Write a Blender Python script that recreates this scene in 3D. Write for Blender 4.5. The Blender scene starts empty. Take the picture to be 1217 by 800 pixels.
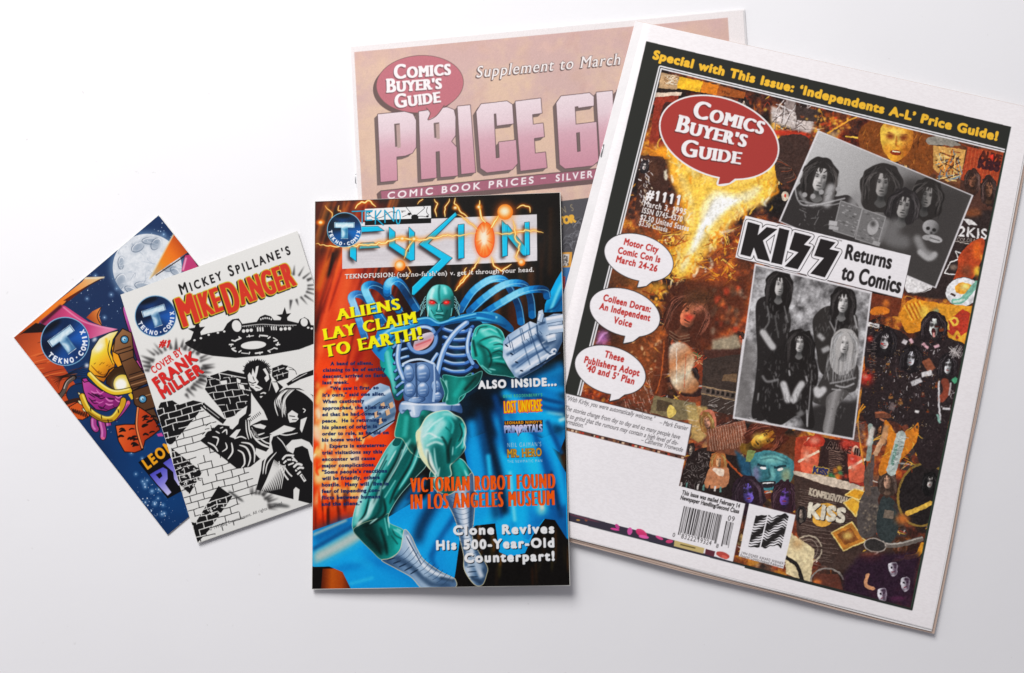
# Five comics and fanzine papers lying on a white table, seen from almost straight above.
INK = 0.84      # how much light the printed paper sends back at full white
INK_NEWS = 1.0
WORLD = 0.25
LAMPS = [
    # name, location (m), target, size, watts, colour
    ('softbox_lamp', (-0.10, 1.40, 1.10), (-0.05, 0.0, 0.0), (0.80, 0.80), 37.0, (1.0, 0.985, 0.985)),
    ('side_lamp', (-0.75, 0.75, 0.50), (-0.15, 0.25, 0.0), (0.40, 0.40), 1.5, (1.0, 0.99, 0.985)),
]
import bpy, math, random
import numpy as np
from math import radians, pi, sin, cos

# ------------------------------------------------------------------ scene, camera, light
scene = bpy.context.scene
COL = scene.collection
PW, PH = 1217.0, 800.0                        # photograph size, used for measuring only
CF, CTH, CRO, CHT = 903.01, 0.0927066, -0.3163255, 511.95   # focal (px), tilt, roll, height (mm)
_F = np.array([0, sin(CTH), -cos(CTH)])
_r = np.array([1.0, 0, 0]); _u = np.array([0, cos(CTH), sin(CTH)])
_R = cos(CRO) * _r + sin(CRO) * _u
_U = -sin(CRO) * _r + cos(CRO) * _u
cam_data = bpy.data.cameras.new('camera')
cam = bpy.data.objects.new('camera', cam_data)
COL.objects.link(cam)
cam_data.sensor_fit = 'HORIZONTAL'; cam_data.sensor_width = 36.0
cam_data.lens = 36.0 * CF / PW
cam_data.clip_start = 0.01; cam_data.clip_end = 50.0
import mathutils
cam.matrix_world = mathutils.Matrix(((_R[0], _U[0], -_F[0], 0), (_R[1], _U[1], -_F[1], 0),
                                     (_R[2], _U[2], -_F[2], CHT / 1000.0), (0, 0, 0, 1)))
scene.camera = cam
scene.view_settings.view_transform = 'Standard'
scene.view_settings.look = 'None'
scene.view_settings.exposure = 0.0
scene.view_settings.gamma = 1.0
scene.cycles.max_bounces = 8

world = bpy.data.worlds.new('World'); scene.world = world
world.use_nodes = True
bg = world.node_tree.nodes['Background']
bg.inputs[0].default_value = (0.93, 0.91, 1.0, 1); bg.inputs[1].default_value = WORLD

def area_lamp(name, loc, target, size, power, colour):
    d = bpy.data.lights.new(name, 'AREA'); d.shape = 'RECTANGLE'
    d.size, d.size_y = size; d.energy = power; d.color = colour
    o = bpy.data.objects.new(name, d); COL.objects.link(o)
    o.location = loc
    v = mathutils.Vector(target) - mathutils.Vector(loc)
    o.rotation_euler = v.to_track_quat('-Z', 'Y').to_euler()
    return o
for l in LAMPS: area_lamp(*l)

def at(px, py, z):
    """the point of the table space (mm) that a photo pixel shows at height z (mm); arrays allowed"""
    px, py, z = np.broadcast_arrays(np.asarray(px, float), np.asarray(py, float), np.asarray(z, float))
    d = _F[:, None] + _R[:, None] * ((px.ravel() - PW / 2) / CF) + _U[:, None] * (-(py.ravel() - PH / 2) / CF)
    k = (z.ravel() - CHT) / d[2]
    P = d * k; P[2] += CHT
    return P.T.reshape(px.shape + (3,))

def homography(src, dst):
    A, b = [], []
    for (x, y), (u, v) in zip(src, dst):
        A.append([x, y, 1, 0, 0, 0, -u * x, -u * y]); b.append(u)
        A.append([0, 0, 0, x, y, 1, -v * x, -v * y]); b.append(v)
    return np.append(np.linalg.solve(np.array(A, float), np.array(b, float)), 1).reshape(3, 3)
def hom(M, p):
    p = np.asarray(p, float)
    q = p @ M[:, :2].T + M[:, 2]
    return q[..., :2] / q[..., 2:3]

def sm(x):
    x = np.clip(x, 0, 1); return x * x * (3 - 2 * x)

# ------------------------------------------------------------------ lettering outlines
_fontcache = {}
def glyph(ch):
    """outline of one character of Blender's own typeface: list of closed polylines, and its advance"""
    if ch in _fontcache: return _fontcache[ch]
    def outline(s):
        fc = bpy.data.curves.new('letters', 'FONT'); fc.body = s; fc.size = 1.0
        fo = bpy.data.objects.new('letters', fc); COL.objects.link(fo)
        bpy.context.view_layer.update()
        cv = fo.to_curve(bpy.context.evaluated_depsgraph_get())
        out = []
        for spl in cv.splines:
            b = [(np.array(q.handle_left[:2]), np.array(q.co[:2]), np.array(q.handle_right[:2])) for q in spl.bezier_points]
            pts = []
            for i in range(len(b)):
                p0, p1, p2, p3 = b[i][1], b[i][2], b[(i + 1) % len(b)][0], b[(i + 1) % len(b)][1]
                flat = abs(np.cross(p1 - p0, p3 - p0)) + abs(np.cross(p2 - p0, p3 - p0)) < 1e-5
                n = 1 if flat else 6
                for k in range(n):
                    t = k / n
                    pts.append((1 - t) ** 3 * p0 + 3 * (1 - t) ** 2 * t * p1 + 3 * (1 - t) * t * t * p2 + t ** 3 * p3)
            if len(pts) > 2: out.append(np.array(pts))
        fo.to_curve_clear()
        bpy.data.objects.remove(fo); bpy.data.curves.remove(fc)
        return out
    if ch == ' ': r = ([], 0.30)
    else:
        o = outline(ch)
        bar = min(p[:, 0].min() for p in outline('|'))
        two = outline(ch + '|')
        adv = max(p[:, 0].min() for p in two) - bar if len(two) else 0.5
        if ch == '1':                     # give the plain bar of this face its flag
            x = min(p[:, 0].min() for p in o); w = max(p[:, 0].max() for p in o) - x
            f = np.array([[x + w, .68], [x, .68], [x - .11, .58], [x - .11, .50], [x + w, .58]]); ref = o[0]
            ar = lambda q: np.sum(q[:, 0] * np.roll(q[:, 1], -1) - q[:, 1] * np.roll(q[:, 0], -1))
            o = o + [f if ar(f) * ar(ref) > 0 else f[::-1]]
        r = (o, adv)
    _fontcache[ch] = r
    return r
CAP = None
def cap_height():
    global CAP
    if CAP is None: CAP = max(p[:, 1].max() for p in glyph('H')[0])
    return CAP

# ------------------------------------------------------------------ a small painter for printed covers
def spline(pts, closed=True, n=9):
    p = np.asarray(pts, float); N = len(p)
    if N < 3: return p
    out = []
    rng = range(N if closed else N - 1)
    for i in rng:
        if closed: a, b, c, d = p[i - 1], p[i], p[(i + 1) % N], p[(i + 2) % N]
        else: a, b, c, d = p[max(i - 1, 0)], p[i], p[i + 1], p[min(i + 2, N - 1)]
        for k in range(n):
            t = k / n
            out.append(0.5 * (2 * b + (c - a) * t + (2 * a - 5 * b + 4 * c - d) * t * t + (3 * b - a - 3 * c + d) * t ** 3))
    if not closed: out.append(p[-1])
    return np.array(out)

def ell(cx, cy, rx, ry, rot=0, n=40):
    t = np.linspace(0, 2 * pi, n, endpoint=False); c, s = cos(radians(rot)), sin(radians(rot))
    x, y = rx * np.cos(t), ry * np.sin(t)
    return np.stack([cx + x * c - y * s, cy + x * s + y * c], 1)

def fbm(h, w, size, seed, octaves=4, gain=0.5):
    rs = np.random.RandomState(seed); out = np.zeros((h, w), np.float32); amp = 1.0; tot = 0
    for o in range(octaves):
        sx, sy = (size if isinstance(size, tuple) else (size, size))
        sx, sy = max(sx / 2 ** o, 1), max(sy / 2 ** o, 1)
        gh, gw = int(h / sy) + 3, int(w / sx) + 3
        g = rs.rand(gh, gw).astype(np.float32)
        y = np.arange(h) / sy; x = np.arange(w) / sx
        y0 = y.astype(int); x0 = x.astype(int)
        fy = sm(y - y0)[:, None].astype(np.float32); fx = sm(x - x0)[None].astype(np.float32)
        a = g[y0][:, x0]; b = g[y0][:, x0 + 1]; c = g[y0 + 1][:, x0]; d = g[y0 + 1][:, x0 + 1]
        out += amp * ((a * (1 - fx) + b * fx) * (1 - fy) + (c * (1 - fx) + d * fx) * fy)
        tot += amp; amp *= gain
    return out / tot

def boxblur(m, r):
    r = int(max(1, round(r)))
    for ax in (0, 1):
        for _ in range(2):
            pad = [(0, 0), (0, 0)]; pad[ax] = (r + 1, r)
            c = np.cumsum(np.pad(m, pad), axis=ax, dtype=np.float64)
            n = m.shape[ax]
            m = ((np.take(c, range(2 * r + 1, 2 * r + 1 + n), axis=ax) - np.take(c, range(0, n), axis=ax)) / (2 * r + 1)).astype(np.float32)
    return m

def C(c):
    if isinstance(c, str):
        c = c.lstrip('#')
        if len(c) == 3: c = ''.join(q * 2 for q in c)
        return np.array([int(c[i:i + 2], 16) / 255 for i in (0, 2, 4)], np.float32)
    return np.asarray(c, np.float32)

class Cover:
    """a printed sheet, painted in its own flat frame; points may be given in measured photo pixels"""
    def __init__(self, quad, K, SS=2, base='#fff', tmax=1.0):
        self.quad = np.array(quad, float)
        unit = [(0, 0), (1, 0), (1, 1), (0, 1)]
        q = self.quad
        w = (np.hypot(*(q[1] - q[0])) + np.hypot(*(q[2] - q[3]))) / 2
        h = (np.hypot(*(q[3] - q[0])) + np.hypot(*(q[2] - q[1]))) / 2
        self.gw, self.gh = int(w * K), int(h * K)
        self.SS = SS; self.K = K * SS
        self.W, self.H = self.gw * SS, self.gh * SS
        self.M = homography(unit, self.quad)
        self.Mi = homography(self.quad, [(0, 0), (self.W, 0), (self.W, self.H), (0, self.H)])
        self.img = np.empty((self.H, self.W, 3), np.float32); self.img[:] = C(base)
        self.ids = np.zeros((self.H, self.W), np.uint8)
        self.names = ['front_cover']; self.labels = {}; self.under = {}
        self.v = (0, 0, 1.0); self.cur = 0; self.clip = None
    def view(self, x0, y0, s): self.v = (x0, y0, s)
    def part(self, name, label=None, under=None):
        if name is None: self.cur = 0; return 0
        self.names.append(name); self.cur = len(self.names) - 1
        if under: self.under[self.cur] = under
        if label: self.labels[self.cur] = label
        return self.cur
    def m(self, pts):
        p = np.asarray(pts, float)
        return hom(self.Mi, p / self.v[2] + np.array(self.v[:2]))
    def k(self, w): return w / self.v[2] * self.K
    # --- coverage
    def cover(self, polys, pad=2, raw=False):
        """list of closed polylines (canvas px) -> (mask, x, y)"""
        polys = [p for p in polys if len(p) > 2]
        if not polys: return None
        allp = np.concatenate(polys)
        x0 = int(max(0, math.floor(allp[:, 0].min()) - pad)); x1 = int(min(self.W, math.ceil(allp[:, 0].max()) + pad + 1))
        y0 = int(max(0, math.floor(allp[:, 1].min()) - pad)); y1 = int(min(self.H, math.ceil(allp[:, 1].max()) + pad + 1))
        if x1 <= x0 or y1 <= y0: return None
        A = np.concatenate(polys); B = np.concatenate([np.roll(p, -1, 0) for p in polys])
        w, h = x1 - x0, y1 - y0
        ax, ay, bx, by = A[:, 0] - x0, (A[:, 1] - y0) * 2, B[:, 0] - x0, (B[:, 1] - y0) * 2
        sgn = np.where(by > ay, 1.0, -1.0)
        lo = np.minimum(ay, by); hi = np.maximum(ay, by)
        keep = (hi > lo) & (hi > 0) & (lo < 2 * h)
        ax, ay, bx, by, sgn, lo, hi = (q[keep] for q in (ax, ay, bx, by, sgn, lo, hi))
        lo = np.maximum(lo, 0); hi = np.minimum(hi, 2 * h - 1e-6)
        if not len(lo): return None
        r0 = np.floor(lo).astype(int); n = np.floor(hi).astype(int) - r0 + 1
        idx = np.repeat(np.arange(len(lo)), n)
        row = np.arange(n.sum()) - np.repeat(np.cumsum(n) - n, n) + r0[idx]
        ya = np.maximum(lo[idx], row); yb = np.minimum(hi[idx], row + 1)
        ok = yb > ya; idx, row, ya, yb = idx[ok], row[ok], ya[ok], yb[ok]
        ym = (ya + yb) / 2
        x = ax[idx] + (bx[idx] - ax[idx]) * (ym - ay[idx]) / (by[idx] - ay[idx])
        x = np.clip(x, 0, w - 1e-3); d = sgn[idx] * (yb - ya)
        xi = np.floor(x).astype(int); fx = x - xi
        acc = np.bincount(row * (w + 2) + xi, d * (1 - fx), 2 * h * (w + 2)) + np.bincount(row * (w + 2) + xi + 1, d * fx, 2 * h * (w + 2))
        cov = np.minimum(np.abs(np.cumsum(acc.reshape(2 * h, w + 2), 1)[:, :w]), 1)
        return ((cov[0::2] + cov[1::2]) / 2).astype(np.float32), x0, y0
    def full(self, r):
        m = np.zeros((self.H, self.W), np.float32)
        if r: k, x, y = r; m[y:y + k.shape[0], x:x + k.shape[1]] = k
        return m
    def paint(self, r, col, a=1.0, blur=0, mark=True, tex=None):
        """lay a colour through a mask; col: colour, or (p0, p1, [colours]) for a blend between two points"""
        if r is None: return
        k, x, y = r
        if blur:
            b = int(math.ceil(self.k(blur)))
            P = 2 * b + 2
            l, t = min(P, x), min(P, y); rr, bb = min(P, self.W - x - k.shape[1]), min(P, self.H - y - k.shape[0])
            k = boxblur(np.pad(k, ((t, max(bb, 0)), (l, max(rr, 0)))), b); x -= l; y -= t
        h, w = k.shape
        if self.clip is not None: k = k * self.clip[y:y + h, x:x + w]
        if tex is not None: k = k * tex[y:y + h, x:x + w]
        k = (k * a)[..., None]
        if isinstance(col, tuple) and len(col) == 3 and isinstance(col[2], list):
            p0, p1 = self.m([col[0], col[1]]); d = p1 - p0; L2 = d @ d
            yy, xx = np.mgrid[y:y + h, x:x + w]
            t = np.clip(((xx - p0[0]) * d[0] + (yy - p0[1]) * d[1]) / L2, 0, 1)
            cs = np.array([C(q) for q in col[2]]); f = t * (len(cs) - 1); i = np.minimum(f.astype(int), len(cs) - 2); f = (f - i)[..., None]
            c = cs[i] * (1 - f) + cs[i + 1] * f
        elif isinstance(col, np.ndarray) and col.ndim == 3: c = col[y:y + h, x:x + w]
        else: c = C(col)
        s = self.img[y:y + h, x:x + w]; s += (c - s) * k
        if mark and self.cur: self.ids[y:y + h, x:x + w][k[..., 0] > 0.5] = self.cur
    def setclip(self, pts=None, smooth=True, soft=0):
        if pts is None: self.clip = None; return
        p = self.m(spline(pts) if smooth else pts)
        m = self.full(self.cover([p]))
        if soft: m = boxblur(m, self.k(soft))
        self.clip = m
    # --- shapes
    def fill(self, pts, col, smooth=False, **kw):
        p = self.m(spline(pts) if smooth else pts)
        r = self.cover([p]); self.paint(r, col, **kw); return r
    def fills(self, polys, col, **kw): self.paint(self.cover([self.m(p) for p in polys]), col, **kw)
    def blob(self, cx, cy, rx, ry, col, rot=0, a=1.0, blur=None, **kw):
        self.paint(self.cover([self.m(ell(cx, cy, rx, ry, rot))]), col, a=a, blur=min(rx, ry) * .45 if blur is None else blur, mark=False, **kw)
    def quads(self, p, w):
        p = np.asarray(p, float)
        keep = np.append(True, np.hypot(*np.diff(p, axis=0).T) > 1e-6); p = p[keep]
        w = np.broadcast_to(np.asarray(w, float), (len(keep),))[keep] / 2
        if len(p) < 2: return []
        out = []
        for i in range(len(p) - 1):
            d = p[i + 1] - p[i]; n = np.array([-d[1], d[0]]) / np.hypot(*d)
            e = d / np.hypot(*d)
            a0, a1 = w[i], w[i + 1]
            out.append(np.array([p[i] + n * a0, p[i] - n * a0, p[i + 1] - n * a1, p[i + 1] + n * a1]))
            if 0 < i: out.append(ell(p[i][0], p[i][1], a0, a0, n=8)[::-1])
        res = []
        for q in out:
            s = np.sum(q[:, 0] * np.roll(q[:, 1], -1) - q[:, 1] * np.roll(q[:, 0], -1))
            res.append(q if s > 0 else q[::-1])
        return res
    def strokes(self, lines, w, col, smooth=True, taper=None, **kw):
        """lines: list of polylines; taper: None, 'end', 'both'"""
        out = []
        for ln in lines:
            p = spline(ln, False) if smooth and len(ln) > 2 else np.asarray(ln, float)
            if taper and len(p) == 2: p = p[0] + (p[1] - p[0]) * np.linspace(0, 1, 8)[:, None]
            p = self.m(p); t = np.linspace(0, 1, len(p)); ww = self.k(w)
            if taper == 'end': ww = ww * (1 - t) + .15
            elif taper == 'both': ww = ww * np.sqrt(np.maximum(4 * t * (1 - t), 0)) + .15
            out += self.quads(p, ww)
        self.paint(self.cover(out), col, **kw)
    def line(self, pts, w, col, **kw): self.strokes([pts], w, col, **kw)
    # --- lettering
    def text(self, s, p0, p1, h, col, bold=0.0, hb=0.0, slab=None, shear=0.0, track=0.0, out=None, shadow=None,
             caps=None, skip='', a=1.0, mark=True, vt=0.0):
        """s set from baseline point p0 to p1 with capital height h; bold/hb/track/slab in parts of the cap height"""
        ch = cap_height(); pen = 0.0; polys = []; slabs = []
        for i, q in enumerate(s):
            g, adv = glyph(q.upper() if caps else q)
            sc = 1.0
            if caps and (q.islower() or q == "'"): sc = caps
            for c in g:
                c = c / ch * sc
                c = c.copy(); c[:, 0] += pen; polys.append(c)
                if slab and q not in skip:
                    sl, th = slab
                    n = len(c)
                    for j in range(n):
                        a_, b_ = c[j], c[(j + 1) % n]
                        if abs(a_[1] - b_[1]) < 1e-3 and abs(a_[0] - b_[0]) > .05:
                            y = a_[1]; xl, xr = min(a_[0], b_[0]) - sl, max(a_[0], b_[0]) + sl
                            if abs(y) < .02: slabs.append(np.array([[xl, y], [xr, y], [xr, y + th], [xl, y + th]]))
                            elif abs(y - sc) < .02 or (q.islower() and not caps and abs(y - .75) < .08) or abs(y - 1) < .02:
                                slabs.append(np.array([[xl, y - th], [xr, y - th], [xr, y], [xl, y]]))
            pen += adv / ch * sc + track
        if not polys: return
        allp = np.concatenate(polys + slabs); x0, x1 = allp[:, 0].min(), allp[:, 0].max()
        P0, P1 = self.m([p0, p1]); e = (P1 - P0); L = np.hypot(*e); e = e / L
        n = np.array([e[1], -e[0]]); hc = self.k(h); kx = L / max(x1 - x0, 1e-6)
        def tr(c, dx=0.0, dy=0.0):
            c = np.asarray(c, float)
            yy = c[:, 1] * hc
            xx = (c[:, 0] - x0) * kx + yy * shear
            return P0 + np.outer(xx + dx, e) + np.outer(yy + dy, n)
        def build(grow):
            ms = None
            sets = [[tr(c) for c in polys]]
            if hb:
                for f in (-1, -.5, .5, 1): sets.append([tr(c, dx=f * hb * hc) for c in polys])
            res = []
            allq = [q for S in sets for q in S] + [tr(c) for c in slabs]
            b = bold * hc + grow
            edge = []
            if b > 0.02:
                for S in sets:
                    for c in S + ([tr(c) for c in slabs] if S is sets[0] else []):
                        edge += self.quads(np.vstack([c, c[:1]]), 2 * b)
            big = np.concatenate(allq + edge)
            frame = [np.array([[big[:, 0].min(), big[:, 1].min()]] * 3), np.array([[big[:, 0].max(), big[:, 1].max()]] * 3)]
            m = None
            for S in sets + ([[tr(c) for c in slabs]] if slabs else []) + ([edge] if edge else []):
                if S is edge or (slabs and S and len(S) == len(slabs) and S is not sets[0]):
                    S = [q if np.sum(q[:, 0] * np.roll(q[:, 1], -1) - q[:, 1] * np.roll(q[:, 0], -1)) > 0 else q[::-1] for q in S]
                r = self.cover(S + frame)
                if r is None: continue
                if vt and S is not edge and not (slabs and len(S) == len(slabs) + 2):      # thin the level strokes only
                    q = r[0]; d = max(1, int(round(vt * hc))); z = np.zeros((d, q.shape[1]), np.float32)
                    r = (np.minimum(np.vstack([q[d:], z]), np.vstack([z, q[:-d]])), r[1], r[2])
                m = r if m is None else (np.maximum(m[0], r[0]), r[1], r[2])
            return m
        body = build(0)
        if shadow:
            (dx, dy), sc_ = shadow[:2]
            r = build(self.k(out[1])) if out else body
            D = self.m([[p0[0] + dx, p0[1] + dy]])[0] - P0
            if r is not None:
                k_, x_, y_ = r; ddx, ddy = int(round(D[0])), int(round(D[1]))
                X, Y = x_ + ddx, y_ + ddy
                cx, cy = max(0, -X), max(0, -Y)
                k_ = k_[cy:, cx:]; X += cx; Y += cy
                k_ = k_[:max(0, self.H - Y), :max(0, self.W - X)]
                if k_.size: self.paint((k_, X, Y), sc_, a=shadow[2] if len(shadow) > 2 else 1, blur=shadow[3] if len(shadow) > 3 else 0, mark=mark)
        if out: self.paint(build(self.k(out[1])), out[0], mark=mark)
        self.paint(body, col, a=a, mark=mark)
        return body
    def warp(self, mask, amp, size, seed):
        """push the drawing about by a few hundredths of an inch, as hand work and worn plates do"""
        a = self.k(amp); dx = (self.noise(size, seed, 1) - .5) * 2 * a; dy = (self.noise(size, seed + 1, 1) - .5) * 2 * a
        yy, xx = np.nonzero(mask)
        sx = np.clip(xx + dx[yy, xx], 0, self.W - 1).astype(int); sy = np.clip(yy + dy[yy, xx], 0, self.H - 1).astype(int)
        ok = mask[sy, sx]; src = self.img.copy(); self.img[yy[ok], xx[ok]] = src[sy[ok], sx[ok]]
    def noise(self, size, seed, octaves=4, gain=.5):
        s = self.k(size) if not isinstance(size, tuple) else (self.k(size[0]), self.k(size[1]))
        return fbm(self.H, self.W, s, seed, octaves, gain)
# ------------------------------------------------------------------ materials
def nodes(name):
    m = bpy.data.materials.new(name); m.use_nodes = True
    t = m.node_tree; return m, t, t.nodes['Principled BSDF']
def paper_bump(t, bsdf, scale, strength, detail=6.0, stretch=(1, 1, 1)):
    tc = t.nodes.new('ShaderNodeTexCoord'); mp = t.nodes.new('ShaderNodeMapping'); mp.inputs['Scale'].default_value = stretch
    n = t.nodes.new('ShaderNodeTexNoise'); n.inputs['Scale'].default_value = scale; n.inputs['Detail'].default_value = detail
    b = t.nodes.new('ShaderNodeBump'); b.inputs['Strength'].default_value = strength; b.inputs['Distance'].default_value = 0.0006
    t.links.new(tc.outputs['Object'], mp.inputs[0]); t.links.new(mp.outputs[0], n.inputs['Vector'])
    t.links.new(n.outputs['Fac'], b.inputs['Height']); t.links.new(b.outputs[0], bsdf.inputs['Normal'])
    return n
def printed(name, rough, spec, bump_scale, bump, coat=0.0):
    m, t, p = nodes(name)
    a = t.nodes.new('ShaderNodeVertexColor'); a.layer_name = 'ink'
    t.links.new(a.outputs[0], p.inputs['Base Color'])
    p.inputs['Roughness'].default_value = rough; p.inputs['Specular IOR Level'].default_value = spec
    paper_bump(t, p, bump_scale, bump)
    return m
def plain(name, rgb, rough=0.8, spec=0.2, noise=0.04, scale=60, bump=0.1):
    m, t, p = nodes(name)
    n = paper_bump(t, p, scale * 6, bump)
    n2 = t.nodes.new('ShaderNodeTexNoise'); n2.inputs['Scale'].default_value = scale; n2.inputs['Detail'].default_value = 5
    r = t.nodes.new('ShaderNodeValToRGB')
    c = np.array(rgb)
    r.color_ramp.elements[0].position = .3; r.color_ramp.elements[1].position = .7
    r.color_ramp.elements[0].color = tuple(c * (1 - noise)) + (1,); r.color_ramp.elements[1].color = tuple(np.minimum(c * (1 + noise), .95)) + (1,)
    tc = t.nodes.new('ShaderNodeTexCoord'); t.links.new(tc.outputs['Object'], n2.inputs['Vector'])
    t.links.new(n2.outputs['Fac'], r.inputs[0]); t.links.new(r.outputs[0], p.inputs['Base Color'])
    if name == 'white_table':           # a few specks and faint scuffs
        n3 = t.nodes.new('ShaderNodeTexNoise'); n3.inputs['Scale'].default_value = 190; n3.inputs['Detail'].default_value = 2
        r3 = t.nodes.new('ShaderNodeValToRGB'); r3.color_ramp.elements[0].position = .74; r3.color_ramp.elements[1].position = .80
        mx = t.nodes.new('ShaderNodeMix'); mx.data_type = 'RGBA'; mx.inputs[7].default_value = (.45, .42, .40, 1)
        sc = t.nodes.new('ShaderNodeMath'); sc.operation = 'MULTIPLY'; sc.inputs[1].default_value = .35
        t.links.new(tc.outputs['Object'], n3.inputs['Vector']); t.links.new(n3.outputs['Fac'], r3.inputs[0]); t.links.new(r3.outputs[0], sc.inputs[0]); t.links.new(sc.outputs[0], mx.inputs[0])
        t.links.new(r.outputs[0], mx.inputs[6]); t.links.new(mx.outputs[2], p.inputs['Base Color'])
    p.inputs['Roughness'].default_value = rough; p.inputs['Specular IOR Level'].default_value = spec
    return m
MAT = dict(
    table=plain('white_table', (.81, .805, .815), .75, .15, .010, 9, .12),
    gloss=printed('glossy_print', .36, .2, 900, .05),
    news=printed('newsprint', .8, .12, 1100, .03),
    white_page=plain('white_page', (.78, .76, .755), .8, .15, .03, 80, .2),
    tan_page=plain('tan_page', (.58, .44, .36), .85, .1, .05, 80, .2),
    coated_edge=plain('coated_edge', (.70, .69, .64), .6, .2, .03, 80, .1),
    steel=None)
m, t, p = nodes('staple_steel'); p.inputs['Metallic'].default_value = 1; p.inputs['Roughness'].default_value = .35
p.inputs['Base Color'].default_value = (.45, .45, .46, 1); paper_bump(t, p, 800, .1); MAT['steel'] = m

# ------------------------------------------------------------------ meshes
def link(name, me, mat, parent=None):
    o = bpy.data.objects.new(name, me); COL.objects.link(o)
    if mat: me.materials.append(mat)
    if parent: o.parent = parent; o.matrix_parent_inverse = mathutils.Matrix.Translation(-parent.location)
    return o
def mesh_np(name, co, faces):
    me = bpy.data.meshes.new(name)
    me.vertices.add(len(co)); me.vertices.foreach_set('co', np.ascontiguousarray(co, np.float32).ravel())
    me.loops.add(faces.size); me.loops.foreach_set('vertex_index', np.ascontiguousarray(faces, np.int32).ravel())
    me.polygons.add(len(faces)); me.polygons.foreach_set('loop_start', np.arange(len(faces), dtype=np.int32) * faces.shape[1])
    me.update(calc_edges=True)
    me.polygons.foreach_set('use_smooth', np.ones(len(faces), bool))
    return me
def thing(name, label, cat, px, py, group=None):
    o = bpy.data.objects.new(name, None); COL.objects.link(o); o.empty_display_size = .02
    o.location = mathutils.Vector(at(px, py, 0.0) / 1000); o['label'] = label; o['category'] = cat
    if group: o['group'] = group
    return o

def srgb2lin(c): return np.where(c <= .04045, c / 12.92, ((c + .055) / 1.055) ** 2.4)

def build_cover(cv, zfun, mat, parent, ink=1.0):
    """turn a painted cover into real bent sheets: one mesh per printed part, colours carried by the mesh"""
    S = cv.SS; gw, gh = cv.gw, cv.gh
    im = np.pad(cv.img, ((S // 2, S // 2), (S // 2, S // 2), (0, 0)), mode='edge')
    im = im.reshape(gh + 1, S, gw + 1, S, 3).mean((1, 3))
    im = np.clip(im, 0, 1)
    s, t = np.meshgrid(np.linspace(0, 1, gw + 1), np.linspace(0, 1, gh + 1))
    pp = hom(cv.M, np.stack([s, t], -1))
    co = at(pp[..., 0], pp[..., 1], zfun(pp[..., 0], pp[..., 1], s, t)) / 1000
    col = np.ones((gh + 1, gw + 1, 4), np.float32); col[..., :3] = srgb2lin(im) * ink
    ids = cv.ids[S // 2::S, S // 2::S][:gh, :gw]
    vi = np.arange((gh + 1) * (gw + 1)).reshape(gh + 1, gw + 1)
    F = np.stack([vi[1:, :-1], vi[1:, 1:], vi[:-1, 1:], vi[:-1, :-1]], -1)
    co = co.reshape(-1, 3); col = col.reshape(-1, 4); made = {}
    for k, nm in enumerate(cv.names):
        f = F[ids == k]
        if len(f) < 4: continue
        u, inv = np.unique(f, return_inverse=True)
        me = mesh_np(nm, co[u], inv.reshape(-1, 4))
        a = me.color_attributes.new('ink', 'BYTE_COLOR', 'POINT')
        a.data.foreach_set('color', np.ascontiguousarray(col[u], np.float32).ravel())
        o = link(nm, me, mat, parent); made[k] = o
        if k in cv.under and cv.under[k] in made:
            o.parent = made[cv.under[k]]; o.matrix_parent_inverse = mathutils.Matrix()
        if k in cv.labels: o['label'] = cv.labels[k]

def sheet(name, quad, grow, zfun, dz, thick, mat, parent, n=(36, 48), wob=0.0, seed=0, sq=None):
    """one thin closed sheet of paper under a cover; grow: outward px at (left, top, right, bottom)"""
    M = homography([(0, 0), (1, 0), (1, 1), (0, 1)], quad)
    q = np.array(quad, float); w = np.hypot(*(q[1] - q[0])); h = np.hypot(*(q[3] - q[0]))
    l, tp, r, b = grow
    a, c = np.meshgrid(np.linspace(0, 1, n[0] + 1), np.linspace(0, 1, n[1] + 1))
    s = -l / w + a * (1 + (l + r) / w); t = -tp / h + c * (1 + (tp + b) / h)
    if wob:
        rs = np.random.RandomState(seed)
        ph = rs.rand(4) * 6.28
        s = s + (a > .99) * wob / w * np.sin(c * 5 + ph[0]) + (a > .99) * .4 * wob / w * np.sin(c * 17 + ph[1])
        t = t + (c > .99) * wob / h * np.sin(a * 4 + ph[2]) + (c > .99) * .4 * wob / h * np.sin(a * 15 + ph[3])
    pp = hom(M, np.stack([s, t], -1))
    z = zfun(pp[..., 0], pp[..., 1], np.clip(s, 0, 1), np.clip(t, 0, 1)) - dz * (sq(np.clip(s, 0, 1)) if sq else 1)
    top = at(pp[..., 0], pp[..., 1], z) / 1000
    bot = top.copy(); bot[..., 2] -= thick / 1000
    N = top.shape[0] * top.shape[1]; vi = np.arange(N).reshape(top.shape[:2])
    F = [np.stack([vi[1:, :-1], vi[1:, 1:], vi[:-1, 1:], vi[:-1, :-1]], -1).reshape(-1, 4)]
    F.append(F[0][:, ::-1] + N)
    ring = np.concatenate([vi[0, :-1], vi[:-1, -1], vi[-1, :0:-1], vi[:0:-1, 0]]); nx = np.roll(ring, -1)
    F.append(np.stack([ring, nx, nx + N, ring + N], -1))
    me = mesh_np(name, np.concatenate([top.reshape(-1, 3), bot.reshape(-1, 3)]), np.concatenate(F))
    me.polygons.foreach_set('use_smooth', np.zeros(len(me.polygons), bool))
    return link(name, me, mat, parent)

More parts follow.
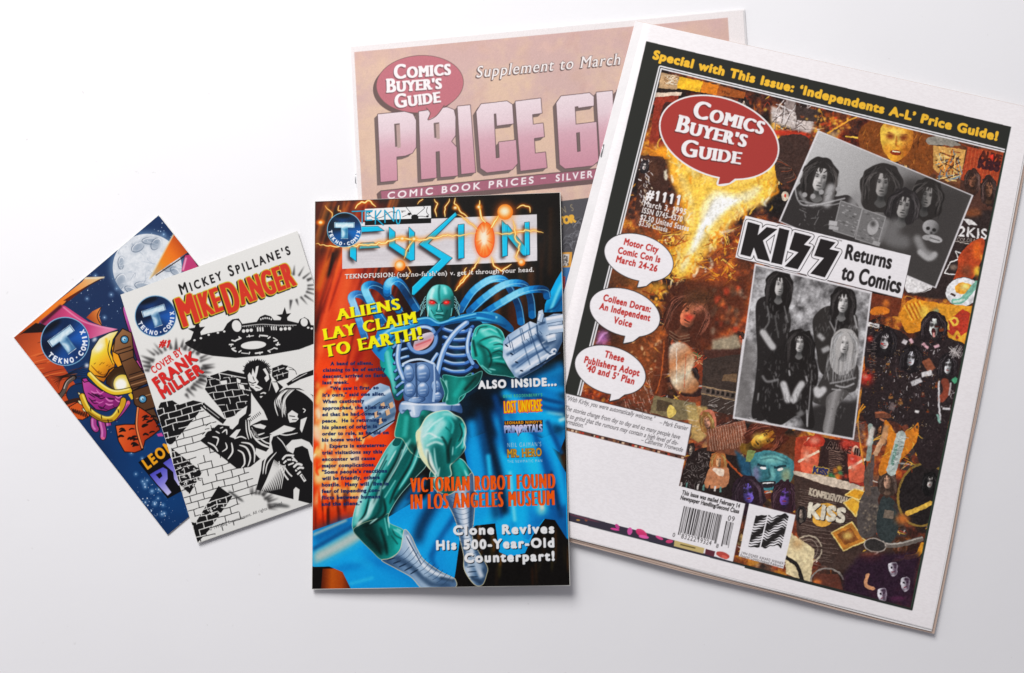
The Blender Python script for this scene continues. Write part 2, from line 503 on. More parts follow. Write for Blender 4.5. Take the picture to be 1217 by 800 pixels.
def wire(name, pts, r, mat, parent, n=8):
    """a bent wire (mm points)"""
    p = np.array(pts, float); co, F = [], []
    for i in range(len(p)):
        d = p[min(i + 1, len(p) - 1)] - p[max(i - 1, 0)]; d /= np.linalg.norm(d)
        a = np.cross(d, [0.3, .2, 1.0]); a /= np.linalg.norm(a); b = np.cross(d, a)
        for k in range(n): co.append(p[i] + r * (a * cos(2 * pi * k / n) + b * sin(2 * pi * k / n)))
    for i in range(len(p) - 1):
        for k in range(n): F.append([i * n + k, i * n + (k + 1) % n, (i + 1) * n + (k + 1) % n, (i + 1) * n + k])
    return link(name, mesh_np(name, np.array(co) / 1000, np.array(F)), mat, parent)

# ------------------------------------------------------------------ the table
def table_surface():
    n = 60; x = np.linspace(-1.6, 1.6, n); X, Y = np.meshgrid(x, x)
    vi = np.arange(n * n).reshape(n, n)
    F = np.stack([vi[:-1, :-1], vi[:-1, 1:], vi[1:, 1:], vi[1:, :-1]], -1).reshape(-1, 4)
    o = link('table_surface', mesh_np('table_surface', np.stack([X, Y, 0 * X], -1).reshape(-1, 3), F), MAT['table'])
    o['kind'] = 'structure'; o['label'] = 'seamless white tabletop under the comics'
table_surface()
# ------------------------------------------------------------------ cover art: tan supplement under the pile
def art_pg(c):
    rs = np.random.RandomState(5)
    c.view(0, 0, 1)
    c.img[:] = C('#ece4e2')
    c.part('tan_artwork')
    n1, n2, n3 = c.noise(60, 1, 3), c.noise(7, 2, 4, .6), c.noise(30, 3, 3)
    v = np.clip(.5 + (n1 - .5) * 2.2 + (n2 - .5) * 1.1, 0, 1)[..., None]
    tan = C('#dab59a') * v + C('#cba59c') * (1 - v); yy = np.linspace(0, 1, c.H)[:, None, None]
    tan = tan * (1 - np.clip(.3 - yy * 4, 0, .3)) + C('#cf9f9a') * np.clip(.3 - yy * 4, 0, .3)
    pk = np.clip((n3 - .55) * 4, 0, 1)[..., None] * .5; tan = tan * (1 - pk) + C('#c9a08c') * pk
    c.fill([(421, 62), (865, 21), (900, 590), (452, 640)], tan.astype(np.float32))
    c.setclip([(421, 62), (865, 21), (900, 590), (452, 640)], False)
    for k in range(160):
        x, y = rs.uniform(425, 860), rs.uniform(40, 250); c.line([(x, y), (x + rs.randn() * 6, y + rs.randn() * 12)], rs.uniform(2, 8), ['#e4bc98', '#c89a8c', '#d8ac94', '#e2b4a0'][k % 4], a=.45, blur=2.5)
    c.setclip(None)
    tb_ = c.part('title_balloon')
    c.view(400, 0, 3.2)
    DK = '#5c4440'
    e = ell(317, 320, 165, 108, -4, 60); tail = [(340, 410), (356, 430), (348, 456), (380, 440), (410, 400)]
    c.fill(ell(303, 334, 165, 108, -4, 60), DK); c.fill(tail, '#b9606a'); c.line(np.vstack([e, e[:1]]), 4, DK, smooth=False); c.line(tail, 3, DK); c.fill(e, '#b9606a'); c.fill([(345, 400), (405, 395), (395, 415), (360, 440)], '#b9606a')
    c.part('balloon_lettering', under=tb_)
    TT = dict(caps=.76, hb=.05, bold=.015, slab=(.1, .1), track=.1, shadow=((-3, 4), '#5a3438', .9), skip="'")
    c.text('Comics', (222, 300), (432, 284), 54, '#f6efee', **TT); c.text("Buyer's", (190, 352), (398, 337), 52, '#f6efee', **TT); c.text('Guide', (226, 411), (397, 388), 52, '#f6efee', **TT)
    c.part('title_lettering')
    P = [[(157, 435), (258, 425), (290, 434), (302, 458), (302, 560), (288, 582), (262, 592), (228, 596), (231, 686), (168, 692)]]
    R = [(313, 425), (420, 408), (446, 418), (452, 445), (452, 515), (436, 538), (456, 560), (461, 668), (396, 674), (392, 575), (377, 577), (380, 676), (322, 682)]
    I = [(460, 405), (508, 400), (528, 656), (475, 662)]
    Cc = [(532, 425), (550, 396), (648, 385), (668, 398), (673, 470), (610, 478), (607, 432), (598, 433), (606, 602), (620, 600), (617, 541), (682, 533), (688, 622), (668, 645), (572, 656), (548, 640)]
    E = [(680, 386), (776, 374), (781, 430), (744, 435), (747, 474), (785, 469), (790, 520), (751, 526), (755, 584), (794, 579), (800, 638), (700, 650)]
    o = 704
    G = [(132, 392), (150, 366), (258, 354), (274, 368), (274, 402), (216, 410), (215, 404), (202, 406), (211, 578), (224, 576), (221, 503), (207, 505), (204, 474), (284, 464), (292, 612), (270, 630), (165, 641), (145, 626)]
    U = [(284, 352), (345, 346), (356, 590), (372, 588), (362, 343), (430, 337), (444, 600), (424, 626), (322, 636), (300, 620)]
    D_ = [(450, 333), (560, 322), (585, 340), (600, 580), (580, 605), (470, 618)]; E2 = [(610, 318), (720, 306), (722, 365), (680, 370), (690, 545), (735, 540), (738, 592), (630, 604)]
    letters = P + [R, I, Cc, E] + [[(x + o, y) for x, y in L] for L in (G, U, D_, E2)]
    holes = [[(222, 468), (243, 466), (246, 553), (226, 556)], [(372, 465), (393, 462), (395, 520), (375, 522)]]
    for L in letters:
        for k in range(8): c.fill([(x - 2 * k, y + 2 * k) for x, y in L], '#64504c')
    for L in letters: c.line(L + [L[0], L[1]], 5, '#4c3638', smooth=False)
    for L in letters:
        mx = np.mean([p[0] for p in L]); dy = (mx - 230) * -.085
        c.fill(L, ((mx, 425 + dy), (mx + 20, 695 + dy), ['#e6d2d6', '#dfc4ca', '#cf9ca8', '#c98c9a', '#c27f90']))
    for h in holes: c.fill([(x - 3, y + 3) for x, y in h], '#64504c'); c.fill([(x + 5, y + 8) if i in (0, 3) else (x - 2, y + 8) for i, (x, y) in enumerate(h)], '#b09088')
    c.fill(tail, '#b9606a'); c.line(tail, 3, DK)
    c.part('supplement_line')
    c.view(0, 0, 1)
    c.text('Supplement to March', (566, 92.3), (737, 76.6), 13.6, '#f4ece8', shear=.22, hb=.012, slab=(.07, .06), track=.1, out=('#5c4440', .35), shadow=((-1, 1), '#4c3634'))
    c.text('3, 1995', (750, 75.2), (820, 68.5), 13.6, '#f4ece8', shear=.22, hb=.03, slab=(.07, .07), track=.07)
    mb_ = c.part('maroon_bar')
    c.view(400, 0, 3.2)
    c.fill([(152, 738), (168, 724), (1180, 620), (1190, 665), (1170, 680), (160, 785)], '#5a4240'); c.fill([(168, 728), (1180, 624), (1186, 660), (172, 764)], '#9a5064')
    c.part('bar_lettering', under=mb_)
    c.text('COMIC BOOK PRICES', (194, 757), (748, 697), 25, '#f2e8e8', track=.3, bold=.035, shear=.12); c.text('\u2013', (778, 688), (796, 686), 25, '#f2e8e8', bold=.03); c.text('SILVER AGE', (834, 690), (1080, 662), 25, '#f2e8e8', track=.3, bold=.035, shear=.12)
    # sample covers shown at the right, mostly hidden
    c.part('sample_cover')
    c.view(500, 220, 5)
    c.fill([(835, 95), (1300, 40), (1500, 900), (700, 900), (700, 110)], '#3c3a3e')
    c.setclip([(835, 95), (1300, 40), (1500, 900), (700, 900), (700, 110)], False)
    for k in range(60):
        x, y = rs.uniform(830, 1010), rs.uniform(210, 400); c.line([(x, y), (x + 20, y - 26), (x + 50, y - 20), (x + 60, y + 10)], 3, ['#8a8a90', '#5c5c62', '#1c1c20'][k % 3], a=.6)
    c.text('N S', (842, 170), (910, 152), 40, '#8a7a5a', track=.3); c.text('TOR', (820, 236), (920, 218), 42, '#e8a828', bold=.1, slab=(.05, .08))
    c.fill([(836, 400), (900, 398), (886, 640), (836, 640)], '#e0962a'); c.fill([(842, 410), (884, 410), (876, 480), (842, 482)], '#cfc8c0'); 
    for k in range(30): x, y = rs.uniform(846, 876), rs.uniform(415, 475); c.fill([(x, y), (x + 6, y), (x + 6, y + 6), (x, y + 6)], '#3a3636')
    c.fill([(842, 490), (890, 488), (880, 640), (842, 640)], '#2f6aa8'); c.fill([(842, 540), (860, 545), (858, 620), (842, 620)], '#b83a3a')
    c.setclip(None)
    g = c.noise(.9, 95, 2)[..., None]; f = c.noise((6, 1.2), 96, 3)[..., None]
    sp = c.noise((1.6, 5), 98, 2)[..., None]; c.img = c.img * .84 + .135; c.img *= .94 + .08 * g + .06 * (f - .5) + .07 * (sp - .5)  # overexposure put into the colours: whole print lifted toward white, then mottled grain
# ------------------------------------------------------------------ cover art: big newsprint magazine
def gray(v, warm=0.0): return C((v + .01, v, v - .005))

def head(c, x, y, w, h, hair, face, seed=0, rot=0, hw=1.5, hl=1.5, painted=False, curly=True, look=0.0):
    """a long haired head: hair mass, face, features; w,h are the face's width and height"""
    rs = np.random.RandomState(seed); hair = C(hair); face = C(face)
    ca, sa = cos(radians(rot)), sin(radians(rot))
    def P(u, v): return (x + u * w * ca - v * h * sa, y + u * w * sa + v * h * ca)
    n = 26; pts = []
    for k in range(n):
        a = 2 * pi * k / n; u = cos(a) * hw * .5 * (1 + .3 * max(0, sin(a))); v = sin(a) * (.78 if sin(a) < 0 else hl * .75) - .05
        q = 1 + rs.randn() * (.05 if curly else .02); pts.append(P(u * q, v * q))
    c.fill(pts, hair, smooth=True)
    if painted: nk = hair * 1.1
    else: nk = face * .5
    c.fill([P(u, v) for u, v in ((-.16, .3), (.16, .3), (.18, .6), (.3, .8), (0, .95), (-.3, .8), (-.18, .6))], nk, smooth=True); c.blob(*P(.05, .55), w * .2, h * .14, face * .2, a=.8)
    sd = 1 if rs.rand() < .65 else -1                                   # the side turned from the lamp
    outline = [P(u, v) for u, v in ((-.3, -.34), (0, -.42), (.3, -.34), (.37, -.02), (.32, .24), (.15, .46), (-.15, .46), (-.32, .24), (-.37, -.02))]
    c.fill(outline, (P(-.34 * sd, -.05), P(.38 * sd, .1), [np.minimum(face * 1.16, 1), np.minimum(face * 1.04, 1), face * .82, face * .45]), smooth=True)
    dk = face * .3; ey = np.array([.07, .055, .055])
    for s in (-1, 1):
        if painted: c.blob(*P(s * .17 + look, -.07), w * .16, h * .12, ey, rot=rot, a=.85, blur=w * .03)
        else: c.blob(*P(s * .17 + look, -.1), w * .13, h * .07, dk, rot=rot, a=.6, blur=w * .04); c.line([P(s * .26 + look, -.155 + .01 * s), P(s * .08 + look, -.14)], w * .05, hair * .8, a=.8, taper='both')
        c.fill(ell(*P(s * .17 + look, -.06), w * .062, h * .026, rot, 10), ey); c.fill(ell(*P(s * .17 + look - .02, -.067), w * .014, h * .01, rot, 8), np.minimum(face * 1.3, 1))
    c.line([P(look + .05 * sd, -.06), P(look + .08 * sd, .14)], w * .08, dk, a=.6, blur=w * .025); c.line([P(look - .01, -.04), P(look, .12)], w * .045, np.minimum(face * 1.2, 1), a=.6, blur=w * .015); c.blob(*P(look + .03 * sd, .175), w * .1, h * .024, dk * .7, a=.9, rot=rot)
    c.line([P(-.12 + look, .285), P(look, .275 + rs.rand() * .02), P(.12 + look, .285)], w * rs.uniform(.06, .1), '#7a2422' if painted else dk * .8, a=.95, taper='both')
    c.line([P(-.08 + look, .335), P(.08 + look, .335)], w * .04, np.minimum(face * 1.1, 1), a=.5, taper='both'); c.blob(*P(.1 * sd, .4), w * .16, h * .05, dk, a=.6, rot=rot)
    c.blob(*P(.26 * sd, .2), w * .1, h * .16, dk, a=.6, rot=rot)
    fr = []
    for k in range(14):
        q = -1 if k % 2 else 1; u = q * rs.uniform(.24, .44); fr.append([P(u * .6, -.5), P(u, -.28 + rs.rand() * .1), P(q * rs.uniform(.3, .44), rs.uniform(.05, .4)), P(q * rs.uniform(.34, .5), rs.uniform(.4, .7))])
    for k in range(9): u = rs.uniform(-.3, .3); fr.append([P(u * .8, -.5), P(u, -.36), P(u + rs.randn() * .05, rs.uniform(-.27, -.18))])
    c.strokes(fr, w * .05, hair, taper='both', a=.95)
    lo, hi = hair * .5, np.minimum(hair * 1.5 + .13, 1)
    L = []
    for k in range(46):
        s = rs.choice([-1, 1]); u0 = s * rs.uniform(.05, .4); v0 = rs.uniform(-.72, -.42)
        u1 = s * rs.uniform(.42, .62) * hw * .75; L.append([P(u0, v0), P(u1, rs.uniform(-.3, .1)), P(u1 * rs.uniform(.85, 1.1), rs.uniform(.2, hl * .6))])
    c.strokes(L[:18], w * .03, hi, a=.5, taper='both'); c.strokes(L[18:34], w * .06, lo, a=.6, taper='both'); c.strokes(L[34:], w * .02, np.minimum(hi * 1.35 + .05, 1), a=.5, taper='both')
    c.fill([P(-.36, -.3), P(-.2, -.46), P(0, -.4), P(.2, -.46), P(.36, -.3), P(.3, -.5), P(0, -.62), P(-.3, -.5)], hair)

def photo_frame(c, q, w=5, col='#e2dedf'):
    c.fill(q, col); m = np.mean(np.array(q, float), 0)
    return [tuple(m + (np.array(p) - m) * (1 - w / np.hypot(*(np.array(p) - m)))) for p in q]

def art_np(c):
    rs = np.random.RandomState(11)
    c.view(0, 0, 1)
    c.img[:] = C('#f3eeee')
    # black frame and the collage inside it
    bk_ = c.part('black_border')
    DK = '#232420'
    c.fill([(768.1, 49), (1201, 150.5), (1195, 180), (784, 79), (686.5, 471), (670.5, 468), (672, 460)], DK)
    c.fill([(768.1, 49), (1201, 150.5), (1083.7, 724.8), (640, 610), (655, 545)], DK)
    ck_ = c.part('collage')
    col = [(786.5, 82), (1193, 180.5), (1082.2, 722.5), (650, 609.5), (690, 470)]
    big = c.noise(46, 1, 4); fine = c.noise(11, 2, 5, .65); mid = c.noise(22, 31, 3)
    v = np.clip((fine - .5) * 1.9 + (big - .5) * 1.7 + .40, 0, 1)
    ramp = np.array([C(q) for q in ('#1c1311', '#2a1814', '#40211a', '#5e2c1a', '#7e3a1a', '#a8541c', '#d08426')])
    f = v * (len(ramp) - 1); i = np.minimum(f.astype(int), len(ramp) - 2); f = (f - i)[..., None]
    base = ramp[i] * (1 - f) + ramp[i + 1] * f
    rd = np.clip((mid - .52) * 5, 0, 1)[..., None] * .5; base = base * (1 - rd) + base * np.array([1.15, .55, .45]) * rd
    gy = np.clip((c.noise(30, 33, 3) - .55) * 5, 0, 1)[..., None] * .6; base = base * (1 - gy) + base.mean(2, keepdims=True) * np.array([1.0, .95, .92]) * gy
    c.fill(col, base.astype(np.float32))
    c.setclip(col, False)
    warm = ['#c8641a', '#e89a24', '#8a2a18', '#5a1c14', '#f2c040', '#2a1712', '#1a1314', '#743018', '#b03a20', '#4a2a1c']
    for k in range(620):
        x, y = rs.uniform(690, 1190), rs.uniform(85, 720); r = rs.uniform(1.2, 5)
        if rs.rand() < .5: c.blob(x, y, r * rs.uniform(.5, 2), r, warm[rs.randint(10)], rot=rs.uniform(0, 180), a=.6, blur=r * .25)
        else: c.line([(x, y), (x + rs.randn() * 6, y + rs.randn() * 6), (x + rs.randn() * 10, y + rs.randn() * 10)], rs.uniform(.6, 2.2), warm[rs.randint(10)], a=.7, taper='both')
    for (x, y, rx, ry, cc, a) in ((845, 350, 60, 50, '#c4501c', .6), (780, 330, 40, 60, '#d87820', .55), (860, 430, 60, 40, '#b8401c', .6), (760, 430, 40, 40, '#c8581c', .55), (800, 480, 60, 30, '#a8502c', .5), (1060, 540, 60, 60, '#9a3a22', .35), (950, 560, 60, 40, '#a8682c', .35), (1000, 640, 80, 40, '#7a4a34', .4), (1140, 200, 50, 50, '#b05a24', .4)): c.blob(x, y, rx, ry, cc, a=a)
    hs = np.random.RandomState(77)
    for k in range(64):
        x, y = [(hs.uniform(775, 880), hs.uniform(300, 480)), (hs.uniform(820, 1000), hs.uniform(520, 690)), (hs.uniform(1000, 1130), hs.uniform(500, 700)), (hs.uniform(880, 1180), hs.uniform(120, 200))][k % 4]
        r = hs.uniform(5, 9); cc = ['#c8743c', '#e0a050', '#8a5038', '#d8c0a8', '#b04a2c', '#e8b870'][k % 6]
        c.fill([(x - r * 1.3, y + r * 2.8), (x - r, y + r * .9), (x, y + r * .5), (x + r, y + r * .9), (x + r * 1.3, y + r * 2.8)], ['#2a1614', '#5a2418', '#3a2c28', '#7a3a1c'][k % 4], smooth=True)
        head(c, x, y, r * 1.1, r * 1.5, ['#1a100e', '#2c1810', '#40200f'][k % 3], cc, 300 + k, hs.uniform(-20, 20), hs.uniform(1.5, 2.0), hs.uniform(1.1, 1.6))
        for j in range(4): c.line([(x + hs.randn() * r, y + r * 1.5), (x + hs.randn() * r * 1.4, y + r * hs.uniform(1.8, 3))], r * .22, ['#e0a860', '#c84a28', '#d8d0c8', '#f0b838'][j], a=.8, taper='both')
    # upper left corner: yellow paper, red set, sparks
    c.view(620, 0, 3.2)
    c.fill([(530, 275), (600, 290), (590, 340), (520, 335)], '#d0a878', a=.9); c.fill([(600, 290), (690, 310), (678, 350), (590, 335)], '#f0b424'); c.fill([(690, 310), (750, 325), (740, 362), (680, 350)], '#e07a18')
    c.fill([(750, 325), (850, 350), (846, 375), (740, 362)], '#9a4a1a'); c.text('The', (755, 352), (790, 360), 10, '#4a1c0c')
    for k in range(30): c.line([(535 + rs.rand() * 60, 285 + rs.rand() * 40), (545 + rs.rand() * 60, 285 + rs.rand() * 40)], 1.5, ['#7a4a20', '#f8f0d8'][k % 2])
    c.fill([(510, 360), (600, 352), (585, 420), (590, 480), (520, 580), (480, 570)], '#8e2c1c'); c.fill([(500, 352), (610, 350), (606, 362), (498, 370)], '#e0c8b0')
    c.fill([(540, 395), (580, 400), (560, 460), (575, 500), (540, 540), (520, 500)], '#3a1a16', smooth=True); c.fill([(548, 410), (570, 414), (556, 455), (540, 470)], '#5c4038', smooth=True)
    c.fill([(475, 560), (520, 575), (560, 560), (580, 600), (500, 600)], '#d87a1c', smooth=True)
    # dark figure strip with a light figure on the left
    c.fill([(455, 590), (540, 595), (560, 700), (540, 800), (430, 800)], '#3a2018'); c.blob(500, 650, 20, 40, '#4a2a1c')
    c.view(660, 80, 3.636)
    for k in range(70):
        x = 385 + rs.randn() * 14 + rs.rand() * 10; y = rs.uniform(385, 590); c.line([(x, y), (x + rs.randn() * 12, y + rs.uniform(6, 22))], rs.uniform(2, 6), ['#e8e4e0', '#b8b0b0', '#2a2426', '#f2d8b8', '#8a6a58'][rs.randint(5)], a=.85, taper='both')
    head(c, 385, 425, 26, 34, '#1c1618', '#eee4dc', 3, 10, painted=True)
    # the column of fire
    fire = [(400, 330), (450, 345), (500, 330), (570, 400), (650, 450), (720, 480), (800, 470), (880, 380), (930, 300), (940, 200), (965, 260), (968, 380), (945, 420), (950, 500), (900, 560), (850, 600), (800, 640), (720, 720), (600, 860), (540, 900), (480, 800), (560, 720), (585, 600), (540, 540), (500, 480), (490, 400), (440, 370)]
    c.fill(fire, '#ee9a1c', smooth=True, blur=10)
    c.setclip(None); m0 = c.full(c.cover([c.m(spline(fire))])); m0 = boxblur(m0, c.k(14)); m0 *= c.full(c.cover([hom(c.Mi, np.array(col))])); c.clip = m0
    for (x, y, rx, ry, cc, a) in [(600, 520, 60, 110, '#fdf0c0', .9), (650, 600, 90, 70, '#fffbe8', .95), (760, 540, 90, 60, '#fff6d8', .95), (700, 600, 80, 60, '#fffdf4', .95), (560, 700, 40, 90, '#fff4d0', .95), (850, 560, 50, 40, '#fdf2c8', .9), (520, 400, 30, 60, '#f8c83c', .8), (920, 450, 30, 60, '#f6c030', .8), (940, 300, 16, 60, '#f2b428', .8)]: c.blob(x, y, rx, ry, cc, a=a)
    for k in range(260):
        x, y = rs.uniform(400, 970), rs.uniform(230, 860); L = rs.uniform(16, 60); b = rs.uniform(-20, 20)
        c.line([(x, y), (x + b, y - L * .5), (x + b * .2 + 8, y - L)], rs.uniform(3, 13), ['#fff8e0', '#fdda60', '#f4a81e', '#e07c14', '#fffdf2', '#c85a10'][rs.randint(6)], a=.42, blur=2.5, taper='both')
    c.view(0, 0, 1); c.setclip(col, False)
    for k in range(46):
        a = [(786, 185), (800, 178), (905, 215), (925, 160), (930, 215), (880, 262), (800, 330), (790, 300)][rs.randint(8)]
        x, y = a[0] + rs.randn() * 8, a[1] + rs.randn() * 9; c.line([(x, y), (x + rs.randn() * 3, y - rs.uniform(3, 8)), (x + rs.randn() * 5, y - rs.uniform(8, 15))], rs.uniform(.8, 2.6), ['#f8c040', '#fff0b8', '#f0901c'][k % 3], a=.8, taper='both')
    core = [(842, 200), (868, 212), (900, 200), (918, 178), (925, 196), (920, 228), (905, 242), (884, 250), (868, 262), (846, 290), (824, 318), (806, 334), (798, 322), (806, 300), (814, 270), (812, 244), (800, 214), (796, 190), (812, 184), (828, 196)]
    c.fill(core, '#f2ac30', smooth=True, blur=3); c.fill([(p[0] * .82 + 154, p[1] * .82 + 45) for p in core], '#fbdc7c', smooth=True, blur=4, a=.9)
    for (x, y, rx, ry) in ((866, 240, 22, 10), (836, 266, 10, 17), (818, 304, 5, 14), (888, 228, 10, 6), (842, 236, 9, 7)): c.blob(x, y, rx, ry, '#fffdf6', a=.95)
    for k in range(150):
        x, y = rs.uniform(798, 922), rs.uniform(190, 335); t_ = (y - 190) / 145
        if abs(x - (880 - 68 * t_)) > 44 * (1 - .55 * t_): continue
        c.line([(x, y), (x + rs.randn() * 4 + 2, y - 5), (x + rs.randn() * 4 + 3, y - rs.uniform(8, 18))], rs.uniform(1, 4), ['#f4a01c', '#fff6d0', '#f8c440', '#fffbe8', '#e8841a', '#fde48c'][k % 6], a=.6, blur=.8, taper='both')
    for k in range(60):
        x, y = [(800, 210), (812, 262), (905, 240), (918, 196), (880, 254), (850, 290), (822, 322), (828, 196)][k % 8]; x += rs.randn() * 6; y += rs.randn() * 6
        c.line([(x, y), (x + rs.randn() * 3, y - 4), (x + rs.randn() * 4 + 1, y - rs.uniform(7, 13))], rs.uniform(1, 3), ['#f8b428', '#ffe890', '#e87c14', '#fff6d8'][rs.randint(4)], a=.8, blur=.5, taper='both')
    # below the fire: orange debris, sleeping dark figure
    c.view(660, 260, 4.446)
    for k in range(150):
        x, y = rs.uniform(560, 960), rs.uniform(60, 330); 
        if x - 560 < (330 - y) * -.2: continue
        c.line([(x, y), (x + rs.randn() * 24, y + rs.randn() * 14), (x + rs.randn() * 40, y + rs.randn() * 26)], rs.uniform(2, 9), ['#f0a020', '#d8700f', '#7a2c10', '#fbd050', '#3a160c', '#b04412'][rs.randint(6)], a=.75, taper='both')
    c.line(ell(830, 150, 80, 85, 0)[28:40], 5, '#f8c850', smooth=False); c.blob(700, 250, 60, 30, '#f4b030', a=.7); c.blob(540, 370, 50, 30, '#f0a028', a=.8); c.line([(460, 380), (520, 400), (580, 372)], 8, '#7a3010')
    c.blob(330, 300, 50, 50, '#5a3018', a=.9)
    for k in range(60): c.blob(540 + rs.randn() * 40, 440 + rs.randn() * 40, 7, 6, ['#e08a20', '#c05a14', '#f4b838'][k % 3], a=.9, blur=2)
    c.fill([(560, 470), (600, 370), (680, 325), (780, 320), (850, 350), (940, 330), (1000, 300), (1010, 460), (960, 560), (880, 600), (820, 690), (740, 720), (690, 640), (600, 580)], '#4c2012', smooth=True, blur=12, a=.85)
    head(c, 710, 500, 130, 150, '#4a2013', '#d0704a', 5, 22, 1.9, 1.5); c.blob(755, 420, 80, 50, '#4c2c1a', a=.9); c.blob(705, 520, 24, 16, '#cc3524', a=.9); c.blob(760, 470, 30, 22, '#e08060', a=.7)
    for k in range(60): c.line([(640 + rs.rand() * 300, 340 + rs.rand() * 100), (640 + rs.rand() * 300, 420 + rs.rand() * 100)], 2.5, ['#20100a', '#5a3018', '#6a3c1c'][k % 3], a=.4, taper='both')
    for k in range(60): c.blob(890 + rs.randn() * 45 + (k % 2) * 60, 470 + rs.randn() * 90, rs.uniform(5, 16), rs.uniform(6, 22), ['#c83a20', '#8a5030', '#5a4030', '#e06a30', '#3a2018', '#a89078'][rs.randint(6)], a=.6, blur=5)
    for y in range(3): c.line([(600, 590 + y * 16), (650, 620 + y * 16), (710, 610 + y * 16)], 5, '#8a6a50', a=.7)
    c.fill([(620, 680), (680, 650), (740, 700), (790, 760), (700, 800), (620, 800)], '#a04020', a=.9); c.fill([(830, 640), (960, 610), (985, 680), (900, 700), (820, 720)], '#9a8a70', blur=6); c.fill([(780, 690), (985, 690), (970, 800), (780, 800)], '#43241c', blur=4)
    for k in range(26): c.line([(690 + rs.rand() * 100, 700 + rs.rand() * 90), (700 + rs.rand() * 110, 705 + rs.rand() * 90)], 4, ['#d84a28', '#2c8a50', '#e8c890', '#401a14'][k % 4], a=.8)
    c.view(0, 0, 1)
    for q, cc, b in (([(846, 214), (872, 220), (904, 206), (917, 190), (916, 226), (898, 240), (872, 252), (850, 272), (832, 300), (812, 328), (803, 322), (812, 298), (822, 270), (824, 244), (814, 214), (806, 196), (828, 208)], '#f9c646', 2.5), ([(850, 226), (876, 230), (904, 220), (896, 236), (866, 250), (842, 276), (824, 304), (812, 322), (808, 318), (818, 296), (830, 268), (834, 244)], '#fdeaa8', 2.5), ([(852, 234), (878, 236), (894, 230), (866, 246), (840, 272), (822, 300), (828, 278), (840, 252)], '#fffdf4', 2)): c.fill(q, cc, smooth=True, blur=b)
    for k in range(70):
        x, y = [(808, 200), (814, 240), (912, 196), (914, 226), (880, 252), (846, 284), (822, 316), (806, 310), (828, 210), (896, 210)][k % 10]; x += rs.randn() * 4; y += rs.randn() * 5
        c.line([(x, y + 3), (x + rs.randn() * 3 + 1, y - 3), (x + rs.randn() * 3 + 1, y - rs.uniform(6, 13))], rs.uniform(1, 3.4), ['#f8b428', '#fde48c', '#ec8a18'][k % 3], a=.75, blur=.6, taper='both')
    c.view(660, 260, 4.446)
    # violet neon bit and brass plates by the balloons
    c.blob(250, 630, 30, 40, '#a860a8', a=.85); c.line([(220, 660), (250, 610), (275, 600)], 8, '#e0a0d8', blur=3)
    for k in range(46): c.blob(400 + rs.rand() * 160, 620 + rs.rand() * 180, rs.uniform(4, 14), rs.uniform(3, 9), ['#e0a060', '#a0481c', '#f0c890', '#5a2414', '#c86830'][rs.randint(5)], rot=rs.rand() * 180, a=.85, blur=2)
    c.view(660, 400, 4.446)
    # guitar body, amplifier, lower left mosaic
    c.fill([(600, 60), (640, 30), (700, 50), (735, 120), (720, 190), (760, 250), (720, 300), (640, 280), (605, 220), (600, 140)], ((600, 60), (740, 260), ['#d8c8b4', '#c07848', '#e0d0b0', '#b06a3c']), smooth=True, blur=3)
    c.line([(640, 60), (640, 250)], 5, '#e8e0d0', a=.8); c.line([(690, 90), (680, 270)], 4, '#d05a30', a=.8)
    c.fill([(560, 0), (600, 0), (590, 300), (500, 330), (520, 200)], '#5a2412', blur=6, a=.8); c.line([(575, 20), (560, 200), (530, 300)], 7, '#c85a20', a=.7)
    c.fill([(780, 120), (985, 90), (960, 420), (770, 380)], '#362a24'); c.fill([(775, 258), (962, 292), (955, 340), (770, 304)], '#5a4a40'); c.line([(775, 262), (960, 296)], 4, '#a88860'); c.line([(772, 300), (955, 336)], 4, '#a88860')
    for k in range(6): c.fill([(800 + k * 26, 274 + k * 5), (816 + k * 26, 277 + k * 5), (813 + k * 26, 298 + k * 5), (797 + k * 26, 295 + k * 5)], '#1a1412')
    c.fill([(890, 200), (960, 195), (955, 240), (880, 232)], '#6a5038')
    for k in range(120):
        x, y = rs.uniform(140, 520), rs.uniform(180, 420); c.line([(x, y), (x + rs.randn() * 22, y + rs.randn() * 8)], rs.uniform(2, 5), ['#b03a22', '#7a2a1c', '#d8a080', '#3a2420', '#e0684a', '#8a7a78'][rs.randint(6)], a=.75)
    for k in range(40): x, y = rs.uniform(350, 520), rs.uniform(200, 400); c.line([(x, y), (x + 8, y + 26)], 3, '#e8d8c8', a=.5)
    c.fill([(520, 310), (740, 350), (760, 440), (640, 440), (500, 400)], '#7a6a48'); c.fill([(540, 330), (620, 350), (610, 400), (530, 390)], '#4a3a28'); c.fill([(610, 360), (640, 400), (600, 430), (590, 390)], '#e8c860', smooth=True)
    c.fill([(690, 360), (800, 370), (830, 500), (760, 560), (720, 540)], '#c8a860', blur=4, a=.8)
    for k in range(50): x, y = rs.uniform(660, 1000), rs.uniform(340, 560); c.line([(x, y), (x + rs.uniform(10, 60), y + rs.uniform(-30, 20))], 2.2, '#efe6dc', a=.6)
    c.fill([(770, 400), (830, 390), (850, 470), (800, 520), (765, 470)], '#c06a50', smooth=True); head(c, 800, 450, 50, 66, '#8a5a2a', '#e09a7a', 9, -15)
    c.fill([(840, 480), (1000, 440), (1020, 540), (870, 580)], '#8a4a34'); 
    for k in range(10): c.line([(846 + k * 16, 480 - k * 4), (872 + k * 15, 578 - k * 4)], 2, '#e8c8b0', a=.7)
    for k in range(5): c.line([(842 + k * 6, 484 + k * 20), (1002 + k * 4, 444 + k * 20)], 2, '#d8b098', a=.6)
    # round picture with seated figure
    c.fill([(655, 790), (700, 640), (790, 585), (900, 590), (990, 650), (1060, 720), (1060, 900), (650, 800)], '#1e1412', smooth=True)
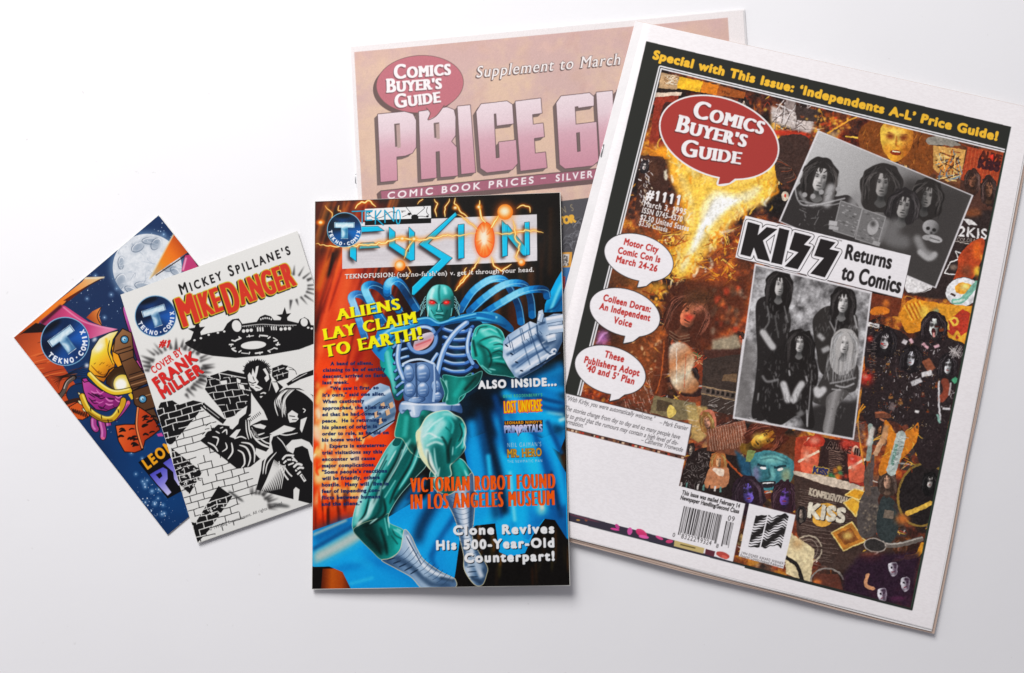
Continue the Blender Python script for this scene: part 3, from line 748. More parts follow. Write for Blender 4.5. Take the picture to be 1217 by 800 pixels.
    for k in range(90): x, y = rs.uniform(690, 820), rs.uniform(610, 790); c.line([(x, y), (x + rs.randn() * 14, y + rs.randn() * 14)], 2, '#e0d4cc', a=.5)
    head(c, 862, 655, 44, 60, '#b0602c', '#e8b080', 12, 0, 2.0, 2.0); c.fill([(790, 760), (820, 690), (880, 690), (915, 700), (905, 790), (800, 800)], '#c07a50', smooth=True); c.fill([(830, 700), (890, 700), (880, 740)], '#f0d8c0', smooth=True); c.line([(900, 650), (990, 740), (1040, 760)], 9, '#b0481c')
    for k in range(8): c.line([(665 + k * 30, 770 + k * 3), (660 + k * 30, 800 + k * 3)], 9, ['#d8d0c8', '#5a8a80', '#2a1c1c'][k % 3])
    # orange face and lower middle
    c.view(840, 500, 3.078)
    c.fill([(0, 30), (100, 20), (150, 80), (120, 130), (0, 110)], '#7a4028', a=.85)
    for k in range(14): c.line([(5 + k * 9, 30 - k), (15 + k * 9, 110 - k)], 1.6, '#f0d0b8', a=.7)
    c.fill([(160, 25), (330, 60), (370, 100), (330, 130), (210, 110), (150, 90)], '#5a2a14', blur=3)
    head(c, 210, 66, 78, 104, '#4a1c10', '#eaa02c', 25, 62, 1.6, 1.0); c.blob(190, 60, 22, 14, '#fbd860', a=.8); c.blob(235, 50, 12, 20, '#7a3a10', a=.7); c.blob(225, 92, 26, 9, '#8a3a10', a=.7)
    c.fill([(160, 150), (185, 115), (250, 112), (318, 150), (312, 210), (285, 240), (215, 255), (172, 215)], '#3a8088', smooth=True)
    c.blob(240, 140, 50, 16, '#74b8b0'); c.blob(205, 200, 18, 30, '#285e68', a=.8); c.blob(262, 205, 22, 24, '#2a6670', a=.8); c.blob(240, 195, 10, 26, '#7cc0b8', a=.7); c.line([(190, 130), (240, 122), (300, 145)], 4, '#1c4c56', blur=2); c.line([(195, 142), (240, 136), (300, 158)], 3, '#1c4c56', blur=1.5); c.blob(180, 230, 30, 12, '#16363e', a=.7); c.line([(185, 160), (215, 168)], 8, '#12303a'); c.line([(245, 172), (290, 165)], 8, '#12303a'); c.fill(ell(205, 172, 12, 5, 12), '#f2f0e8'); c.fill(ell(268, 178, 12, 5, -8), '#f2f0e8'); c.line([(225, 175), (230, 205), (215, 212)], 7, '#1a484e', blur=1.5); c.fill([(195, 225), (250, 222), (240, 242), (205, 245)], '#1c1a20', smooth=True); c.line([(203, 229), (245, 226)], 4, '#f0eee8'); c.blob(180, 195, 14, 30, '#b070b0', a=.5); c.blob(290, 200, 16, 26, '#e0c070', a=.5)
    c.fill([(100, 105), (160, 150), (165, 215), (130, 200)], '#1c4a66', blur=3); c.fill([(150, 105), (180, 110), (160, 150), (140, 150)], '#7a8a4a')
    head(c, 150, 262, 62, 78, '#22131c', '#6a56b8', 21, -8, 1.9, 1.5, True); head(c, 285, 275, 56, 70, '#2a141c', '#7048b0', 22, 6, 1.7, 1.4, True)
    # red panel of players, dark print panel
    c.fill([(325, 60), (420, 50), (400, 200), (318, 185)], '#b03a20'); c.fill([(500, 70), (560, 80), (575, 240), (520, 225)], '#a83022')
    for (x, y) in ((375, 110), (545, 140)): c.fill([(x - 30, y + 70), (x - 25, y - 20), (x, y - 40), (x + 25, y - 15), (x + 30, y + 80)], '#e06040', smooth=True); c.fill(ell(x, y - 35, 12, 15), '#f0c0a0'); c.line([(x - 40, y + 40), (x + 35, y)], 8, '#f8d8b8'); c.blob(x - 10, y + 20, 10, 20, '#f0a080')
    c.fill([(425, 60), (510, 75), (520, 225), (400, 200)], '#2c1a18'); 
    for k in range(15): c.line([(445, 92 + k * 7), (505 - rs.rand() * 20, 102 + k * 7)], 2.5, '#8a6a5a', a=.8)
    c.text('ALIVE III', (438, 100), (560, 128), 24, '#20100f', bold=.06, out=('#a88a7a', 1.2)); c.text('KISS', (388, 190), (440, 202), 22, '#2c2a5a', bold=.1, out=('#d8b040', 2.5))
    for k in range(16): c.blob(480 + rs.randn() * 24, 200 + rs.randn() * 12, 8, 8, ['#e0b030', '#3a8a50', '#c03a28', '#e87820'][k % 4], a=.9, blur=2)
    c.fill([(315, 182), (470, 210), (575, 243), (570, 262), (450, 240), (318, 195)], '#dcc8b0')
    c.fill([(318, 196), (450, 240), (570, 262), (580, 420), (560, 560), (420, 530), (330, 420)], '#3c2a24')
    for k in range(34): y = 250 + k * 8; x = 330 + rs.rand() * 20; c.line([(x, y), (x + rs.uniform(60, 200), y + 20)], 2, '#8a7468', a=.65)
    c.text('KONFIDENTIAL', (372, 270), (515, 305), 22, '#c8b8a0', bold=.07, slab=(.05, .08)); 
    c.fill([(395, 320), (440, 300), (480, 330), (440, 385), (390, 375)], '#e8a83c', smooth=True); c.text('KISS', (370, 350), (500, 372), 46, '#eae0c8', bold=.09, track=.08, shadow=((3, 3), '#2a1a14'))
    head(c, 345, 340, 26, 34, '#1a1414', '#b09a8a', 31)
    for q, cc in (([(500, 300), (535, 280), (565, 300), (545, 350)], '#f0b030'), ([(505, 270), (555, 290), (590, 262), (540, 248)], '#e8a024'), ([(455, 410), (530, 370), (580, 440), (500, 475)], '#c87c28')): c.fill(q, cc); c.line(q + [q[0]], 4, '#f8d880', smooth=False)
    c.fill([(475, 415), (525, 390), (555, 435), (505, 455)], '#8a4a1c'); c.blob(515, 420, 18, 12, '#f2c868')
    c.line(ell(370, 470, 50, 50), 5, '#b8a890', smooth=False); c.line(ell(370, 470, 36, 36), 2, '#988878', smooth=False)
    c.fill([(300, 400), (320, 420), (395, 470), (378, 590), (290, 560), (285, 500)], '#e4d0a0', smooth=False); c.line([(290, 500), (330, 530), (350, 590)], 14, '#1c1614'); c.blob(330, 450, 20, 18, '#c89a60', a=.8)
    c.fill([(390, 560), (480, 560), (500, 620), (400, 610)], '#5a2c20'); c.line(ell(440, 590, 60, 50)[20:40], 6, '#8a8078', smooth=False); c.blob(400, 590, 16, 10, '#e87830')
    # guitarist, hoop portrait
    c.fill([(575, 260), (610, 240), (640, 250), (625, 290), (640, 360), (610, 420), (560, 420), (550, 340)], '#4c4440', smooth=True)
    for k in range(60): c.blob(600 + rs.randn() * 22, 350 + rs.randn() * 40, 3, 3, ['#8a7a68', '#2a2422', '#a89478'][k % 3], blur=1)
    c.fill([(640, 280), (690, 300), (700, 400), (660, 450), (620, 400)], '#2c3434', smooth=True); c.fill([(650, 325), (685, 330), (680, 360), (645, 355)], '#7a6a5a')
    head(c, 660, 222, 40, 54, '#3a2a22', '#c8987a', 41, 0, 1.7, 1.5); c.line([(590, 270), (586, 200), (600, 160)], 22, '#5a4a40'); c.line([(690, 310), (715, 350), (705, 380)], 20, '#3a3230')
    c.line([(600, 445), (690, 455), (790, 430)], 17, '#6a6058'); c.line([(600, 440), (690, 450), (790, 426)], 4, '#b8b0a4'); c.fill(ell(615, 455, 40, 24, 10), '#2c2826'); c.line(ell(615, 455, 40, 24, 10), 4, '#a89c90', smooth=False)
    c.fill(ell(790, 270, 90, 116, 12), '#1c1616'); c.line(np.vstack([ell(790, 270, 90, 116, 12), ell(790, 270, 90, 116, 12)[:1]]), 8, '#8a6c2c', smooth=False)
    head(c, 816, 222, 30, 44, '#0e0c0c', '#d8d0c8', 43, 4, 1.9, 1.6, True); c.line([(730, 340), (780, 320), (820, 300)], 16, '#e0b040'); c.blob(715, 360, 24, 18, '#c86a28')
    c.line([(725, 500), (770, 490), (790, 450)], 16, '#e89a20'); c.blob(600, 500, 40, 14, '#c85a28')
    # purple foot of the page with small faces
    c.fill([(560, 490), (780, 480), (750, 692), (500, 630), (500, 560)], '#241022', blur=6, a=.9)
    for (x, y, r) in ((680, 545, -25), (725, 600, 0), (640, 640, 30)): c.fill([(x - 15, y - 22), (x + 14, y - 26), (x + 16, y + 10), (x, y + 26), (x - 12, y + 8)], '#e8e4ea', smooth=True); c.fills([ell(x - 4, y - 8, 4, 4, 0, 10), ell(x + 8, y - 10, 4, 4, 0, 10)], '#140c14'); c.line([(x - 5, y + 9), (x + 7, y + 7)], 3.5, '#9a2a3a'); c.blob(x + 6, y - 20, 10, 6, '#241022'); c.blob(x + 9, y - 2, 8, 24, '#3a2438', a=.85); c.blob(x - 6, y + 18, 8, 8, '#241022', a=.6)
    c.line([(590, 560), (580, 600), (610, 615)], 12, '#d8986a'); c.blob(700, 650, 30, 8, '#4a1c3a')
    # right column
    c.view(900, 90, 3.637)
    c.fill([(130, 95), (170, 105), (160, 185), (100, 160)], '#8a7a74'); c.fill([(60, 130), (250, 190), (230, 250), (60, 200)], '#c8bab2', blur=4)
    for k in range(40): c.line([(60 + rs.rand() * 180, 100 + rs.rand() * 140), (70 + rs.rand() * 180, 110 + rs.rand() * 140)], 4, ['#e8e0dc', '#4a3c38', '#9a8c86'][k % 3], a=.8)
    c.fill([(165, 130), (270, 150), (255, 200), (170, 190)], '#3a2c28'); c.line([(60, 245), (150, 250), (220, 262)], 26, '#c8321c', blur=4); c.line([(70, 300), (150, 330), (200, 345)], 10, '#d84a28', blur=3)
    c.fill([(80, 290), (130, 255), (220, 270), (200, 400), (130, 470), (80, 430)], '#3a2620', smooth=True); 
    for k in range(9): c.line([(70 + k * 8, 350 + k * 16), (110 + k * 8, 370 + k * 10), (150, 400)], 4, ['#5c4438', '#7a3a24', '#241814'][k % 3])
    c.fill(ell(120, 520, 16, 20), '#d8c8b0'); c.fill(ell(120, 518, 6, 7), '#c83020')
    for k in range(70): c.blob(300 + rs.randn() * 45, 210 + rs.randn() * 30, rs.uniform(3, 11), rs.uniform(3, 9), ['#e08a24', '#f4b83c', '#a84418', '#5a2410', '#c83a1c'][rs.randint(5)], a=.85, blur=2)
    c.line([(300, 250), (400, 190), (430, 180)], 7, '#e8a030'); c.line([(380, 262), (440, 268)], 8, '#f2c040')
    c.fill([(450, 320), (440, 240), (490, 195), (560, 190), (700, 220), (760, 300), (750, 430), (650, 390), (520, 340)], '#7a3c14', smooth=True)
    for k in range(80): x, y = rs.uniform(445, 750), rs.uniform(200, 420); c.line([(x, y), (x + rs.randn() * 12, y + rs.uniform(10, 40))], 3.5, ['#a85a1c', '#4a2410', '#c87a28', '#34180c'][rs.randint(4)], a=.65, taper='both')
    c.fill([(540, 215), (600, 200), (665, 225), (672, 290), (640, 345), (590, 372), (550, 330), (532, 270)], ((545, 260), (670, 300), ['#f8c440', '#f0a428', '#b8641c']), smooth=True); c.blob(560, 320, 16, 30, '#c0701c', a=.6); c.blob(640, 320, 14, 30, '#a85414', a=.7); c.blob(600, 215, 50, 14, '#a8561a', a=.7); c.line([(560, 245), (590, 250)], 6, '#6a2c0c', taper='both'); c.line([(615, 252), (652, 256)], 6, '#6a2c0c', taper='both'); c.blob(600, 260, 40, 40, '#fbd860', a=.8); c.blob(575, 262, 18, 14, '#7a3010'); c.blob(632, 268, 18, 14, '#7a3010'); c.line([(602, 262), (600, 300), (612, 306)], 6, '#b85a14', blur=1.5); c.fill(ell(598, 332, 24, 12, 8), '#8a2810'); c.line([(582, 326), (616, 330)], 5, '#fdf0c0')
    c.fill([(735, 270), (800, 262), (880, 300), (800, 300), (740, 295)], '#8a8478', smooth=True); c.fill([(760, 300), (900, 320), (880, 440), (820, 460), (760, 400)], '#d8a050')
    for k in range(50): c.line([(765 + rs.rand() * 120, 310 + rs.rand() * 140), (770 + rs.rand() * 120, 320 + rs.rand() * 140)], 5, ['#8a3a18', '#f4d080', '#3a1c10', '#6a8090', '#e88a2c'][k % 5], a=.85)
    c.fill([(910, 305), (1065, 340), (1050, 480), (880, 450)], '#a83a1c'); 
    for k in range(10): c.line([(915 + k * 15, 308 + k * 3), (895 + k * 15, 450 + k * 4)], 2, '#d8783c', a=.6)
    c.text('ALIVE', (962, 352), (1050, 374), 32, '#4a1a12', bold=.1); c.text('KISS', (955, 395), (1042, 412), 38, '#38161a', bold=.14, track=.1); c.fill([(1000, 345), (1020, 340), (1018, 372)], '#d83020')
    c.fill([(880, 450), (1050, 480), (1010, 640), (850, 600)], '#4c2c22'); head(c, 930, 450, 46, 60, '#34201a', '#7a4a34', 52); head(c, 1000, 490, 46, 70, '#2c1c18', '#8a583e', 53)
    c.view(1000, 250, 4.442)
    c.fill([(650, 0), (800, 0), (720, 340), (690, 460), (500, 470), (340, 440), (340, 340), (560, 200)], '#2c201e', blur=3)
    c.blob(690, 12, 50, 20, '#7a4022'); c.fill([(640, 40), (670, 75), (720, 78), (690, 50)], '#ece8e4')
    c.text('2KIS', (618, 134), (764, 152), 52, '#ece8e4', track=.1, bold=.03); c.text('COLORADO', (610, 162), (745, 176), 20, '#b8aea4', track=.05); c.line([(600, 162), (720, 186)], 3, '#d8ccc0')
    kk = [(600, 215), (690, 240), (668, 300), (640, 290), (600, 340), (545, 330), (575, 275), (620, 255)]; c.line(kk + [kk[0]], 6, '#efebe6', smooth=False); c.blob(590, 300, 20, 12, '#8a7464')
    c.fill([(625, 230), (700, 160), (755, 155), (740, 250), (700, 350), (620, 420), (580, 400), (610, 310)], '#b8401c', smooth=True)
    for (x, y, rx, ry, cc) in ((715, 210, 22, 50, '#e8641c'), (715, 320, 16, 26, '#f8c838'), (740, 250, 8, 20, '#f0902c'), (660, 320, 26, 36, '#7a3a20')): c.blob(x, y, rx, ry, cc)
    c.fill(ell(640, 430, 92, 76, -10), '#eceaea'); c.line(ell(640, 430, 92, 76, -10), 3, '#3a302c', smooth=False)
    c.fill([(600, 400), (640, 380), (690, 400), (665, 440), (610, 435)], '#f0a028', smooth=True); c.blob(650, 405, 26, 16, '#fbe080'); c.line([(590, 480), (640, 470), (720, 380)], 30, '#7ab8a0'); c.line([(590, 485), (650, 470)], 10, '#c8e0d0'); c.line([(575, 440), (600, 450)], 12, '#3a2018')
    c.fill([(340, 345), (420, 375), (480, 400), (440, 430), (345, 430)], '#e6e2e0', smooth=True); c.line([(345, 435), (420, 432), (470, 410)], 3, '#4a403c')
    # amber medallion & flag behind the stage group
    c.fill([(160, 435), (320, 470), (300, 560), (200, 560), (150, 580)], '#6a2c18'); c.blob(235, 490, 16, 20, '#e87a28'); c.fill([(160, 520), (200, 505), (250, 520), (240, 545), (160, 550)], '#e0781c', smooth=True)
    c.fill([(310, 560), (330, 500), (380, 465), (440, 480), (510, 490), (540, 560), (480, 600), (400, 640), (340, 640)], '#e08a1c', smooth=True)
    for k in range(9): c.line([(330 + k * 10, 500 - k * 3), (370 + k * 10, 580 - k * 2)], 5, ['#f8c040', '#a84a10'][k % 2])
    c.blob(440, 540, 26, 40, '#f4c848'); c.blob(500, 540, 20, 24, '#6a9a88', a=.8)
    c.fill([(500, 490), (690, 505), (660, 720), (580, 700), (540, 600)], '#e89a24'); c.fill([(540, 600), (640, 520), (680, 540), (665, 640), (610, 680), (560, 640)], '#b83220'); c.text('VD', (552, 640), (625, 590), 40, '#f2c040', bold=.08, track=.2); c.line([(580, 690), (610, 640), (630, 680), (660, 650)], 14, '#f0b030', smooth=False)
    # stage group of four in black
    c.view(1000, 380, 4)
    c.fill([(110, 60), (180, 20), (290, 60), (340, 90), (420, 40), (520, 90), (590, 130), (560, 300), (520, 420), (480, 640), (460, 700), (380, 690), (300, 520), (220, 480), (150, 520), (90, 420), (110, 250)], '#241a1b', smooth=True)
    for k in range(170): x, y = rs.uniform(110, 540), rs.uniform(120, 620); c.line([(x, y), (x + rs.randn() * 7, y + rs.randn() * 12)], rs.uniform(1, 3), ['#6a5a5a', '#8a7c7a', '#3a2c2c', '#4a3a34', '#120c0e'][rs.randint(5)], a=.6)
    for k in range(120):
        x, y = [(205, 200), (330, 270), (440, 130), (510, 330), (250, 380), (400, 350)][k % 6]; x += rs.randn() * 30; y += rs.randn() * 45
        c.line([(x, y), (x + rs.randn() * 8, y + rs.randn() * 10 + 6)], rs.uniform(1.5, 4.5), ['#b8b0b0', '#8a8082', '#d8d2d0', '#5a4e50', '#7a4030'][k % 5], a=.75, taper='both')
    head(c, 205, 98, 62, 84, '#151012', '#ddd6d4', 61, 8, 1.9, 1.5, True, look=.05); c.line([(188, 112), (200, 116)], 9, '#b02a28')
    head(c, 440, 32, 66, 90, '#1c1416', '#dfe4da', 62, 4, 1.9, 1.3, True); c.fill(ell(438, 58, 11, 18), '#3a1414'); c.line([(438, 60), (440, 82)], 10, '#e09a90')
    head(c, 332, 182, 54, 76, '#151012', '#d6d4d8', 63, 10, 2.0, 1.4, True); head(c, 506, 218, 54, 76, '#191315', '#dcdcdc', 64, 4, 1.7, 1.3, True)
    for k in range(34): c.line([(505 + rs.rand() * 70, 118 + rs.rand() * 60), (515 + rs.rand() * 60, 130 + rs.rand() * 60)], 3, '#b8b0ac', a=.7)
    for (ln, w, cc) in (([(290, 100), (310, 110)], 22, '#d8d0d0'), ([(325, 90), (338, 112)], 16, '#e0b0b8'), ([(385, 110), (410, 135)], 14, '#e0a8b0'), ([(440, 130), (465, 122)], 14, '#e0b0b8'), ([(400, 190), (430, 240)], 40, '#8a4a30'), ([(380, 262), (430, 250)], 24, '#e8e4e2'), ([(330, 305), (380, 285)], 22, '#c8c4c4'), ([(490, 290), (500, 340), (470, 380)], 34, '#8a3c28'), ([(530, 295), (550, 280)], 24, '#4aa878'), ([(465, 290), (462, 380), (470, 480)], 8, '#d8d4d4'), ([(480, 420), (515, 425)], 10, '#e4e0e0'), ([(510, 360), (520, 300)], 7, '#d0cccc'),
        ([(165, 445), (200, 445), (230, 460)], 16, '#a85a38'), ([(180, 470), (205, 480)], 8, '#c87a54'), ([(235, 430), (250, 395)], 26, '#6a5a58'), ([(300, 500), (310, 540)], 26, '#7a3a28'), ([(350, 432), (368, 440)], 12, '#e8e4e0'), ([(455, 450), (468, 490)], 10, '#8ab8a8')): c.line(ln, w, cc, blur=1.2)
    c.fill([(205, 480), (235, 500), (260, 540), (330, 520), (365, 490), (360, 570), (310, 640), (190, 740), (180, 690), (215, 600)], '#d87a1c', smooth=True)
    for k in range(30): x, y = rs.uniform(190, 360), rs.uniform(500, 720); c.line([(x, y), (x + rs.randn() * 20, y + rs.uniform(8, 30))], 4, ['#f8c040', '#8a3410', '#e89a24'][k % 3], a=.8, taper='both')
    c.line([(285, 545), (265, 620), (235, 725)], 46, '#b8c4bc'); c.line([(262, 590), (240, 690)], 14, '#4a8a74', a=.7)
    for k in range(40): t_ = rs.rand(); c.line([(285 - 50 * t_ + rs.randn() * 14, 545 + 180 * t_), (290 - 50 * t_ + rs.randn() * 14, 552 + 180 * t_)], 3, ['#eeeeea', '#8a9690', '#5a6660'][k % 3], a=.7)
    c.line([(135, 500), (140, 560), (125, 670)], 22, '#8a9a90'); c.line([(140, 520), (142, 560)], 10, '#e8ece8'); c.line([(210, 540), (190, 580), (160, 640)], 24, '#d0a078'); c.line([(105, 400), (80, 450), (85, 560), (105, 690)], 6, '#d88a28')
    c.line([(150, 640), (140, 790)], 16, '#5a4a48')
    for (x, y, r) in ((118, 275, 30), (135, 90, 12), (20, 590, 24), (55, 665, 22)): c.blob(x, y, r, r * 1.1, '#c8281c', a=.95); c.blob(x - r * .2, y - r * .2, r * .35, r * .3, '#f0a090', a=.8)
    for k in range(26): c.line([(120 + rs.rand() * 40, 60 + k * 8), (130 + rs.rand() * 40, 62 + k * 8)], 2, '#a08a80', a=.7)
    c.fill([(125, 10), (180, 20), (178, 40), (122, 30)], '#e0dcd8'); c.line([(135, 22), (170, 30)], 5, '#4a4240')
    c.view(860, 350, 4.445)
    c.line([(700, 680), (720, 620), (750, 590)], 7, '#e0901c'); 
    for k in range(16): c.line([(690, 668 + k * 7), (690 + rs.uniform(30, 60), 676 + k * 7)], 3, '#8a7a70', a=.7)
    c.line([(790, 700), (760, 800)], 22, '#d0c8bc', blur=3); c.line([(860, 690), (840, 790)], 26, '#c89060', blur=3); c.line([(800, 640), (880, 640)], 24, '#6a3a28')
    c.fill([(430, 780), (480, 740), (530, 760), (520, 800), (430, 800)], '#b8301e', smooth=True); c.blob(480, 770, 26, 16, '#e88a70'); c.fill([(630, 780), (680, 770), (690, 800), (630, 800)], '#c03a2a')
    c.clip = None
    c.setclip(col, False)
    for k, (x, y) in enumerate([(772, 322), (792, 396), (764, 402), (868, 352), (880, 408), (762, 462), (838, 492), (884, 528), (1052, 522), (1078, 606), (986, 556), (934, 556), (1128, 150), (1150, 168), (1106, 700), (1020, 700), (960, 690), (1126, 470), (908, 560), (1000, 690)]):
        r = rs.uniform(5, 8); c.fill([(x - r * 1.4, y + r * 3), (x - r, y + r), (x + r, y + r), (x + r * 1.4, y + r * 3)], ['#4a1c14', '#7a3418', '#2a1c1c', '#8a5a2c'][k % 4], smooth=True)
        head(c, x, y, r * 1.2, r * 1.6, ['#1a100e', '#2c1810', '#50240f'][k % 3], ['#d8884c', '#e8b070', '#b0603c', '#dccabc', '#f0b848'][k % 5], 400 + k, rs.uniform(-18, 18), 1.7, 1.4)
    for k in range(90):
        cx, cy = rs.uniform(700, 1180), rs.uniform(100, 715); n_ = rs.randint(6, 16); pal = [['#f4e0c0', '#e8b060', '#2a1410'], ['#d84a28', '#f0a040', '#1c1010'], ['#c8c0bc', '#8a8480', '#141010'], ['#f0c040', '#a84a18', '#2c1610']][k % 4]; a0 = rs.uniform(0, 3.14)
        L = [[], [], []]
        for j in range(n_):
            x, y = cx + rs.randn() * 7, cy + rs.randn() * 6; aa = a0 + rs.randn() * .5; d_ = rs.uniform(1.5, 5); L[j % 3].append([(x, y), (x + d_ * .5 * cos(aa) + rs.randn() * .5, y + d_ * .5 * sin(aa) + rs.randn() * .5), (x + d_ * cos(aa), y + d_ * sin(aa))])
        for q in range(3): c.strokes(L[q], rs.uniform(.5, 1.3), pal[q], a=.75, taper='both')
    c.clip = None
    # worn print: mottled tone and a little softness over the whole collage
    c.view(0, 0, 1); c.warp(c.ids == c.cur, .5, 3, 51)
    mask = (c.ids == c.cur)[..., None]
    soft = c.img
    t1 = c.noise(2.2, 41, 3)[..., None]; t2 = c.noise(7, 42, 3)[..., None]
    tone = soft * (.8 + .4 * t1) * (.86 + .28 * t2) + (c.noise(1.3, 43, 2)[..., None] - .5) * .10
    c.img = np.where(mask, np.clip(tone, 0, 1), c.img)
    # bottom left: mailing space and the strip below it
    wp_ = c.part('white_panel')
    WH = '#f1edee'
    c.view(0, 0, 1)
    c.fill([(640, 503), (671, 509.5), (814, 544), (807, 577.5), (885.6, 598.7), (871, 667.5), (836.6, 659), (801.7, 644), (740, 628.5), (676, 611.5), (640, 602)], WH)
    c.cur = ck_
    c.view(0, 0, 1); c.setclip([(768.1, 49), (1201, 150.5), (1083.7, 724.8), (640, 610)], False)
    c.view(660, 520, 4.446)
    stp = [(0, 375), (630, 540), (790, 580), (940, 655), (935, 676), (0, 428)]
    c.fill([(0, 378), (628, 543), (785, 612), (932, 655), (928, 678), (0, 430)], '#302a38')
    for ln, w, cc in (([(290, 480), (340, 490)], 10, '#e8409a'), ([(320, 460), (335, 480)], 18, '#c8388a'), ([(395, 480), (392, 510)], 26, '#d850a0'), ([(430, 490), (480, 520)], 34, '#d8306a'), ([(440, 520), (495, 530)], 16, '#ec5aa8'), ([(530, 520), (570, 540)], 14, '#e04a8a'), ([(585, 550), (620, 548)], 18, '#d83a70'), ([(160, 430), (165, 440)], 14, '#8a4a30'), ([(110, 435), (130, 438)], 8, '#b88a40'), ([(60, 402), (240, 450)], 9, '#5a3040'), ([(850, 610), (920, 632)], 30, '#b83a30'), ([(880, 625), (910, 640)], 16, '#e06050')): c.line(ln, w, cc, taper='both', a=.95)
    c.fill([(630, 543), (788, 585), (782, 614), (626, 574)], '#c8b070'); c.line([(660, 565), (740, 585)], 6, '#5a4a20')
    c.fill([(795, 588), (845, 602), (838, 630), (790, 616)], '#5a2430')
    c.line([(0, 424), (930, 664), (1075, 702)], 7, '#1c2a2c')
    c.setclip(None); c.view(0, 0, 1)
    c.line([(671, 509.6), (815, 545)], 3.2, '#5a3428'); 
    for k in range(40): x = rs.uniform(672, 812); y = 509.6 + (x - 671) * .2458; c.line([(x, y), (x + 3, y + .8)], 2.4, ['#8a5a38', '#d0b090', '#2a1814', '#b03020'][k % 4])
    c.part('quotation_box')
    c.fill([(660, 464.3), (822, 504.6), (814.7, 542.2), (655, 503.5)], WH); c.line([(660, 464.3), (822, 504.6), (814.7, 542.2)], .8, '#4a4444', smooth=False)
    c.view(660, 400, 4.446)
    T = dict(shear=.2, a=.95, bold=.01)
    c.text('"With Kirby, you were automatically welcome."', (55, 336), (520, 447), 24, '#4a4648', **T); c.text('\u2013 Mark Evanier', (548, 464), (697, 497), 24, '#4a4648', **T)
    c.text('The stories change from day to day and so many people have', (46, 387), (655, 543), 24, '#4a4648', **T); c.text('axes to grind that the rumours may contain a high level of dis-', (24, 420), (645, 575), 24, '#4a4648', **T); c.text('information."', (22, 452), (155, 484), 24, '#4a4648', **T); c.text('\u2013 Catherine Yronwode', (450, 556), (670, 610), 24, '#4a4648', **T)
    # white keylines
    c.view(0, 0, 1)
    c.part('border_line')
    for pts in ([(688, 470), (784.8, 80), (1194.5, 179.3)],): c.line(pts, 4.6, '#e8e6e6', smooth=False); c.line(pts, 1.3, '#3c3c3a', smooth=False)
    c.line([(1201, 150.5), (1083.7, 724.8), (885, 674)], 1.8, '#1e2420', smooth=False); c.line([(1195, 181), (1083, 722)], 1.2, '#2a4a34', smooth=False, a=.6)
    # banner
    c.part('banner_lettering', under=bk_)
    c.text("Special with This Issue: \u2018Independents A-L\u2019 Price Guide!", (776, 69.6), (1184.2, 166.8), 10.6, '#f2b92c', bold=.08, hb=.012, track=.11)
    # red balloon
    c.view(660, 80, 3.636)
    tb_ = c.part('title_balloon')
    t = np.linspace(0, 2 * pi, 60)
    e = ell(708, 303, 262, 166, 19, 60)
    tail = [(690, 455), (712, 470), (704, 506), (752, 500), (806, 458), (790, 430)]
    c.line(np.vstack([e, e[:1]]), 14, '#ece8e6', smooth=False); c.line(tail[0:], 12, '#ece8e6')
    c.fill(tail, '#a5332d'); c.fill(e, '#a5332d'); c.fill([(700, 440), (790, 430), (800, 455), (752, 492), (712, 498), (720, 468)], '#a5332d')
    c.part('title_lettering', under=tb_)
    TT = dict(caps=.72, hb=.05, bold=.02, slab=(.1, .1), track=.1, shadow=((-4, 5), '#5a2422', .9))
    TT['vt'] = .02; c.text('Comics', (594, 215), (892, 289), 80, '#efebea', **TT); c.text("Buyer's", (518, 276), (818, 345), 78, '#efebea', skip="'", **TT); c.text('Guide', (544, 382), (800, 420), 76, '#efebea', **TT)
    c.part('issue_details')
    S = dict(bold=.03, track=.12)
    c.text('#1111', (392, 568), (532, 594), 42, '#f0ecea', bold=.06, track=.16, shadow=((3, 3), '#3a201a', .7)); c.text('March 3, 1995', (382, 600), (562, 637), 25, '#e8e2de', **S); c.text('ISSN 0745-4570', (374, 628), (546, 668), 24, '#e8e2de', **S); c.text('$2.50 United States', (366, 658), (574, 708), 24, '#e8e2de', **S); c.text('$3.50 Canada', (360, 682), (482, 712), 22, '#dcd4ce', **S)
    # white balloons
    BT = dict(bold=.055, track=.1)
    c.view(660, 260, 4.446)
    for i, (e, tail, lines) in enumerate([
        (ell(441, 205, 186, 118, 18, 60), [(425, 300), (445, 322), (434, 362), (480, 355), (535, 310)], [('Motor City', (362, 136), (540, 180)), ('Comic Con Is', (330, 182), (550, 232)), ('March 24-26', (320, 228), (534, 280))]),
        (ell(367, 495, 190, 120, 18, 60), [(350, 600), (370, 618), (360, 658), (410, 648), (465, 605)], [('Colleen Doran:', (252, 432), (500, 494)), ('An Independent', (232, 477), (497, 541)), ('Voice', (306, 550), (400, 574))]),
        (ell(290, 800, 191, 122, 18, 60), [(275, 905), (295, 925), (288, 963), (335, 952), (390, 910)], [('These', (258, 730), (358, 758)), ('Publishers Adopt', (152, 760), (440, 832)), ('\u201840 and 5\u2019 Plan', (158, 802), (412, 876))])]):
        sb_ = c.part('speech_balloon', ['white speech balloon about a comic con', 'white speech balloon about an independent voice', 'white speech balloon about publishers'][i])
        out = np.vstack([e, e[:1]]); c.line(out, 8, '#2c2828', smooth=False); c.line(tail, 7, '#2c2828'); c.fill(tail, WH); c.fill(e, WH)
        c.setclip(None); c.part('lettering', under=sb_)
        for s, a, b in lines: c.text(s, a, b, 34, '#bd2b27', **BT)
    # upper black and white photograph
    c.view(900, 90, 3.637)
    c.part('photograph', 'black and white photograph of four long haired people behind magazines')
    q = [(262, 235), (935, 517), (773, 920), (92, 630)]
    inn = photo_frame(c, q, 9); c.setclip(inn, False)
    mn = c.noise(9, 71, 4)[..., None]
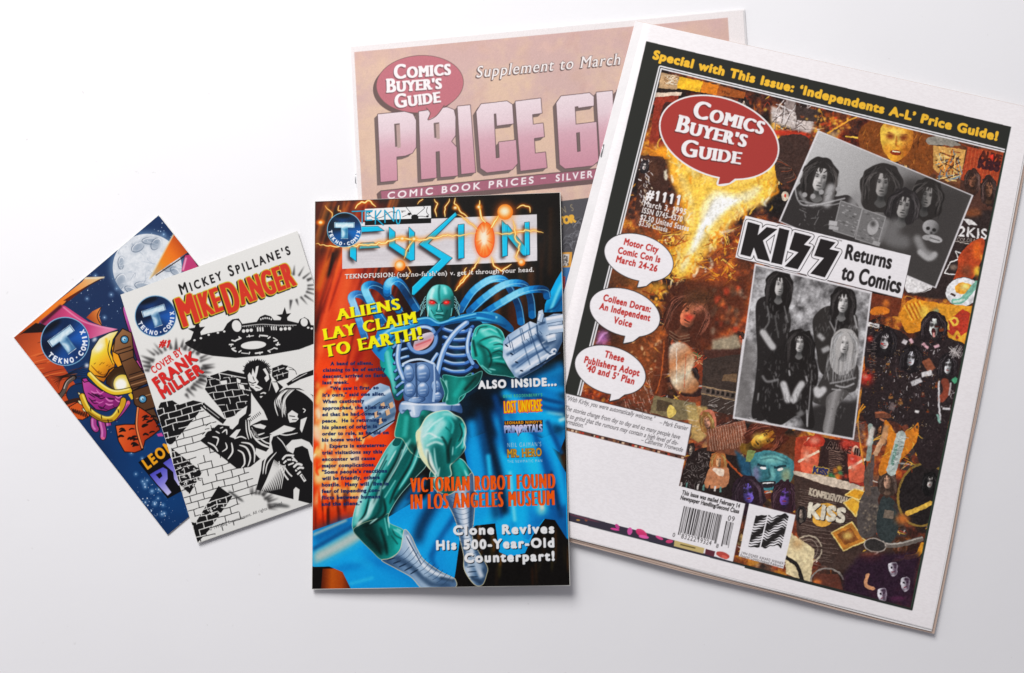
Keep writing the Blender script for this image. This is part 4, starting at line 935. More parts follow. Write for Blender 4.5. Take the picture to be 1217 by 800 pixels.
    c.fill(q, ((230, 300), (800, 800), ['#c4c2c0', '#aaa8a6', '#5c5856', '#3e3a38']))
    c.fill([(640, 440), (940, 500), (780, 920), (400, 760), (560, 600)], '#3a3634', blur=20)
    c.fill([(100, 640), (180, 470), (250, 480), (330, 520), (400, 520), (450, 600), (430, 740), (300, 720)], '#2c2827', smooth=True)
    head(c, 272, 445, 90, 112, '#25211f', '#c8c4c0', 81, 12, 1.8, 1.5); head(c, 540, 468, 84, 110, '#2a2624', '#9c9894', 82, 6, 2.1, 1.6); head(c, 735, 522, 72, 96, '#262220', '#827e7a', 83, 14, 2.0, 1.5); head(c, 632, 565, 84, 100, '#242020', '#a09c98', 84, 10, 1.7, 1.2)
    for ln, w, v in (([(300, 560), (310, 500), (320, 480)], 34, .70), ([(180, 500), (230, 560), (330, 540)], 14, .5), ([(160, 470), (200, 560), (380, 530)], 5, .8), ([(180, 540), (300, 560), (380, 545)], 4, .7), ([(430, 520), (410, 570), (400, 620)], 40, .55), ([(600, 640), (570, 700), (640, 720)], 60, .42), ([(690, 700), (720, 760), (760, 780)], 34, .55), ([(560, 620), (520, 720)], 30, .5)): c.line(ln, w, gray(v), blur=w * .2, a=.9)
    for k in range(50): x = rs.uniform(120, 380); y = rs.uniform(500, 700); c.line([(x, y), (x + rs.randn() * 12, y + rs.randn() * 12)], 2.5, gray(rs.uniform(.1, .75)), a=.7)
    for k in range(5): c.fill(ell(205 + k * 36, 515 - k * 6 + (k % 2) * 12, 11, 11, n=14), gray(.62))
    for (x, y, w, h) in ((360, 540, 95, 130), (455, 575, 100, 130)):
        m = [(x, y), (x + w, y + w * .36), (x + w - 36, y + h + w * .3), (x - 32, y + h)]; c.fill(m, gray(.42)); c.line(m + [m[0]], 3, gray(.66), smooth=False)
        for k in range(40): a, b = rs.rand(), rs.rand(); px_, py_ = x + a * w * .8 - b * 30 + 6, y + a * w * .36 + b * h * .85 + 8; c.line([(px_, py_), (px_ + 12, py_ + 4)], 4, gray(rs.uniform(.15, .75)), a=.8)
    c.fill(ell(500, 655, 24, 34, 18), gray(.66)); c.blob(500, 640, 12, 14, gray(.25)); c.line([(310, 635), (345, 640)], 20, gray(.72)); c.line([(310, 655), (350, 662)], 16, gray(.66)); c.line([(500, 720), (530, 730)], 18, gray(.62))
    c.fill(ell(750, 655, 36, 32, 10), (((720, 640), (785, 670), [gray(.66), gray(.55), gray(.25)]))); c.fills([ell(738, 660, 9, 8, 0, 12), ell(764, 667, 9, 8, 0, 12)], gray(.12)); c.blob(752, 680, 5, 6, gray(.12)); c.fill(ell(765, 705, 36, 16, 15), gray(.68)); c.fill(ell(735, 700, 22, 12, 5), gray(.62)); c.line([(745, 700), (790, 714)], 4, gray(.3))
    c.line([(700, 760), (740, 790), (770, 770)], 24, gray(.66), blur=3)
    c.clip = None
    # lower black and white photograph
    c.part('photograph', 'black and white photograph of four long haired people in leather jackets')
    c.view(860, 350, 4.445)
    q = [(164, -164), (785, -14), (688, 770), (48, 655)]
    inn = photo_frame(c, q, 14); c.fill([(100, 235), (112, 238), (60, 660), (48, 655)], '#e2dedf'); c.setclip(inn, False)
    n = c.noise(12, 75, 4)[..., None]; bgc = (np.array([.52, .51, .51]) + (n - .5) * .45).astype(np.float32); gx = c.noise(50, 76, 2)[..., None]; bgc = np.clip(bgc + (gx - .45) * .7 + .04, .2, .84).astype(np.float32)
    c.fill(q, bgc); c.fill([(60, 250), (180, 250), (150, 650), (50, 660)], '#6a6664', blur=24, a=.8)
    c.fill([(560, 560), (720, 560), (700, 780), (400, 720), (440, 600)], '#2a2625', blur=10)
    D = '#1f1b1a'
    c.fill([(175, 40), (235, 5), (300, 0), (340, 60), (355, 160), (330, 260), (300, 420), (240, 640), (150, 650), (165, 480), (178, 330), (170, 160)], D, smooth=True)
    head(c, 295, -45, 72, 104, '#161211', '#cac6c2', 91, 5, 2.0, 2.0, look=.08)
    c.fill([(470, 150), (500, 90), (560, 60), (640, 90), (700, 110), (712, 200), (700, 330), (640, 420), (520, 420), (490, 300)], '#2a2624', smooth=True)
    head(c, 632, 42, 80, 108, '#1a1615', '#dcd8d4', 92, 8, 1.75, 1.8)
    c.fill([(240, 330), (300, 270), (420, 270), (480, 330), (500, 440), (470, 560), (480, 690), (440, 705), (390, 640), (300, 690), (220, 660), (180, 560), (200, 430)], '#1b1716', smooth=True)
    head(c, 402, 258, 66, 92, '#191514', '#d0ccc8', 93, 4, 2.3, 2.1)
    c.fill([(520, 440), (560, 380), (640, 370), (710, 380), (700, 500), (640, 530), (600, 620), (570, 730), (530, 720), (540, 600), (470, 560)], '#34302e', smooth=True)
    c.fill([(545, 540), (610, 500), (660, 520), (600, 600), (575, 730), (525, 720), (540, 620)], ((530, 600), (610, 620), ['#5a5654', '#9a9694', '#4a4644']), smooth=True)
    head(c, 640, 262, 72, 100, '#b4b0ac', '#d8d4d0', 94, 6, 2.0, 2.3, curly=False)
    for k in range(40): x = rs.uniform(550, 700); c.line([(x, 300 + rs.rand() * 40), (x + rs.randn() * 10 - 8, 380), (x - 20 + rs.randn() * 12, 440 + rs.rand() * 40)], 4, gray(rs.uniform(.4, .85)), a=.6, taper='both')
    for ln, w, v in (([(205, 195), (240, 250), (262, 280)], 34, .80), ([(205, 430), (230, 460), (290, 450)], 12, .5), ([(315, 470), (330, 520), (340, 560)], 34, .86), ([(415, 470), (390, 510), (370, 560)], 34, .84), ([(360, 555), (375, 572)], 18, .8), ([(500, 210), (530, 240)], 24, .72), ([(520, 300), (560, 280)], 26, .7), ([(490, 500), (500, 530), (530, 500)], 34, .86), ([(590, 480), (640, 490), (690, 470)], 9, .7), ([(560, 470), (620, 460), (700, 440)], 8, .62), ([(570, 500), (620, 505)], 6, .75), ([(440, 610), (442, 700)], 7, .8), ([(460, 480), (450, 600), (440, 690)], 5, .7), ([(390, 640), (420, 620)], 26, .45), ([(345, 400), (350, 430)], 8, .75), ([(435, 430), (442, 460)], 9, .7), ([(185, 520), (180, 560)], 7, .6), ([(560, 140), (590, 200)], 6, .7), ([(690, 110), (705, 180)], 8, .75), ([(600, 130), (580, 230)], 5, .65), ([(230, 60), (240, 140), (210, 190)], 8, .42), ([(320, 60), (340, 150)], 6, .45), ([(270, 110), (290, 230)], 6, .36)):
        c.line(ln, w, gray(v), a=.9, blur=w * .12)
    for x, y in ((325, 545), (345, 560), (365, 560), (385, 545)): c.line([(x, y - 22), (x + 4, y + 12)], 3, gray(.45))
    for k in range(130):
        x, y = rs.uniform(165, 710), rs.uniform(60, 660); c.line([(x, y), (x + rs.randn() * 12, y + abs(rs.randn()) * 18)], rs.uniform(1.5, 5), gray(rs.uniform(.06, .62)), a=.55, blur=.8, taper='both')
    for k in range(190):
        cx, cy, dx, dy = [(230, 120, 60, 90), (330, 130, 20, 60), (560, 150, 50, 50), (680, 180, 20, 60), (320, 380, 70, 60), (450, 400, 25, 50), (650, 420, 40, 30), (250, 520, 40, 70), (430, 560, 50, 60), (620, 560, 60, 60)][k % 10]
        x, y = cx + rs.randn() * dx * .6, cy + rs.randn() * dy * .6; s_ = rs.uniform(-.6, .6)
        c.line([(x, y), (x + s_ * 9 + rs.randn() * 2, y + 11), (x + s_ * 16, y + rs.uniform(14, 34))], rs.uniform(1.4, 4.2), gray(rs.uniform(.3, .75)), a=.6, blur=.5, taper='both')
    c.line([(135, 648), (150, 660), (175, 658)], 3, gray(.8)); c.clip = None
    for k_ in (len(c.names) - 2, len(c.names) - 1):
        mask = (c.ids == k_)[..., None]; soft = np.stack([boxblur(c.img[..., k], 1) for k in range(3)], -1)
        c.img = np.where(mask, np.clip(soft * (.86 + .28 * c.noise(2.0, 44, 3)[..., None]) + (c.noise(1.1, 45, 2)[..., None] - .5) * .09, 0, 1), c.img)
    # headline label
    c.view(860, 250, 4.446)
    hl_ = c.part('headline_label')
    c.fill([(115, 28), (990, 240), (942, 466), (62, 249)], WH); c.line([(62, 249), (942, 466), (990, 240)], 2.5, '#5a5454', smooth=False)
    c.part('headline_lettering', under=hl_)
    Ls = [[(128, 60), (192, 78), (180, 132), (228, 88), (284, 100), (208, 160), (246, 272), (180, 256), (160, 196), (142, 246), (88, 233)], [(294, 92), (348, 106), (308, 288), (250, 276)], [(375, 115), (465, 138), (425, 182), (462, 192), (392, 312), (322, 296), (395, 222), (347, 207)], [(512, 150), (592, 170), (560, 205), (612, 217), (535, 355), (458, 335), (530, 252), (478, 240)]]
    for w, cc in ((44, WH), (33, '#1c1818'), (26, WH)):
        for L in Ls: c.line(L + [L[0], L[1]], w, cc, smooth=False)
    for L in Ls: c.fill(L, '#1c1818')
    c.text('TM', (604, 162), (624, 167), 9, '#2a2626')
    K_ = dict(bold=.045, track=.05)
    c.text('Returns', (641, 254), (880, 309), 76, '#211d1d', **K_); c.text('to Comics', (620, 362), (928, 437), 80, '#211d1d', **K_)
    # barcode
    c.view(660, 520, 4.446)
    c.part('mailing_note', under=wp_)
    c.text('This issue was mailed February 14', (668, 300), (972, 373), 21, '#2a2626', bold=.04, track=.08, shear=.05); c.text('Newspaper Handling/Second Class', (661, 327), (968, 402), 21, '#2a2626', bold=.04, track=.08, shear=.05)
    c.part('barcode', under=wp_)
    def bars(tl, tr, bl, n, seed):
        r2 = np.random.RandomState(seed); tl, tr, bl = map(np.array, (tl, tr, bl)); x = 0
        while x < 1:
            w = r2.choice([1, 1, 2, 2, 3]) / n; g = r2.choice([1, 1, 2, 2]) / n; long_ = x < .05 or x > .95 or abs(x - .5) < .03
            a = tl + (tr - tl) * x; b = tl + (tr - tl) * min(x + w, 1); d = (bl - tl) * (1.1 if long_ else 1)
            c.fill([tuple(a), tuple(b), tuple(b + d), tuple(a + d)], '#1f1b1b'); x += w + g
    bars((680, 362), (882, 410), (650, 500), 82, 4); bars((903, 441), (942, 451), (878, 562), 20, 9)
    c.text('0', (618, 524), (630, 527), 20, '#2a2626'); c.text('83222', (664, 532), (740, 551), 24, '#2a2626', track=.1); c.text('19324', (750, 553), (822, 571), 24, '#2a2626', track=.1); c.text('8', (848, 582), (860, 585), 20, '#2a2626'); c.text('09', (910, 438), (944, 446), 26, '#2a2626', track=.15)
    # award label
    c.view(840, 500, 3.078)
    c.part('award_label')
    q = [(155, 303), (325, 345), (280, 541), (117, 496)]
    c.fill(q, WH)
    A = np.array([178, 350.]); ex = np.array([122, 0.]); ey = np.array([-28, 118.])
    for k in range(12):
        y = k / 12; seg = []
        for half in (0, 1):
            x0 = half * .36 + (.0 if half == 0 else .02); x1 = .34 if half == 0 else 1.0
            up, lo = [], []
            for j in range(25):
                s = x0 + (x1 - x0) * j / 24
                ph = (.10 * sin(s * 11 + half * 2) + .06 * sin(s * 27)) * (1 if half else .55)
                th = .030 + .018 * sin(s * 9 + k)
                up.append(A + ex * s + ey * (y + ph * .35 - th)); lo.append(A + ex * s + ey * (y + ph * .35 + th))
            c.fill([tuple(p) for p in up + lo[::-1]], '#1d1919')
    c.text('1994 EISNER AWARD WINNER', (126, 488), (280, 528), 9, '#3a3434', track=.12); c.text('Favorite Comics-Related Publication', (122, 497), (278, 538), 8.5, '#3a3434')
    # newsprint: ink spread, grain, faint show-through on the bare paper
    g = c.noise(.9, 95, 2)[..., None]; h = c.noise(3, 96, 3)[..., None]
    c.img = c.img * .935 + .05
    lw = np.clip((c.img.mean(2, keepdims=True) - .5) * 3, 0, 1); c.img *= 1 + ((.07 * g - .035) + .02 * (h - .5)) * (1 - .92 * lw)
    st = c.noise((9, 3), 97, 4)[..., None]; lum = c.img.mean(2, keepdims=True); c.img -= np.clip((st - .5) * .22, -.006, .012) * (lum > .72)
# ------------------------------------------------------------------ cover art: small colour comic at the left
def art_le(c):
    rs = np.random.RandomState(4)
    c.view(0, 0, 1)
    n = c.noise(30, 1, 3)[..., None]
    c.fill([(0, 390), (190, 240), (400, 490), (195, 660)], (C('#123a6e') * n + C('#0c2a56') * (1 - n)).astype(np.float32))
    c.fill([(16, 400), (190, 250), (260, 330), (150, 440)], '#1a2f56', blur=12, a=.9); c.fill([(130, 520), (260, 480), (330, 600), (190, 660)], '#07407c', blur=20, a=.7)
    def stars(n, f, seed, s=1.0):
        r = np.random.RandomState(seed)
        for k in range(n):
            x, y = f(r); q = r.rand() ** 3 * 1.1 + .35; c.fill(ell(x, y, q * s * .8, q * s * .8, n=8), ['#e8f4ff', '#a8c8e8', '#cfe4f8'][k % 3])
            if q > 1: c.blob(x, y, q * 2.2, q * 2.2, '#8fb8e0', a=.5)
    stars(90, lambda r: (r.uniform(160, 212), r.uniform(256, 300)), 1); stars(70, lambda r: (r.uniform(70, 150), r.uniform(310, 390)), 2, .8); stars(130, lambda r: (180 + r.randn() * 14, 600 + r.randn() * 16), 3); stars(70, lambda r: (r.uniform(120, 230), r.uniform(490, 640)), 4, .8)
    c.view(0, 240, 4)
    c.part('moon')
    c.blob(700, 310, 180, 172, '#9fc0dc', a=.5, blur=14)
    c.fill(ell(700, 312, 164, 160, 0, 60), '#e4e8ec'); c.setclip(ell(700, 312, 164, 160, 0, 60))
    mn = c.noise(14, 8, 4)[..., None]; c.fill(ell(700, 312, 164, 160), (C('#f2f4f6') * mn + C('#c4ccd4') * (1 - mn)).astype(np.float32), a=.9)
    for x, y, rx, ry, r in ((655, 215, 32, 20, -30), (715, 185, 40, 16, 0), (570, 380, 24, 40, 20), (575, 290, 14, 30, 0), (680, 400, 40, 18, 10), (740, 200, 20, 30, 30), (620, 420, 30, 14, 30), (800, 310, 30, 20, 0), (830, 330, 24, 14, 40)):
        c.blob(x, y, rx, ry, '#7d8ea2', rot=r, a=.65); c.line(ell(x, y, rx, ry, r)[2:30], 4, '#5a6a80', a=.7, taper='both'); c.line(ell(x + 3, y + 3, rx, ry, r)[20:38], 3, '#fff', a=.7, taper='both')
    for k in range(40): x, y = 700 + rs.randn() * 90, 312 + rs.randn() * 90; c.line([(x, y), (x + rs.randn() * 14, y + rs.randn() * 10), (x + rs.randn() * 22, y + rs.randn() * 20)], 2, ['#8fa0b4', '#fff', '#6a7a90'][k % 3], a=.5, taper='both')
    c.setclip(None)
    c.part('orange_crest')
    c.fill([(712, 366), (735, 320), (790, 215), (828, 150), (900, 235), (800, 300)], ((730, 340), (880, 220), ['#c8a878', '#f08a1c', '#f2761a', '#c44c10'])); c.line([(712, 366), (760, 275), (826, 152)], 6, '#e8d8b0', blur=2); c.line([(740, 350), (830, 290), (905, 240)], 5, '#2a120c')
    c.fill([(862, 330), (880, 255), (905, 250), (960, 310), (900, 335)], '#c23a72'); c.fill([(905, 252), (930, 250), (965, 300), (940, 308)], '#4a1c30'); c.line([(870, 325), (885, 265)], 8, '#f0a8c4', blur=2)
    c.fill([(60, 640), (180, 545), (390, 380), (408, 358), (500, 356), (420, 395), (330, 450), (300, 490), (200, 560), (100, 665)], ((100, 620), (450, 360), ['#b84a14', '#ee7a1c', '#f4862a', '#e8c088'])); c.line([(110, 660), (300, 490), (420, 400), (490, 362)], 5, '#3a160c'); c.line([(400, 364), (496, 360)], 7, '#e8dcc0', blur=2)
    c.fill([(300, 470), (330, 450), (420, 395), (330, 470)], '#5a1c0c')
    c.fill([(185, 570), (290, 490), (310, 495), (420, 570), (480, 590), (560, 605), (430, 650), (360, 600), (220, 590)], ((230, 560), (500, 620), ['#a83060', '#d8487e', '#c23a74', '#e880a8'])); c.line([(200, 575), (250, 530), (290, 495)], 16, '#4a1426', blur=3); c.line([(300, 500), (400, 570), (540, 606)], 5, '#f0a0c0', blur=2)
    c.fill([(60, 655), (170, 575), (230, 590), (300, 560), (200, 640), (100, 690)], '#1c0c0c')
    c.fill([(410, 550), (440, 520), (482, 500), (470, 540), (486, 590), (450, 575)], ((420, 560), (480, 530), ['#a84418', '#f09040'])); c.line([(482, 500), (462, 545), (486, 590)], 4, '#2a120c')
    # leathery hide
    c.fill([(66, 645), (110, 625), (210, 620), (300, 780), (420, 960), (300, 1000), (240, 960), (150, 800)], ((80, 660), (320, 900), ['#a8401c', '#d85a28', '#b8401c', '#c84c20']))
    for k in range(26): x, y = rs.uniform(80, 300), rs.uniform(650, 950); c.line([(x, y), (x + 60, y - 18), (x + 130, y - 30)], rs.uniform(2, 5), ['#4a160c', '#f08040', '#6a2410'][k % 3], a=.75, taper='both')
    c.part('creature_armour')
    c.view(60, 380, 5)
    K = '#140a08'
    def ink(pts, col, w=5, smooth=False): c.fill(pts, col, smooth=smooth); q = spline(pts) if smooth else np.array(pts, float); c.line(np.vstack([q, q[:1]]), w, K, smooth=False)
    for k in range(8): c.line([(-10 + k * 8, 330 + k * 12), (80, 330 + k * 2), (240, 250 + k * 16)], 3, K, a=.8, taper='both')
    ink([(95, 440), (130, 392), (200, 380), (215, 420), (195, 470), (120, 484)], '#123058', 4, True)
    c.line([(55, 460), (80, 420), (100, 372), (146, 340)], 30, K, taper=None); c.line([(55, 460), (82, 420), (102, 374), (140, 344)], 22, '#5a4c44'); c.line([(80, 410), (100, 366), (140, 340)], 7, '#c0b4ac', taper='end'); c.line([(80, 500), (140, 480), (190, 476)], 24, '#3a1c10')
    ink([(108, 520), (160, 490), (210, 520), (232, 572), (190, 596), (150, 590)], '#dc5a1e'); 
    for k in range(9): c.line([(124 + k * 11, 524 + k * 3), (140 + k * 10, 556 + k * 4)], 7, K, taper='both')
    # magenta sleeve and hand
    ink([(185, 350), (230, 368), (300, 420), (392, 456), (436, 466), (412, 512), (330, 545), (270, 534), (220, 484), (196, 422)], ((200, 380), (420, 520), ['#c44a9c', '#a02880', '#7c1c64']))
    for k in range(22): x, y = rs.uniform(205, 400), rs.uniform(400, 520); c.line([(x, y), (x + 22, y + 14 + rs.randn() * 6), (x + 46, y + 10 + rs.randn() * 10)], rs.uniform(4, 9), ['#2c0a2a', '#3c1038', '#e078bc'][k % 3], taper='both')
    ink([(186, 352), (214, 346), (226, 366), (200, 372)], '#b83890')
    for ln, w in (([(256, 590), (258, 630), (272, 652)], 34), ([(300, 600), (314, 660), (312, 700)], 34), ([(340, 600), (346, 630)], 30), ([(380, 590), (420, 550), (450, 510), (462, 494)], 26)):
        c.line(ln, w + 8, K); c.line(ln, w, '#a83a8a')
        c.line([(x - w * .2, y) for x, y in ln], w * .3, '#e088c4', blur=2)
    c.fill(ell(463, 492, 9, 11, n=14), '#e8688c'); c.fill(ell(312, 704, 10, 8, n=14), '#e8688c')
    # spiked gold cuff
    for q in ([(160, 430), (190, 440), (196, 462), (170, 450)], [(160, 478), (206, 488), (214, 524), (170, 498)], [(186, 526), (226, 530), (232, 556), (196, 544)]): ink(q, '#f0e4b0', 3)
    c.line([(186, 448), (222, 530), (296, 584), (366, 588), (420, 520), (434, 476)], 40, K); c.line([(186, 448), (222, 530), (296, 584), (366, 588), (420, 520), (434, 476)], 31, '#d8a41c'); c.line([(190, 444), (230, 524), (300, 572), (362, 576), (410, 516)], 10, '#fbe868', blur=2); c.line([(220, 546), (300, 596), (370, 598)], 8, '#6a4808', blur=2)
    for x, y in ((236, 520), (300, 566), (340, 590), (400, 530)): c.line([(x, y), (x + 6, y + 26)], 6, K, taper='both')
    # pauldron: dome, opening, orb, rim
    ink([(344, 290), (430, 276), (480, 330), (486, 400), (430, 440), (370, 410), (330, 380)], '#3a2208')
    ink([(232, 250), (244, 182), (290, 112), (350, 78), (406, 64), (372, 118), (356, 196), (384, 250), (380, 290), (350, 320), (316, 372), (262, 346), (226, 296)], ((240, 160), (360, 320), ['#f8f2d0', '#f8d838', '#f4a81c', '#b8640c']))
    c.blob(290, 165, 34, 20, '#fbf8e8', rot=-50, a=.9); c.line([(330, 110), (346, 190), (370, 260)], 14, '#f8ca2c', blur=3); c.line([(352, 120), (342, 190), (372, 270)], 5, K, taper='both'); c.line([(262, 330), (320, 340), (350, 300), (380, 280)], 9, K, taper='both'); c.line([(240, 270), (290, 320), (330, 330)], 6, '#8a4a08', taper='both')
    for k in range(14): x, y = rs.uniform(250, 350), rs.uniform(260, 350); c.line([(x, y), (x + 14, y - 10)], 3, '#6a3808', taper='both')
    ink([(364, 170), (378, 130), (400, 200), (426, 270), (400, 284), (372, 240)], '#f4a41c')
    c.fill(ell(428, 382, 56, 58, 0), '#e4c230'); c.line(ell(428, 382, 56, 58, 0)[10:36], 5, K, smooth=False); c.blob(420, 384, 40, 40, '#fffbe0'); c.fill(ell(418, 386, 32, 32), '#fffef4', blur=5)
    c.line([(228, 320), (300, 392), (380, 432), (480, 418)], 36, K); c.line([(228, 320), (300, 392), (380, 432), (480, 418)], 27, '#ecc428'); c.line([(232, 314), (304, 384), (382, 424), (470, 412)], 9, '#fdf29a', blur=1.5); c.line([(470, 440), (490, 470)], 20, '#ecc428')
    c.blob(216, 272, 12, 12, '#fff', a=.9); c.blob(262, 118, 16, 10, '#f4f6ff', rot=-40, a=.8)
    # purple piece and riveted strap
    ink([(430, -60), (462, -66), (500, 40), (560, 160), (560, 300), (520, 260), (480, 120)], ((440, 0), (560, 200), ['#c458a8', '#7a2068', '#5a1450']), 5, True)
    ink([(486, 250), (520, 240), (545, 290), (510, 280)], '#c8489c', 4)
    for q in ([(372, 190), (384, 108), (428, 52), (482, 78), (492, 172), (420, 216)], [(404, 204), (490, 178), (496, 226), (424, 252)], [(420, 252), (492, 222), (562, 330), (582, 372), (488, 424), (450, 330)], [(486, 424), (592, 388), (622, 520), (540, 546), (498, 500)], [(540, 546), (614, 528), (646, 604), (590, 592)]): ink(q, ((400, 100), (560, 200), ['#9a6a40', '#7a5030', '#5a3820']), 6)
    for k in range(5): c.line([(466 + k * 3, 330 + k * 20), (556 + k * 6, 300 + k * 20)], 5, [K, '#b08058'][k % 2])
    c.line([(384, 188), (480, 158)], 8, '#3a2010'); c.line([(508, 470), (604, 440)], 4, '#c09468')
    for x, y in ((440, 118), (548, 472)): c.fill(ell(x, y, 26, 26, n=24), K); c.fill(ell(x, y, 20, 20, n=22), '#4a90b8'); c.fill(ell(x - 3, y - 3, 11, 11, n=18), '#bfe4f2'); c.fill(ell(x + 1, y, 5, 5, n=12), '#1c3a4a')
    c.part('orange_wing')
    ink([(386, 630), (440, 622), (500, 622), (512, 560), (520, 514), (560, 540), (604, 572), (652, 652), (604, 690), (562, 718), (550, 772), (500, 790), (440, 785), (404, 722)], ((400, 640), (640, 690), ['#ea6428', '#da4e1c', '#b83812', '#9a2c10']), 6)
    for k in range(26):
        x = rs.uniform(402, 500) if k < 12 else rs.uniform(535, 630); y = rs.uniform(650, 760) if k < 12 else rs.uniform(580, 690)
        c.line([(x, y), (x + 14, y - 9), (x + 34, y - 6 + rs.randn() * 6)], rs.uniform(8, 15), K, taper='both')
    c.line([(520, 516), (512, 640), (546, 770)], 17, K); c.line([(520, 520), (513, 640), (546, 764)], 10, '#f08a50'); c.fill([(630, 680), (660, 672), (672, 692), (640, 694)], '#c8489c')
    c.part('name_label')
    c.view(20, 440, 3.6375)
    c.fill([(525, 398), (660, 318), (900, 420), (652, 556)], '#07060a'); c.fill([(525, 398), (700, 286), (830, 440), (652, 556)], '#07060a')
    c.text('LEONARD', (566, 428), (784, 262), 44, '#f4a81c', bold=.06, track=.25)
    c.fill([(574, 452), (600, 436), (632, 420), (650, 430), (652, 470), (640, 490), (668, 528), (652, 542), (604, 490)], ((590, 440), (660, 540), ['#4a4ac0', '#8a84e0', '#d8d4f6'])); c.fill([(600, 452), (622, 440), (630, 458), (616, 470)], '#07060a')
    c.fill([(632, 402), (664, 380), (700, 372), (720, 480), (700, 500), (680, 470), (676, 440)], ((650, 380), (710, 490), ['#4a4ac0', '#8a84e0', '#d8d4f6']))
    c.part('badge')
    c.view(0, 240, 4); roundel(c, 309, 663, 112, -36)
    c.part(None)
    g = c.noise(1.2, 95, 2)[..., None]; c.img *= .95 + .09 * g
# ------------------------------------------------------------------ cover art: small black and white comic
def bricks(c, area, o, ex, ey, nx, ny, col, w, jit=2.0, seed=0, skip=.08):
    """mortar lines of a brick wall inside an area; ex: along a course, ey: from course to course"""
    rs = np.random.RandomState(seed); o, ex, ey = map(lambda q: np.array(q, float), (o, ex, ey))
    c.setclip(area, False); L = []
    for j in range(ny):
        p = [o + ey * j + ex * i + rs.randn(2) * jit for i in range(nx + 1)]
        for a, b in zip(p[:-1], p[1:]):
            if rs.rand() > skip: L.append([a, (a + b) / 2 + rs.randn(2) * jit * .4, b])
        for i in range(nx):
            a = o + ey * j + ex * (i + .5 * (j % 2) + rs.randn() * .06)
            if rs.rand() > skip: L.append([a, a + ey * .5 + rs.randn(2) * jit * .5, a + ey])
    c.strokes(L, w, col); c.setclip(None)

def spikes(c, cx, cy, r0, r1, n, a0, a1, col, w, seed=0, blur=1.5):
    rs = np.random.RandomState(seed)
    for k in range(n):
        a = radians(a0 + (a1 - a0) * (k + rs.uniform(-.3, .3)) / n); q = rs.uniform(.55, 1)
        s = r0 * rs.uniform(.95, 1.15); L = r0 + (r1 - r0) * q
        c.line([(cx + s * cos(a), cy + s * sin(a) * .8), (cx + L * cos(a), cy + L * sin(a) * .8)], w * rs.uniform(.5, 1.2), col, a=.85, blur=blur, taper='end')

